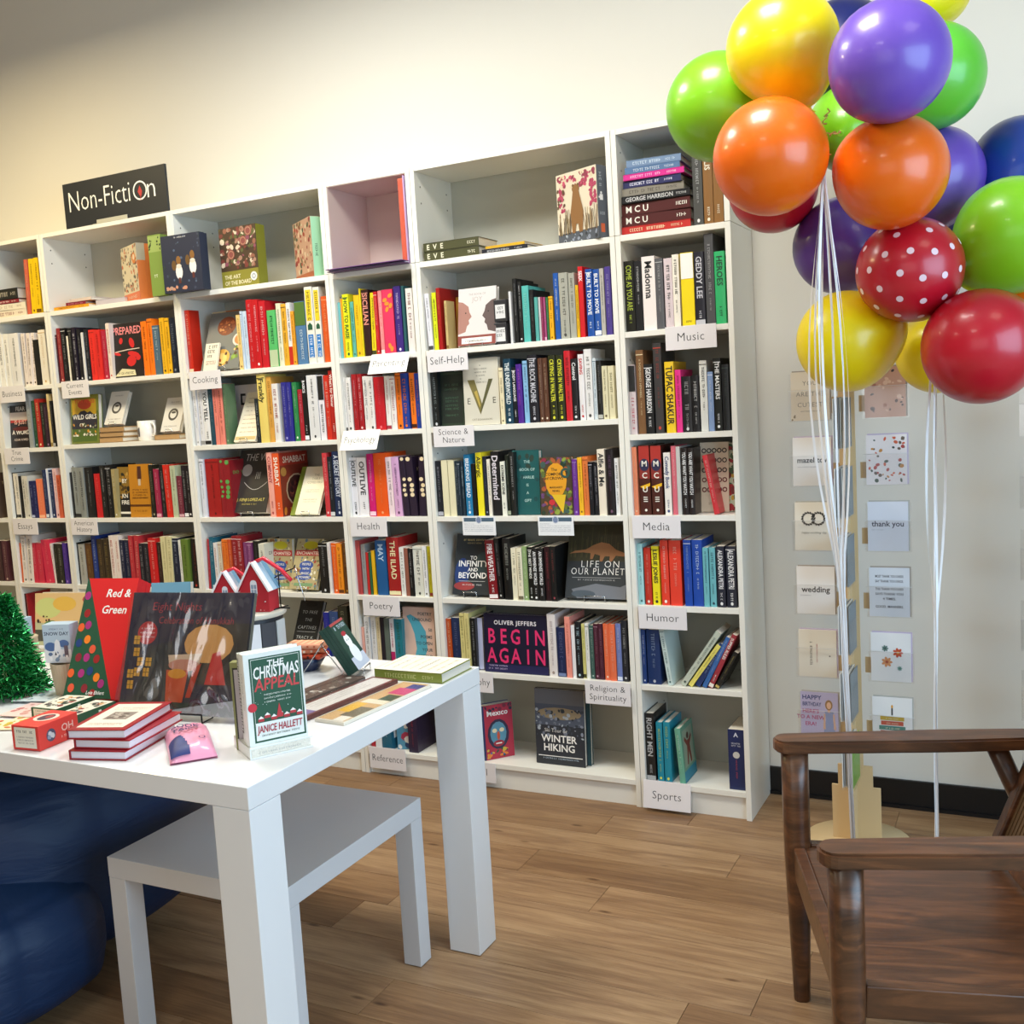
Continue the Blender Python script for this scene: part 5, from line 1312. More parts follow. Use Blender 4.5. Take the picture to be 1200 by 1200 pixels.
# flat cards
for i, (x, y, yw, c, cc, nm) in enumerate([(-1.46, -1.90, 12, 'e4dcb8', ['a8b848', 'c8583c', '4c6c38', 'e8c840'], 'yellow green'), (-1.33, -1.845, 18, 'f0dcb8', ['c8b040', 'a8c060', 'c87048'], 'cream'), (-1.42, -1.76, 8, 'e8c8c0', ['d09890', 'c07878', 'f0e0d8'], 'pink'),
                                         (-1.50, -1.66, 14, 'd0dcdc', ['8098a0', 'a8b8b8', 'd8a8a0'], 'pale blue'), (-1.38, -1.66, 20, 'd4dcd4', ['607878', '90a0a0', 'e8e8e0'], 'grey green')]):
    rt = empty('greeting_card', at(x, y, TT+.002*i), (0, 0, math.radians(yw)), 'flat %s patterned card lying by the tinsel tree' % nm, 'card', 'flat cards lying left of the green boxes'); m = MB(); m.bbox(0, .15, 0, .11, 0, .0018, c, .0004)
    F = Face(m, (0, 0, .0018), (1, 0, 0), (0, 1, 0), (0, 0, 1)); F.speckle(.005, .005, .145, .105, cc, 36, .004, .011, A3R); m.build('card_sheet', rt)
# pink sock pack
rt = empty('sock_pack', at(-.752, -1.795), (0, 0, math.radians(-42)), 'pink pouch with navy corner and dark lettering at the table edge', 'sock pack')
bm = bmesh.new(); bmesh.ops.create_grid(bm, x_segments=26, y_segments=16, size=.5)
top = {}
for v in bm.verts:
    u, w_ = v.co.x*2, v.co.y*2; e = max(0, (1-abs(u)**3.5))*max(0, (1-abs(w_)**3.5))
    v.co = Vector((v.co.x*.205, v.co.y*.095, .004+.034*e**.5+.0022*math.sin(9*u+4*w_)*e+.0018*math.sin(17*w_-5*u)*e))
g = bmesh.ops.duplicate(bm, geom=list(bm.verts)+list(bm.edges)+list(bm.faces)); 
for e in g['geom']:
    if isinstance(e, bmesh.types.BMVert): e.co.z = .0005+.1*(e.co.z-.004)*0
for e in g['geom']:
    if isinstance(e, bmesh.types.BMFace): e.normal_flip()
m = MB(); PKM = mat('e89cb8', .35, .3); m.frombm(bm, PKM, True); m.build('pouch', rt)
m = MB()
def pz(u, w_): e = max(0, (1-abs(u)**3.5))*max(0, (1-abs(w_)**3.5)); return .004+.034*e**.5+.0024+.0022*math.sin(9*u+4*w_)*e
def patch(pts, col, k=0): m.add([(u*.1025, w_*.0475, pz(u, w_)+k) for u, w_ in pts], [tuple(range(len(pts)))], col)
def gridpatch(u0, u1, w0, w1, col, inside, n=16, k=0):
    for i in range(n):
        for j in range(n):
            a, b = u0+(u1-u0)*i/n, u0+(u1-u0)*(i+1)/n; c, d = w0+(w1-w0)*j/n, w0+(w1-w0)*(j+1)/n
            if inside((a+b)/2, (c+d)/2): patch([(a, c), (b, c), (b, d), (a, d)], col, k)
gridpatch(.3, .97, -.95, .2, '22306c', lambda u, w: (u-1)**2+(w+1)**2 < .62**2*2, 18)
m.build('printed_corner', rt)
m = MB(); F2 = Face(m, (0, 0, 0), (0, 1, 0), (-1, 0, 0), (0, 0, 1))
F2.text('BOOK', -.006, .022, .026, '26285c', True, fit=.06); F2.text('FAIRY', -.004, .002, .022, '26285c', True, fit=.06); F2.ring(.022, -.062, .005, .007, '26285c')
for k in range(5): F2.ell(-.018+.008*k, -.014-.004*(k % 2), .0028, .0028, 'b03048', 8)
m.v = [(x, y, pz(x/.1025, y/.0475)+.0022) for x, y, z_ in m.v]
m.build('lettering', rt)
# main upright books: the Christmas one on a lying copy
yaw = 57; Rz = Matrix.Rotation(math.radians(yaw), 4, 'Z')
def local(p): return Vector((-.566, -1.814, 0))+Rz @ Vector(p)
rt = empty('book', local((-.004, -.006, TT)), (0, 0, math.radians(yaw)), 'white book lying flat under the upright green and white one', 'book'); cv = MB(); cv.bbox(0, .135, 0, .12, 0, .003, 'e8ebe8', .0006); cv.bbox(0, .135, 0, .12, .021, .024, 'e8ebe8', .0006); cv.bbox(0, .003, 0, .12, 0, .024, 'e8ebe8', .001)
Face(cv, (0, 0, 0), (1, 0, 0), (0, 0, 1), (0, -1, 0)).scribble(.02, .009, .09, .004, 'b8b8b4', A3R); cv.build('cover', rt); pg = MB(); pg.box(.004, .131, .004, .116, .0032, .0208, PAGES); pg.build('pages', rt)
zb = TT+.0244
def a_xmas(F, w, h):
    G = '1c5038'; F.rect(w*.09, h*.03, w*.97, h*.95, G); F.rect(w*.12, h*.21, w*.94, h*.935, 'e8ece4'); F.rect(w*.126, h*.21, w*.934, h*.929, G); F.rect(w*.12, h*.05, w*.94, h*.21, 'e8ece8'); F.k += .5
    F.text('THE', w*.53, h*.835, w*.155, WH, True, shear=.1); F.text('CHRISTMAS', w*.53, h*.72, w*.22, WH, True, fit=w*.78, shear=.12, sy=1.3); F.text('APPEAL', w*.53, h*.59, w*.26, 'c84040', True, fit=w*.76, shear=.12, sy=1.1)
    for v in (.53, .49, .45): F.scribble(w*.3, h*v, w*.45, h*.016, 'e8e8e0', A3R)
    F.speckle(w*.14, h*.35, w*.92, h*.92, ['d8e4dc'], 22, .0006, .001, A3R)
    for i in range(7): u = .17+.11*i; v = .255+.03*(i % 2); F.poly([(w*u, h*v), (w*(u+.1), h*v), (w*(u+.1), h*(v+.03)), (w*(u+.05), h*(v+.055)), (w*u, h*(v+.03))], 'b83038'); F.poly([(w*u, h*(v+.03)), (w*(u+.1), h*(v+.03)), (w*(u+.05), h*(v+.06))], WH)
    F.poly([(w*.48, h*.27), (w*.6, h*.27), (w*.55, h*.4), (w*.54, h*.43), (w*.53, h*.4)], 'c03038'); F.rect(w*.12, h*.21, w*.94, h*.245, 'e8ece8')
    F.text('JANICE HALLETT', w*.53, h*.135, w*.13, 'a82838', True, fit=w*.76, shear=.12, sy=1.3); F.scribble(w*.2, h*.09, w*.66, h*.018, '5c6c60', A3R); F.ell(w*.09, h*.42, w*.075, w*.075, 'c82838', 18)
def fb(lx, ly, w, h, t, col, art, label, spine=None, hard=True, z=zb):
    rt = empty('book', local((lx, ly, z)), (0, 0, math.radians(yaw)), label, 'book'); cv = MB(); pg = MB(); book_parts(cv, pg, w, h, t, col, hard, art, spine); cv.build('cover', rt); pg.build('pages', rt)
fb(0, .002, .125, .194, .030, 'e6ece8', a_xmas, 'upright white and green book THE CHRISTMAS APPEAL on the table', lambda F, t, h: F.scribble(-.002, h*.3, h*.4, .004, '8a9890', A3R, -math.pi/2))
fb(.002, .034, .12, .19, .022, 'dfe6e0', None, 'pale book directly behind the upright green and white book', lambda F, t, h: F.scribble(-.006, h*.45, h*.85, .01, BK, A3R, -math.pi/2))
rt = empty('book', (-.640, -1.775, TT), (0, 0, math.radians(22)), 'olive framed grey book standing behind the upright green and white one', 'book'); cv = MB(); cv.bbox(0, .05, 0, .022, 0, .19, '8a8c58', .001)
F = Face(cv, (0, 0, 0), (1, 0, 0), (0, 0, 1), (0, -1, 0)); F.rect(.005, .012, .05, .178, '2c2c28'); F.rect(.008, .016, .05, .174, 'b4acb0'); cv.build('cover', rt)
# Red & Green book, three copies one behind the other, on a black wire stand
def a_rg(F, w, h):
    F.rect(0, 0, w, h, '1f5138'); F.poly([(w*.05*0+w*.02, h), (w, h), (w, 0), (w*.93, 0)][::1], 'd81c20'); F.k += .4
    F.text('Red &', w*.66, h*.84, w*.19, WH, True, shear=.15); F.text('Green', w*.64, h*.70, w*.19, WH, True, shear=.15)
    rr = random.Random(4)
    for i, (u, v) in enumerate([(.07, .85), (.13, .7), (.07, .58), (.2, .6), (.09, .45), (.24, .48), (.38, .4), (.14, .33), (.3, .33), (.5, .32), (.06, .2), (.26, .2), (.42, .22), (.57, .17), (.12, .08), (.38, .08), (.68, .12), (.55, .04)]):
        F.ell(w*u, h*v, w*.062, w*.072, ['a82c78', '981c20', 'e8602c', 'a82c78', '1c3c78', 'f08020', 'e05838', '8a2430'][i % 8], 14)
    F.text('Lois Ehlert', w*.6, h*.02+.004, w*.08, WH, True, shear=.15)
RG = (-1.328, -1.640)
for i in range(3):
    a = math.radians(26); yr = math.radians(9); t = .017; off = (i)*(t+.0006); rt = empty('book', (RG[0]-off*math.cos(a)*math.sin(yr), RG[1]+off*math.cos(a)*math.cos(yr), TT+.024-off*math.sin(a)), (-a, 0, yr), ['front', 'middle', 'rear'][i]+' copy of the red and green dotted picture books', 'book', 'red and green picture books on a stand')
    cv = MB(); pg = MB(); book_parts(cv, pg, .158, .314, t, 'c8202a', False, a_rg if i == 0 else None, None); pg.mats[0] = mat('c4161e', .5); cv.build('cover', rt); pg.build('pages', rt)
wire_easel(Vector((RG[0], RG[1]-.002, TT)), .158, .30, .053, math.radians(26), math.radians(9), 'black wire stand under the red and green picture books', WIRE, .0018, .55, .5)
# shrink wrapped folder with a dark picture
def a_eight(F, w, h):
    F.rect(0, 0, w, h, '1e2340'); F.rect(0, 0, w, h*.1, '1c3c38'); F.poly([(w*.1, h*.1), (w*.5, h*.1), (w*.38, h*.6), (w*.2, h*.55)], '26303a'); F.rect(w*.55, h*.25, w, h*.75, '26282c')
    F.text('Eight Nights', w*.38, h*.85, w*.085, 'c83c48', False, shear=.1); F.text('Celebration of Hanukkah', w*.55, h*.74, w*.072, 'c83c48', False, shear=.1, fit=w*.62)
    F.ell(w*.16, h*.66, w*.082, w*.082, 'c82434', 20)
    for v in (.69, .655, .62): F.scribble(w*.1, h*v, w*.12, h*.012, WH, A3R)
    for u, v in ((.08, .6), (.09, .5), (.13, .42), (.2, .42), (.06, .32), (.19, .335), (.115, .335), (.07, .23)): F.rect(w*(u-.025), h*(v-.035), w*(u+.025), h*(v+.035), 'e8a838'); F.line([(w*u, h*(v-.035)), (w*u, h*(v+.035))], .0015, '5c4018'); F.line([(w*(u-.025), h*v), (w*(u+.025), h*v)], .0015, '5c4018')
    F.ell(w*.26, h*.17, w*.06, h*.06, '5c6060'); F.ell(w*.28, h*.25, w*.04, h*.04, '787c7c'); F.line([(w*.2, h*.14), (w*.19, h*.22), (w*.21, h*.25)], .003, '5c6060')
    F.ell(w*.68, h*.58, w*.2, h*.16, 'e8a860'); F.poly([(w*.38, h*.38), (w*.62, h*.4), (w*.64, h*.5), (w*.36, h*.48)], 'e8c8a8'); F.ell(w*.5, h*.4, w*.13, h*.05, 'd89078')
    F.poly([(w*.38, h*.1), (w*.52, h*.1), (w*.54, h*.36), (w*.36, h*.36)], 'd85028'); F.poly([(w*.54, h*.14), (w*.58, h*.14), (w*.64, h*.42), (w*.58, h*.38)], 'c83c28'); F.poly([(w*.68, h*.25), (w*.85, h*.25), (w*.78, h*.52), (w*.72, h*.5)], 'd82c30'); F.ell(w*.45, h*.33, w*.075, h*.04, 'f0a030')
    F.poly([(w*.3, 0), (w*.98, 0), (w*.98, h*.14), (w*.7, h*.09), (w*.4, h*.03)], 'b0bcc4')
    F.scribble(w*.08, h*.03, w*.12, h*.015, 'c8ccc8', A3R)
yw = math.radians(8); a = math.radians(20); P = Vector((-1.100, -1.672, TT+.014))
rt = empty('calendar', P, (-a, 0, yw), 'shrink-wrapped square calendar with dark night picture on a wire stand', 'calendar'); m = MB(); m.bbox(0, .345, 0, .012, 0, .292, '55564e', .001); a_eight(Face(m, (0, 0, 0), (1, 0, 0), (0, 0, 1), (0, -1, 0)), .345, .292); m.build('calendar_block', rt)
NX, NZ = 60, 60; m = MB(); vs = []
for j in range(NZ+1):
    for i in range(NX+1):
        u, v = i/NX, j/NZ; edge = min(1, 6*min(u, v, 1-u, 1-v))
        d = .0025+edge*(.0035*math.sin(26*u+4*math.sin(5*v)+9*v)*(.25+.75*max(u, v))**2+.003*math.sin(11*v-15*u+3*math.sin(7*u))+.0022*math.sin(40*u-6*v))
        vs.append((u*.345, -.006-max(-.003, d), v*.292))
m.add(vs, [(j*(NX+1)+i, j*(NX+1)+i+1, (j+1)*(NX+1)+i+1, (j+1)*(NX+1)+i) for j in range(NZ) for i in range(NX)], CRINKLE, True); m.build('shrink_wrap', rt)
wire_easel(Vector((P.x, P.y-.002, TT))+Vector((.004, -.006, 0)), .345, .28, .03, a, yw, 'black wire stand under the shrink-wrapped calendar', WIRE, .0022, .42, .6)
# tinsel tree
def tree():
    rt = empty('tinsel_tree', (-1.565, -1.60, TT), label='small green tinsel tree at the left end of the table', cat='tree'); rnd = random.Random(3)
    m = MB(); m.lathe([(.030, 0), (.03, .02), (.012, .024), (.010, .26), (.001, .275)], mat('123c20', .5), 12); m.build('trunk', rt)
    m = MB(); H = .272
    for i in range(8500):
        t = rnd.random()**1.35; z = .012+t*(H-.012); R = .098*(1-t)**.8+.006; th = rnd.uniform(0, 2*math.pi); r0 = R*rnd.uniform(.35, .9)
        p = Vector((r0*math.cos(th), r0*math.sin(th), z)); d = Vector((math.cos(th)+rnd.uniform(-.8, .8), math.sin(th)+rnd.uniform(-.8, .8), rnd.uniform(-.7, .8))).normalized(); q = p+d*rnd.uniform(.009, .019)
        if q.z < .001: q.z = .001
        s_ = d.cross(Vector((rnd.uniform(-1, 1), rnd.uniform(-1, 1), rnd.uniform(-1, 1)))).normalized()*.0014
        m.add([p-s_, p+s_, q+s_, q-s_], [(0, 1, 2, 3)], TINSEL)
    tag(m.build('tinsel', rt), kind='stuff')
tree()
# fluted cup with a snow-picture box in it
rt = empty('paper_cup', (-1.405, -1.555, TT), label='beige fluted paper cup beside the tinsel tree', cat='cup'); m = MB(); n = 60; vs = []
for zz, r in ((0, .031), (.092, .040), (.092, .0385), (.004, .0295)): vs += [((r+.0008*(k % 2))*math.cos(2*math.pi*k/n), (r+.0008*(k % 2))*math.sin(2*math.pi*k/n), zz) for k in range(n)]
m.add(vs, [(j*n+k, j*n+(k+1) % n, (j+1)*n+(k+1) % n, (j+1)*n+k) for j in range(3) for k in range(n)], 'bcae94'); m.add(vs[3*n:], [tuple(range(n))], 'bcae94'); m.build('cup_wall', rt)
def a_snow(F, w, h):
    F.rect(0, 0, w, h, 'b8ccdc'); F.rect(0, 0, w, h*.35, 'e4e8ec'); F.text('SNOW DAY', w*.5, h*.72, w*.17, '1c2c50', True); F.scribble(w*.25, h*.86, w*.5, h*.04, '4c6488', A3R)
    F.ell(w*.25, h*.42, w*.22, h*.12, '4c6ca0'); F.ell(w*.75, h*.5, w*.2, h*.1, '4c6ca0'); F.poly([(w*.35, h*.2), (w*.65, h*.2), (w*.6, h*.55), (w*.5, h*.62), (w*.42, h*.55)], 'e8ecf0'); F.poly([(w*.38, h*.2), (w*.46, h*.2), (w*.42, h*.3)], '26303c'); F.rect(w*.75, h*.15, w*.9, h*.45, '6a5c68'); F.speckle(w*.05, h*.02, w*.95, h*.3, ['8aa0b8', 'f4f6f8', '5c7498'], 14, .003, .007, A3R)
def snowbox(x, y, z, w, h, d, yaw, label):
    rt = empty('boxed_puzzle', (x, y, z), (0, 0, math.radians(yaw)), label, 'box', 'small blue winter boxes on the table'); m = MB(); m.bbox(0, w, 0, d, 0, h, 'a8bccc', .001); a_snow(Face(m, (0, 0, 0), (1, 0, 0), (0, 0, 1), (0, -1, 0)), w, h); m.build('box_body', rt)
snowbox(-1.447, -1.585, TT+.0925, .076, .102, .045, 18, 'pale blue SNOW DAY box standing on the beige cup')
rt = empty('book_pile', (0, 0, 0)); bpy.data.objects.remove(rt)
m = MB(); m.lathe([(.05, 0), (.052, .004), (.052, .125), (.054, .13), (.05, .132)], mat('b8a88c', .6), 28); o = m.build('storage_canister', None, (-1.66, -1.50, TT)); tag(o, 'beige round canister behind the tinsel tree', 'canister')
snowbox(-1.695, -1.525, TT+.1325, .075, .055, .04, 10, 'pale blue winter box standing behind the tinsel tree')
# picture books standing open at the back of the table
def a_warm(F, w, h):
    F.rect(0, 0, w, h, 'dcb478'); F.poly([(0, 0), (w*.35, 0), (w*.3, h*.4), (0, h*.45)], 'b8b488'); F.ell(w*.2, h*.72, w*.2, h*.2, 'c8c878'); F.ell(w*.45, h*.8, w*.18, h*.14, 'e0b048'); F.ell(w*.25, h*.38, w*.12, h*.1, '5c8048'); F.ell(w*.28, h*.3, w*.1, h*.06, '8aa058'); F.ell(w*.88, h*.88, w*.16, h*.1, 'b84848'); F.ell(w*.82, h*.8, w*.06, h*.05, '6a2828'); F.ell(w*.92, h*.77, w*.05, h*.04, '4c2020')
    F.line([(w*.55, h*.42), (w*.98, h*.45)], .0015, 'a87848'); F.rect(w*.0, h*.08, w*.24, h*.3, '4c4838'); F.speckle(w*.02, h*.4, w*.3, h*.6, ['5c3c28', '3c2820'], 6, .003, .007, A3R)
for i, (dy, c) in enumerate(((0, 'd8b078'), (.02, 'e8dcc0'))):
    rt = empty('book', (-1.975+.01*i, -1.20+dy, TT+.022), (math.radians(-8), 0, math.radians(10)), ['large picture book with warm autumn cover standing behind the cup', 'cream picture book just behind the warm autumn cover'][i], 'book'); cv = MB(); pg = MB(); book_parts(cv, pg, .25, .165, .016, c, True, a_warm if i == 0 else None); cv.build('cover', rt); pg.build('pages', rt)
rt = empty('book', (-1.575, -1.10, TT+.004), (math.radians(-10), 0, math.radians(18)), 'pale blue topped picture book behind the shrink-wrapped calendar', 'book'); cv = MB(); pg = MB(); book_parts(cv, pg, .13, .208, .02, '6c9cb4', False); cv.build('cover', rt); pg.build('pages', rt)
# round swivel display with house ornaments
rt = empty('display_drum', (-1.03, -1.255, TT), label='round drum display with lavender and black panels behind the calendar', cat='display stand'); m = MB()
m.lathe([(.088, 0), (.088, .004), (.086, .006), (.086, .168)], mat('2a2a30', .4), 40); m.build('drum_wall', rt); m = MB(); m.lathe([(.001, .1685), (.094, .1685), (.096, .171), (.096, .180), (.094, .182), (.001, .182)], mat('c8c2b4', .5), 40); m.build('drum_lid', rt)
for k, (a0, c) in enumerate(((-78, 'a8a8dc'), (-48, 'e0e0e4'), (-20, '3a3a40'), (10, 'c0c4c4'), (-108, 'a8a8dc'), (-138, 'e0e0e4'))):
    m = MB(); A = math.radians(a0); c_, s_ = math.cos(A), math.sin(A)
    T = Matrix.Translation((c_*.0885, s_*.0885, .012)) @ Matrix.Rotation(A+math.pi/2, 4, 'Z'); m.bbox(-.021, .021, -.002, .002, 0, .145, c, .0006, T); 
    F = Face(m, T @ Vector((-.021, -.0022, 0)), T.to_3x3() @ Vector((1, 0, 0)), (0, 0, 1), T.to_3x3() @ Vector((0, -1, 0))); F.scribble(.006, .03, .03, .006, '50505c', A3R); F.scribble(.006, .02, .026, .004, '50505c', A3R); m.build('panel', rt)
def house(x, y, z, s, yaw, label):
    rt = empty('house_ornament', (x, y, z), (0, 0, math.radians(yaw)), label, 'ornament', 'red paper house ornaments on the drum display')
    w, d, hw, hr = .075*s, .05*s, .055*s, .075*s
    m = MB(); m.prism([(0, 0), (w, 0), (w, hw), (w/2, hw+hr*.85), (0, hw)], 0, -d, 'b82430', Matrix.Rotation(math.pi/2, 4, 'X')); F = Face(m, (0, 0, 0), (1, 0, 0), (0, 0, 1), (0, -1, 0))
    F.rect(w*.38, hw*.75, w*.62, hw*1.25, 'e8e8ec'); F.ell(w*.5, hw*1.25, w*.12, w*.12, 'e8e8ec'); F.rect(w*.41, hw*.8, w*.59, hw*1.2, '8a9cb0'); F.line([(w*.5, hw*.78), (w*.5, hw*1.35)], .0015, WH); F.line([(w*.38, hw), (w*.62, hw)], .0015, WH)
    F.speckle(w*.1, .003, w*.9, hw*.5, ['f0e8e8', 'e8a0a0'], 8, .0015, .003, A3R); m.build('house_body', rt)
    for sgn, cols in ((-1, ['c8202c', 'e8ecf0', 'a8c0d4']), (1, ['e8ecf0', 'a8c4d8', '6a98b8'])):
        m = MB(); A = math.atan2(hr*.85, w/2); L = math.hypot(hr*.85, w/2)+.008*s
        T = Matrix.Translation((w/2, 0, hw+hr*.85+.002)) @ Matrix.Rotation(A if sgn > 0 else -A, 4, 'Y')
        for i in range(3): m.box(*( (sgn*0, sgn*L) if sgn > 0 else (-L, 0)), -.006+(d+.012)*i/3, -.006+(d+.012)*(i+1)/3-.0003, 0, .003, cols[i], T)
        m.box(*((0, L) if sgn > 0 else (-L, 0)), -.008, -.006, -.001, .004, 'f0f0f0', T); m.build('roof_side', rt)
    m = MB(); m.tube([(w/2, d*.4, hw+hr*.85), (w*.5+.02, d*.5, hw+hr*.95), (w*.5+.06*s, d*.6, hw+hr*.55), (w*.5+.085*s, d*.6, hw+hr*.2)], .0055*s, mat('d01c34', .3, .3), 6); m.build('ribbon', rt)
zl = TT+.1825
house(-1.11, -1.305, zl, .92, 16, 'left red paper house with a striped roof on the drum display')
house(-1.034, -1.285, zl, 1.12, 12, 'right red paper house with pale blue roof on the drum display')
rt = empty('wire_tree', (-.957, -1.215, zl), label='black wire ornament stand with a silver chain beside the red house', cat='stand'); m = MB()
m.tube([(0, 0, 0), (0, 0, .11)], .0018, WIRE, 6); m.tube([(-.06, -.01, .07), (-.02, 0, .08), (.02, .005, .10), (.045, .01, .108), (.05, .012, .118)], .0018, WIRE, 6); m.tube([(-.03, 0, .001), (.03, 0, .001)], .002, WIRE, 6); m.tube([(0, -.03, .001), (0, .03, .001)], .002, WIRE, 6); m.build('wire_arms', rt)
m = MB(); m.tube([(.05, .012, .116), (.056, .012, .08), (.066, .012, .05), (.075, .012, .02)], .0016, CHROME, 5); m.build('chain', rt)
# bowl with orange pouches
rt = empty('bowl', (-.925, -1.16, TT), label='dark blue bowl holding orange striped pouches on the table', cat='bowl'); m = MB(); m.lathe([(.03, 0), (.032, .004), (.052, .035), (.05, .036), (.03, .008), (.001, .007)], mat('1c2848', .25, .3), 30); m.build('bowl_wall', rt)
for i, (zz, yw) in enumerate(((.034, 10), (.049, 28), (.063, 12))):
    rt = empty('striped_pouch', (-.925, -1.16, TT+zz), (0, 0, math.radians(yw)), '%s orange striped pouch on the dark blue bowl' % ['lowest', 'middle', 'top'][i], 'pouch', 'orange pouches in the blue bowl'); m = MB(); m.bbox(-.055, .055, -.03, .03, 0, .0135, ['c84828', 'e08058', 'e8a080'][i], .005)
    F = Face(m, (-.055, -.03, .0135), (1, 0, 0), (0, 1, 0), (0, 0, 1)); F2 = Face(m, (-.05, -.03, 0), (1, 0, 0), (0, 0, 1), (0, -1, 0))
    for k in range(5): F.rect(.008+.02*k, .004, .015+.02*k, .056, ['f0dcc8', '6a2418', 'f0c8a0'][i]); F2.rect(.005+.02*k, .004, .011+.02*k, .010, ['401818', 'f0d0b8', 'c86038'][i])
    m.build('pouch', rt)
# snowman books leaning on a wire easel, seen from their side
yw = math.radians(108)
for i in range(3):
    a = math.radians(31); t = .011; off = i*(t+.0006)
    d = Vector((math.cos(yw), math.sin(yw), 0)); nb = Vector((-math.sin(yw), math.cos(yw), 0))
    P = Vector((-.716, -1.213, TT+.018+.006))+nb*(off*math.cos(a))-Vector((0, 0, off*math.sin(a)))
    def a_sm(F, w, h):
        F.rect(0, 0, w, h, '1f4238'); F.rect(0, h*.0, w, h*.25, 'b8c0d0'); F.ell(w*.5, h*.3, w*.28, h*.2, 'dfe4ea'); F.ell(w*.5, h*.56, w*.2, h*.15, 'e8ecf0'); F.ell(w*.5, h*.72, w*.16, h*.05, 'a82c38'); F.scribble(w*.15, h*.84, w*.7, h*.08, 'b8c8d4', A3R); F.ell(w*.45, h*.58, w*.02, w*.02, BK); F.ell(w*.57, h*.58, w*.02, w*.02, BK); F.rect(0, h*.95, w, h, 'a84848')
    rt = empty('book', P, (-a, 0, yw), ['front dark green snowman book on the tall wire easel', 'second dark green snowman book on the wire easel', 'rearmost dark green snowman book on the wire easel'][i], 'book', 'snowman picture books on a wire easel'); cv = MB(); pg = MB(); book_parts(cv, pg, .105, .142, t, '1f4238', True, a_sm if i == 0 else None); cv.build('cover', rt); pg.build('pages', rt)
wire_easel(Vector((-.716, -1.213, TT)), .105, .142, .036, math.radians(31), yw, 'tall silver wire easel holding the snowman books', CHROME, .0018, .6, .75)
# flat packs and the olive book
def pack(x, y, w, L, yawd, label, draw, base='d8d0c0', th=.008, z=TT):
    rt = empty('bookmark_pack', (x, y, z), (0, 0, math.radians(yawd)), label, 'stationery pack', 'long flat stationery packs on the table'); m = MB(); m.bbox(0, w, 0, L, 0, th, base, .001); draw(Face(m, (0, 0, th), (1, 0, 0), (0, 1, 0), (0, 0, 1)), w, L); m.build('pack_card', rt)
    m = MB(); m.bbox(-.003, w+.003, -.006, L+.006, th+.002, th+.0024, FILM, .0001); m.build('clear_sleeve', rt)
def d1(F, w, L):
    F.rect(w*.05, L*.02, w*.95, L*.98, 'd0aa78'); F.rect(w*.55, L*.02, w*.9, L*.12, 'e8e4d8'); F.rect(w*.45, L*.12, w*.95, L*.34, '6c6450'); F.rect(w*.1, L*.2, w*.5, L*.42, 'e0b038'); F.rect(w*.2, L*.43, w*.95, L*.52, 'e8e0c8'); F.rect(w*.5, L*.52, w*.95, L*.66, '3c5a44'); F.rect(w*.35, L*.68, w*.95, L*.84, 'c84878'); F.rect(w*.5, L*.84, w*.95, L*.95, '3c4888')
    for i in range(30): v = L*(.03+.031*i); F.line([(w*.05, v), (w*.13, v)], .001, '5c4428')
def d2(F, w, L): F.rect(0, 0, w, L, '6a3430'); F.k += .3; F.rect(w*.12, L*.03, w*.88, L*.97, 'dcd8d4'); F.rect(w*.12, L*.03, w*.88, L*.14, '7a6aa0'); [F.scribble(w*(.3+.15*k), L*.2, L*.6, w*.06, 'a8a4a0', A3R, math.pi/2) for k in range(3)]
def d3(F, w, L): F.rect(0, 0, w, L, '5c4c44'); F.k += .3; F.rect(w*.3, 0, w*.36, L, '2c201c'); F.speckle(w*.4, L*.05, w*.95, L*.95, ['a89c90', 'c8c4bc', '7c7068'], 30, .004, .009, A3R)
pack(-.598, -1.560, .088, .335, -5, 'clear pack with kraft, yellow and pink pieces near the table edge', d1)
pack(-.700, -1.560, .082, .345, -5, 'white pack with a maroon border, between two other flat packs', d2, '5c2c28', .011)
pack(-.800, -1.545, .078, .335, -5, 'dark brown flat pack nearest the wire easel', d3, '4c3c34', .009)
def t_oliv(F, w, d):
    F.rect(.002, .0, w-.002, d-.002, 'ece6d6')
    for k in range(7): u = w*(.1+.13*k); F.scribble(u, d*.15, d*.7, w*.03, ['a8985c', '3c3830', 'c8a060'][k % 3], A3R, math.pi/2)
flat_book(-.676, -1.200, TT, .205, .158, .027, '76802c', 'b8b878', 'olive green spined book with white cover at the table corner', None, 0, wtop=t_oliv)
flat_book(-1.30, -1.15, TT, .2, .15, .02, '33343c', 'a8a8a8', 'dark book lying behind the drum display', None, 12)

# ------------------------------------------------------------------ armchair
AZ = math.radians(20); PO = Vector((.575, -1.572, 0)); chair = empty('armchair', PO, (0, 0, AZ), 'dark-stained wooden armchair with flat arms and a cane back', 'armchair')
WID = .605   # local: +x towards the back, +y towards the far arm
def leg(cx, cy, z0, z1, r0, r1, lean=0, name='leg'):
    m = MB(); n = 12; pts = []
    for k in range(6): f = k/5; pts.append(((cx+lean*(1-f)), cy, z0+(z1-z0)*f))
    rr = [r0+(r1-r0)*min(1, (k/5)*1.6) for k in range(6)]
    vs = []
    for p, r in zip(pts, rr):
        for k in range(n):
            a = 2*math.pi*(k+.5)/n; c_, s_ = math.cos(a), math.sin(a); q = .75; vs.append((p[0]+math.copysign(abs(c_)**q, c_)*r, p[1]+math.copysign(abs(s_)**q, s_)*r, p[2]))
    m.add(vs, [(j*n+k, j*n+(k+1) % n, (j+1)*n+(k+1) % n, (j+1)*n+k) for j in range(5) for k in range(n)]+[tuple(range(n))[::-1], tuple(5*n+k for k in range(n))], WALNUT, True); return m.build(name, chair)
for cy in (0, WID): leg(0, cy, 0, .622, .019, .031); leg(.455, cy, 0, .622, .019, .024, lean=.26)
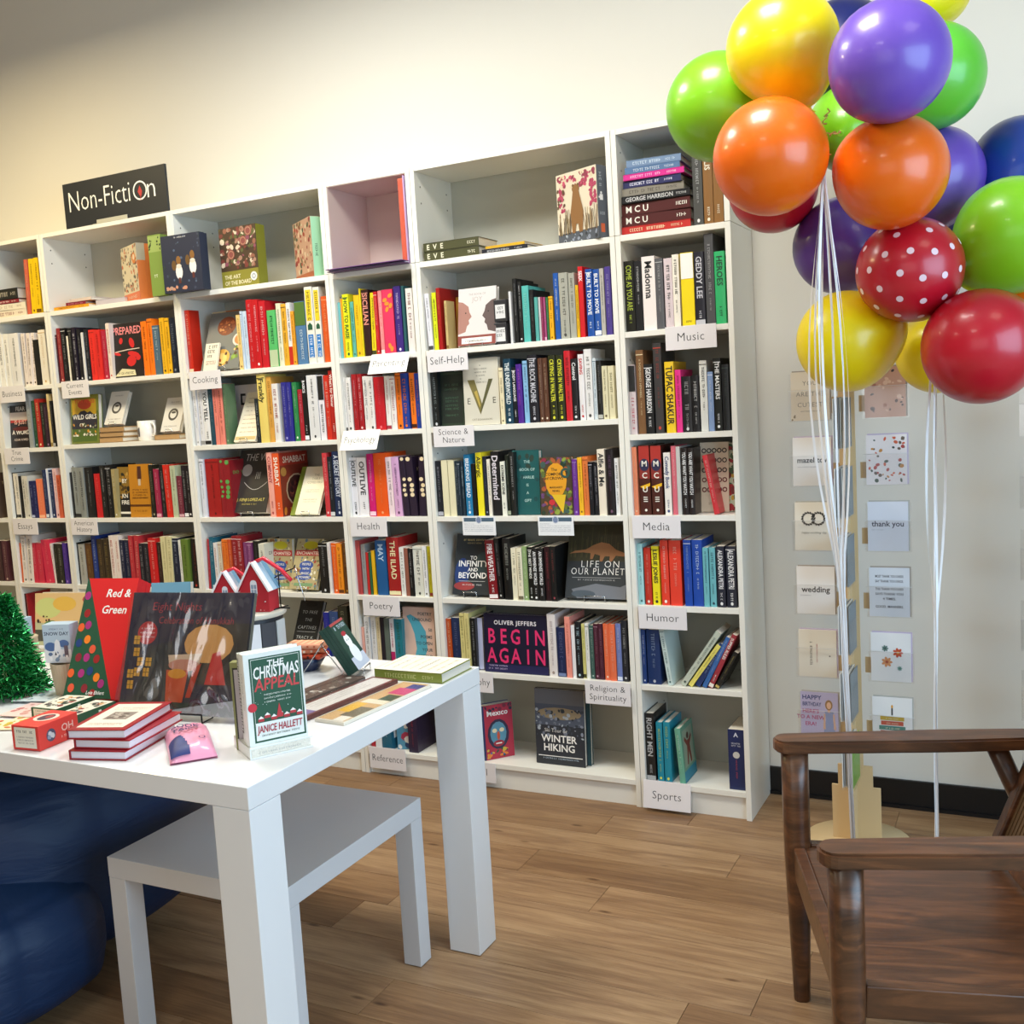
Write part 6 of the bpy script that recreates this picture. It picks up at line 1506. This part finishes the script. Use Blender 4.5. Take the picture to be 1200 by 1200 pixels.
def arm(cy, sgn):
    m = MB(); out = []
    for k in range(9): a = math.pi/2+math.pi*k/8; out.append((-.018+.034*math.cos(a)*.9, .036*math.sin(a)))
    P = [(.70, .030), (.35, .043), (.15, .040)]+out+[(.15, -.040), (.35, -.043), (.70, -.030)]
    bm = bmesh.new(); vv = [bm.verts.new((x, cy+y, .622)) for x, y in P]; f = bm.faces.new(vv); r = bmesh.ops.extrude_face_region(bm, geom=[f])
    for e in r['geom']:
        if isinstance(e, bmesh.types.BMVert): e.co.z += .03
    bmesh.ops.recalc_face_normals(bm, faces=bm.faces); bmesh.ops.bevel(bm, geom=[e for e in bm.edges if abs(e.verts[0].co.z-e.verts[1].co.z) < .001], offset=.005, segments=2, affect='EDGES')
    m.frombm(bm, WALNUT); m.build('armrest', chair)
arm(0, -1); arm(WID, 1)
def rail(p, q, h, t, name='rail'):
    p, q = Vector(p), Vector(q); d = (q-p); L = d.length; m = MB(); T = Matrix.Translation(p) @ d.to_track_quat('X', 'Z').to_matrix().to_4x4(); m.bbox(0, L, -t/2, t/2, -h, 0, WALNUT, .003, T); m.build(name, chair)
rail((.0, .03, .395), (.0, WID-.03, .395), .075, .026, 'front_rail'); rail((.03, 0, .395), (.53, 0, .365), .062, .028, 'side_rail'); rail((.03, WID, .395), (.53, WID, .365), .062, .028, 'side_rail'); rail((.52, .02, .36), (.52, WID-.02, .36), .055, .026, 'back_rail')
m = MB(); T = Matrix.Translation((.014, 0, .3895)) @ Matrix.Rotation(math.radians(3.0), 4, 'Y'); m.bbox(0, .49, .0145, WID-.0145, -.014, 0, WALNUT, .003, T); m.build('seat', chair)
# cane back between two leaning posts
BT = Matrix.Translation((.425, 0, .385)) @ Matrix.Rotation(math.radians(22), 4, 'Y')
for cy in (.035, WID-.035): m = MB(); m.bbox(0, .026, cy-.018, cy+.018, 0, .52, WALNUT, .004, BT); m.build('back_post', chair)
for zz in (.005, .48): m = MB(); m.bbox(.002, .024, .054, WID-.054, zz, zz+.04, WALNUT, .003, BT); m.build('back_crossbar', chair)
m = MB()
for k in range(62): y_ = .055+(WID-.11)*k/61; m.box(.010+.0012*(k % 2), .0125+.0012*(k % 2), y_-.0028, y_+.0028, .045, .48, CANE, BT)
for k in range(54): z_ = .047+.43*k/53; m.box(.0122, .0152, .055, WID-.055, z_-.0022, z_+.0022, CANE, BT)
tag(m.build('cane_weave', chair), kind='stuff')

# ------------------------------------------------------------------ card racks
def card_art(kind):
    def f(F, w, h):
        if kind == 'cutest': F.rect(0, 0, w, h, 'e8dcc8'); [F.text(t_, w*.5, h*v, w*.17, '5c564c', False, sp=.06) for t_, v in (("YOU", .72), ('ARE THE', .5), ('CUTEST', .28))]; F.scribble(w*.25, h*.18, w*.5, h*.02, '5c564c', A3R); F.speckle(0, 0, w*.15, h*.15, ['8a7a60'], 4, .002, .004, A3R)
        elif kind == 'mazel': F.text('mazel tov', w*.5, h*.48, w*.2, '202028', True, fit=w*.84); F.scribble(w*.12, h*.38, w*.5, h*.02, '9a9aa0', A3R)
        elif kind == 'wreath':
            for q in (.36, .62):
                for k in range(16): a = 2*math.pi*k/16; F.ell(w*q+w*.16*math.cos(a), h*.66+w*.16*math.sin(a), w*.045, w*.022, '1c1c1c', 8, a+.8)
            F.text('happy wedding day', w*.5, h*.35, w*.085, '4c4c4c', False, shear=.3, fit=w*.7)
        elif kind == 'wedding': F.text('wedding', w*.5, h*.46, w*.22, '202028', True, fit=w*.84); F.scribble(w*.1, h*.38, w*.25, h*.02, '9a9aa0', A3R)
        elif kind == 'script': F.scribble(w*.36, h*.25, h*.5, w*.06, '3c3838', A3R, math.pi/2); F.scribble(w*.5, h*.3, h*.4, w*.03, 'b04850', A3R, math.pi/2); F.ell(w*.82, h*.45, w*.02, w*.02, '4c4848')
        elif kind == 'birthday':
            F.rect(0, 0, w, h, 'b8b4d8'); F.text('HAPPY', w*.3, h*.84, w*.17, '2c3c78', True); F.text('BIRTHDAY', w*.3, h*.70, w*.15, '2c3c78', True, fit=w*.5); [F.text(t_, w*.27, h*v, w*.15, 'b0487c', True) for t_, v in (("HERE'S", .55), ('TO A NEW', .42), ('ERA!', .28))]
            F.poly([(w*.62, h*.02), (w*.92, h*.02), (w*.9, h*.3), (w*.86, h*.42), (w*.88, h*.6), (w*.64, h*.6), (w*.68, h*.42), (w*.62, h*.3)], '8a98c0'); F.rect(w*.72, h*.58, w*.79, h*.66, 'd8b098'); F.ell(w*.755, h*.74, w*.1, h*.11, '9a7850'); F.ell(w*.755, h*.73, w*.06, h*.075, 'e0b89c'); F.poly([(w*.6, h*.22), (w*.66, h*.22), (w*.66, h*.55), (w*.62, h*.55)], 'd8b098'); F.poly([(w*.88, h*.22), (w*.94, h*.22), (w*.9, h*.55), (w*.86, h*.55)], 'd8b098')
        elif kind == 'rose': F.rect(0, 0, w, h, 'c89c8c'); F.speckle(w*.1, h*.1, w*.95, h*.95, ['3c3440', 'e0c0b0', 'a87060', '5c4c54'], 26, .003, .008, A3R)
        elif kind == 'garden': F.rect(0, 0, w, h, 'f0e8e8'); F.speckle(w*.04, h*.04, w*.96, h*.96, ['4c5c50', 'd86848', 'c88c48', '6c5c50', 'b84c48', '3c4844'], 46, .003, .007, A3R)
        elif kind == 'thanks': F.rect(0, 0, w, h, 'dfe2ec'); F.text('thank you', w*.5, h*.5, w*.2, '303850', True, fit=w*.86); F.scribble(w*.1, h*.42, w*.3, h*.015, '9098a8', A3R)
        elif kind == 'block': F.rect(0, 0, w, h, 'dde0e6'); [F.text(t_, w*.5, h*v, w*.09, '22242c', True, fit=w*.7) for t_, v in (('MOST THANK YOU CARDS', .8), ('SAY THANK YOU ONCE.', .7), ('THIS THANK YOU CARD', .54), ('SAYS THANK YOU', .44), ('4 TIMES.', .34), ('GOOD. MANNERS.', .18))]
        elif kind == 'daisy':
            for u, v, r, c, c2 in ((.4, .4, .13, 'd8905c', 'a84830'), (.68, .6, .12, 'c84c28', 'e0a040'), (.36, .68, .08, '5c7c74', '3c4c48'), (.72, .28, .06, '6c9c94', '3c5c58')):
                for k in range(7): a = 2*math.pi*k/7; F.ell(w*(u+r*.6*math.cos(a)), h*v+w*r*.6*math.sin(a), w*r*.5, w*r*.28, c, 9, a)
                F.ell(w*u, h*v, w*r*.3, w*r*.3, c2)
        elif kind == 'booksstack':
            for k, (c, q) in enumerate((('3c6c5c', .34), ('a84838', .3), ('3c8478', .33), ('c85038', .28), ('c8a838', .3))): F.rect(w*(.5-q), h*(.12+.1*k), w*(.5+q), h*(.205+.1*k), c); F.scribble(w*(.5-q*.5), h*(.14+.1*k), w*q, h*.03, 'e8dcc0', A3R)
            F.rect(w*.48, h*.63, w*.52, h*.78, '4c4c50'); F.ell(w*.5, h*.81, w*.025, h*.035, 'e0a030')
    return f
RX, RY = .356, -.060
rack = empty('card_rack', (RX, RY, 0), label='tall plywood card rack with clear pockets beside the bookcase', cat='card rack')
m = MB(); m.lathe([(.165, 0), (.165, .012), (.001, .0125)], PLY, 44); m.build('round_base', rack)
m = MB(); T = Matrix.Identity(4)
m.prism([(-.075, .0125), (.075, .0125), (.075, .19), (.052, .19), (.052, .26), (.024, .26), (.024, 1.66), (-.024, 1.66), (-.024, .26), (-.055, .26), (-.055, .19), (-.075, .19)], -.004, .004, PLY, Matrix.Rotation(math.pi/2, 4, 'X')); m.build('centre_board', rack)
m = MB(); m.prism([(-.07, .0125), (.07, .0125), (.07, .19), (.045, .26), (.045, 1.66), (-.045, 1.66), (-.045, .26), (-.07, .19)], -.004, .004, PLY, Matrix.Translation((0, 0, 0)) @ Matrix.Rotation(math.pi/2, 4, 'Z') @ Matrix.Rotation(math.pi/2, 4, 'X')); m.build('cross_board', rack)
KL = ['cutest', 'mazel', 'wreath', 'wedding', 'script', 'birthday']; KR = ['rose', 'garden', 'thanks', 'block', 'daisy', 'booksstack']
CL = {'cutest': 'cream card with grey capital letters, top left of the rack', 'mazel': 'white card printed mazel tov', 'wreath': 'cream card with two dark leaf wreaths', 'wedding': 'white card printed wedding', 'script': 'cream card with sideways script', 'birthday': 'lilac birthday card with a woman in a blue bodysuit',
      'rose': 'dusty pink floral card, top right of the rack', 'garden': 'white card scattered with red and green flowers', 'thanks': 'pale blue card printed thank you', 'block': 'pale card with six lines of black capitals', 'daisy': 'white card with orange and red daisies', 'booksstack': 'white card with a candle on stacked books'}
CC = {'cutest': 'e8dcc8', 'wreath': 'ece6d8', 'script': 'e8e2d4', 'birthday': 'b8b4d8', 'rose': 'c89c8c', 'thanks': 'dfe2ec', 'block': 'dde0e6'}
for side, KK in ((-1, KL), (1, KR)):
    for i, kd in enumerate(KK):
        zc = 1.376-.205*i; x0 = RX+(-.165 if side < 0 else .057)
        m = MB(); lx = x0-RX; w, h = .118, .152
        m.box(lx-.008, lx+w+.008, .0, .0015, zc-.012, zc+h*.9, ACRYL if False else FILM); m.box(lx-.008, lx+w+.008, -.024, -.0225, zc-.012, zc+.085, FILM); m.box(lx-.008, lx+w+.008, -.0225, 0, zc-.012, zc-.0105, FILM)
        m.tube([(lx-.008, -.0238, zc+.085), (lx+w+.008, -.0238, zc+.085)], .0007, 'd8dadc', 4)
        m.bbox((lx-.02 if side > 0 else lx+w-.002), (lx+.004 if side > 0 else lx+w+.022), -.0015, .003, zc+.01, zc+.06, PLY, .0006) ; m.build('card_pocket', rack)
        rt = empty('greeting_card', (x0, RY-.019, zc-.0095), (math.radians(-3), 0, 0), CL[kd]+(', on the rack' if len(CL[kd].split()) < 9 and 'rack' not in CL[kd] else ''), 'card', 'greeting cards in the plywood rack')
        m = MB(); m.bbox(0, w, 0, .0025, 0, h, CC.get(kd, 'f0eeec'), .0004); card_art(kd)(Face(m, (0, 0, 0), (1, 0, 0), (0, 0, 1), (0, -1, 0)), w, h); m.build('card_front', rt)
        m = MB(); m.box(.003, w+.004, .004, .0075, .001, h+.004, ['a89c90', 'c8b8d0', 'b8b4ac'][i % 3]); m.build('envelope', rt)
# pockets on the boards that face sideways: cards seen edge on
for i in range(6):
    zc = 1.294-.207*i; m = MB(); m.box(-.012+.004*i*0, -.0105, -.20, -.05, zc-.01, zc+.09, FILM); m.box(.026, .0275, -.20, -.05, zc-.01, zc+.09, FILM); m.box(-.012, .0275, -.20, -.05, zc-.012, zc-.0105, FILM); m.build('card_pocket', rack)
    for k in range(7):
        rt = empty('greeting_card', (RX-.008+.005*k, RY-.185+.003*(k % 3), zc-.009), (0, 0, math.radians(90+(k % 3-1))), 'greeting card seen edge on in %s side pocket from the top' % ORD[i], 'card', 'cards seen edge on in %s side pocket' % ORD[i])
        m = MB(); m.box(0, .118, 0, .0022, 0, .148+.002*(k % 2), ['e8e8e4', 'b8baba', 'd8d4c8', '8c9094', 'e0e4e0', 'c8c4bc', '7ca848' if i == 5 else '80888c'][k]); m.build('card_front', rt)
# second rack, cut off by the right edge
rack2 = empty('card_rack', (1.02, .02, 0), label='second card rack of clear pockets cut off by the right photo edge', cat='card rack'); m = MB(); m.lathe([(.195, 0), (.195, .012), (.001, .0125)], PLY, 44); m.build('round_base', rack2); m = MB(); m.box(-.035, .035, -.004, .004, .0125, 1.66, PLY); m.build('centre_board', rack2)
for i in range(6):
    zc = 1.30-.215*i; m = MB(); lx = -.185; m.box(lx, lx+.15, 0, .0015, zc-.01, zc+.14, FILM); m.box(lx, lx+.15, -.024, -.0225, zc-.01, zc+.085, FILM); m.box(lx, lx+.0015, -.024, 0, zc-.01, zc+.085, FILM); m.tube([(lx, -.0238, zc+.085), (lx+.15, -.0238, zc+.085)], .0008, 'c8cacc', 4); m.build('card_pocket', rack2)
    rt = empty('greeting_card', (.842+.012, .0, zc-.008), (math.radians(-3), math.radians(3), 0), 'card at the right photo edge, %s from the top' % ORD[i], 'card', 'cards in the second rack'); m = MB(); m.bbox(0, .11, 0, .003, 0, .15, ['d8ccc4', 'b8c4cc', '3c3c44', 'c04040', 'a89c90', '8a8c90'][i], .0005); m.build('card_front', rt)

# ------------------------------------------------------------------ balloons
SPX = {}
def ray(px, py): return FW+RT*((px-600)/FPX)-UP*((py-600)/FPX)
def balloon(px, py, d, diam, h, rim, label, tail, squash=1.0, dots=False):
    c = CAM+ray(px, py)*d; BAL.append(c)
    t = (KN[tail]-c).normalized() if isinstance(tail, int) else Vector(tail).normalized()
    q = (-t).to_track_quat('Z', 'Y')
    rt = bpy.data.objects.new('balloon', None); C.objects.link(rt); rt.location = c; rt.rotation_euler = q.to_euler(); tag(rt, label, 'balloon', 'party balloons'); rt.empty_display_size = .05
    R = diam/2; prof = []
    for k in range(25):
        a = math.pi*k/24; z = math.cos(a); r = math.sin(a)
        if z < 0: z2 = z*(1+.16*(-z)**2.2); r *= (1-.10*(-z)**2)
        else: z2 = z*.98
        prof.append((max(r*R, .004 if k == 24 else .0002), z2*R*squash))
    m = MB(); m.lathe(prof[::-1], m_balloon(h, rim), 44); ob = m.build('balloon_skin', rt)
    zb_ = prof[-1][1]; m = MB(); m.lathe([(.0042, zb_+.003), (.0038, zb_-.006), (.006, zb_-.010), (.0095, zb_-.016), (.008, zb_-.0165), (.001, zb_-.012)][::-1], m_balloon(h, rim), 12); m.build('knot', rt)
    if dots:
        N = 64
        for k in range(N):
            z = 1-2*(k+.5)/N; th = k*2.39996; s_ = math.sqrt(1-z*z); n_ = Vector((s_*math.cos(th), s_*math.sin(th), z))
            if z < -.93: continue
            zz = z*(1+.16*(-z)**2.2) if z < 0 else z*.98; rr = s_*(1-.10*z*z) if z < 0 else s_
            p = Vector((rr*math.cos(th)*R, rr*math.sin(th)*R, zz*R*squash)); nn = p.normalized(); a_ = nn.orthogonal().normalized(); b_ = nn.cross(a_)
            vs = [p*1.006]
            for ring_ in (.5, 1):
                for j in range(12):
                    q_ = p+(a_*math.cos(math.pi*j/6)+b_*math.sin(math.pi*j/6))*.0085*ring_; q2 = q_.normalized(); z3 = q2.z
                    # put the point back on the skin
                    lo_, hi_ = .5*R, 1.4*R
                    for _ in range(18):
                        mid = (lo_+hi_)/2; P_ = q2*mid; zn = P_.z/(R*squash)
                        lim = math.cos(0); 
                        f_ = P_.z/(R*squash); g_ = min(max(f_, -1.16), .98)
                        zz_ = g_/.98 if g_ >= 0 else None
                        if zz_ is None:
                            y_ = g_; x_ = y_
                            for __ in range(6): x_ = y_/(1+.16*(-x_)**2.2) if x_ < 0 else y_
                            zz_ = max(x_, -1)
                        sr = math.sqrt(max(0, 1-zz_*zz_))*(1-(.10*zz_*zz_ if zz_ < 0 else 0))*R
                        if math.hypot(P_.x, P_.y) > sr: hi_ = mid
                        else: lo_ = mid
                    vs.append(q2*(lo_+.0006))
            vs[0] = nn*(p.length+.0006)
            m = MB(); m.add(vs, [(0, 1+j, 1+(j+1) % 12) for j in range(12)]+[(1+j, 13+j, 13+(j+1) % 12, 1+(j+1) % 12) for j in range(12)], mat('f0d4dc', .35), True); m.build('polka_dot', rt)
    return rt
BAL = []
KN = {0: CAM+ray(966, 165)*2.62, 1: CAM+ray(1096, 362)*2.68}
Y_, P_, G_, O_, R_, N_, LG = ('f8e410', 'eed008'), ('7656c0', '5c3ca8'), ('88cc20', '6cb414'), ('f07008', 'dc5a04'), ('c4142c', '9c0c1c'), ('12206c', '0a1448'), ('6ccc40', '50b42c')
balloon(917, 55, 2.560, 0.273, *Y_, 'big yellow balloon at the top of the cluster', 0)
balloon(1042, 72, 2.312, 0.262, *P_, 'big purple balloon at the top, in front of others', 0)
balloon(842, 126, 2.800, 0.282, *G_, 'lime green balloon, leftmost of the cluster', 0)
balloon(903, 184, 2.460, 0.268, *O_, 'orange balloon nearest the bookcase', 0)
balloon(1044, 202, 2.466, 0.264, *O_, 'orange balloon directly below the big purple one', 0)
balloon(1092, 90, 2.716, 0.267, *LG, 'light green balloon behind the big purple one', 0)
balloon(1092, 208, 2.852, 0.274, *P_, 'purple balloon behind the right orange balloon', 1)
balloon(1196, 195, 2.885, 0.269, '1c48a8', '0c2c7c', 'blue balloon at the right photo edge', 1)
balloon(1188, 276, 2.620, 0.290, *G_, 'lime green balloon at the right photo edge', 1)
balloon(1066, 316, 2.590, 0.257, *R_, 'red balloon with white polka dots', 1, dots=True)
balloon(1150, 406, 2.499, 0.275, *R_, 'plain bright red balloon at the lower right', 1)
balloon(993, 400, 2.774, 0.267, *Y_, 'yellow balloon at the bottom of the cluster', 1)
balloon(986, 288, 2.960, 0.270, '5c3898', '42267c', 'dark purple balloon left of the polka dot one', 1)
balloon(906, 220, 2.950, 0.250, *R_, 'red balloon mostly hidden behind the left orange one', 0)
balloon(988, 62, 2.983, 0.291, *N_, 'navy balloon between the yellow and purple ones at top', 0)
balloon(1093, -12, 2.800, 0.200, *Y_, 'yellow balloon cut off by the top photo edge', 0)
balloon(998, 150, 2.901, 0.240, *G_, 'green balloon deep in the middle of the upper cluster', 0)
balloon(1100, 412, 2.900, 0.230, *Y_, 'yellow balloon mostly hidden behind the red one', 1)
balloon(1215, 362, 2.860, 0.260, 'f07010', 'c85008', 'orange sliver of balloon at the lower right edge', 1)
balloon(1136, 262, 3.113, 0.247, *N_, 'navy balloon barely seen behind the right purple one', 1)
# ribbons down to two weights behind the seat
def ribbons(knot, foot, n, label, spread, seed, endz):
    rnd = random.Random(seed)
    for i in range(n):
        pts = []; ph = rnd.uniform(0, 6.28); amp = rnd.uniform(.15, 1)*spread; th = rnd.uniform(0, 6.28)
        for k in range(22):
            f = k/21; p = knot.lerp(foot, f); bul = amp*(math.sin(math.pi*min(1, f/.5)) if f < .5 else 0)+.004*amp/spread*math.sin(math.pi*f)
            p = p+Vector((math.cos(th)*bul+.003*math.sin(7*f+ph), math.sin(th)*bul*.6, 0))
            if f < .25: p.z += .015*math.sin(20*f+ph)*(.25-f)
            pts.append(p)
        m = MB(); W_ = .0028; vs = []
        for k, p in enumerate(pts):
            tw = ph+k*.25; s_ = Vector((math.cos(tw), math.sin(tw), 0))*W_; vs += [p-s_, p+s_]
        m.add(vs, [(2*k, 2*k+1, 2*k+3, 2*k+2) for k in range(21)], RIB, True); tag(m.build('ribbon'), label, 'ribbon', label)
RIB = mat('f0f0f2', .3, .3)
RK0 = CAM+ray(965, 205)*2.46; F0 = Vector((.455, -.72, .05)); F1 = Vector((.640, -.62, .05))
ribbons(RK0, F0, 11, 'white balloon ribbon in the left bundle', .055, 3, 0)
ribbons(KN[1]+Vector((0, 0, -.02)), F1, 7, 'white balloon ribbon in the right bundle', .03, 8, 0)
for P, lb in ((F0, 'silver balloon weight of the left ribbon bundle'), (F1, 'silver balloon weight of the right ribbon bundle')):
    m = MB(); m.lathe([(.03, 0), (.032, .004), (.02, .035), (.006, .045), (.004, .05)], mat('c0c0c8', .25, 0, 1), 16); tag(m.build('balloon_weight', None, (P.x, P.y, 0)), lb, 'weight')
for i, pts in enumerate([[(.40, -.80, .003), (.43, -.78, .012), (.455, -.80, .006), (.475, -.84, .003)], [(.47, -.86, .003), (.455, -.90, .010), (.465, -.94, .004), (.475, -.965, .003)], [(.30, -.03, .004), (.32, -.12, .006), (.33, -.22, .003)]]):
    m = MB(); m.tube(pts, .0016, RIB, 5); tag(m.build('ribbon_end'), 'curled loose ribbon end on the floor, %s' % ['by the front leg', 'behind the near leg', 'by the rack base'][i], 'ribbon')
# curled ribbon tuft at the upper knot
for i in range(6):
    rnd = random.Random(40+i); pts = []; a0 = i*1.05; L = rnd.uniform(.05, .09)
    for k in range(16): f = k/15; pts.append(KN[0]+Vector((math.cos(a0)*L*f*.7, -.05-.02*f, math.sin(a0)*L*f))+Vector((.006*math.cos(9*f*3), .006*math.sin(9*f*3), .004*math.sin(20*f))))
    m = MB(); m.tube(pts, .0016, mat('d8c090', .3), 5); tag(m.build('curled_ribbon'), 'curled cream ribbon at the upper balloon knot', 'ribbon', 'curled ribbons at the knot')
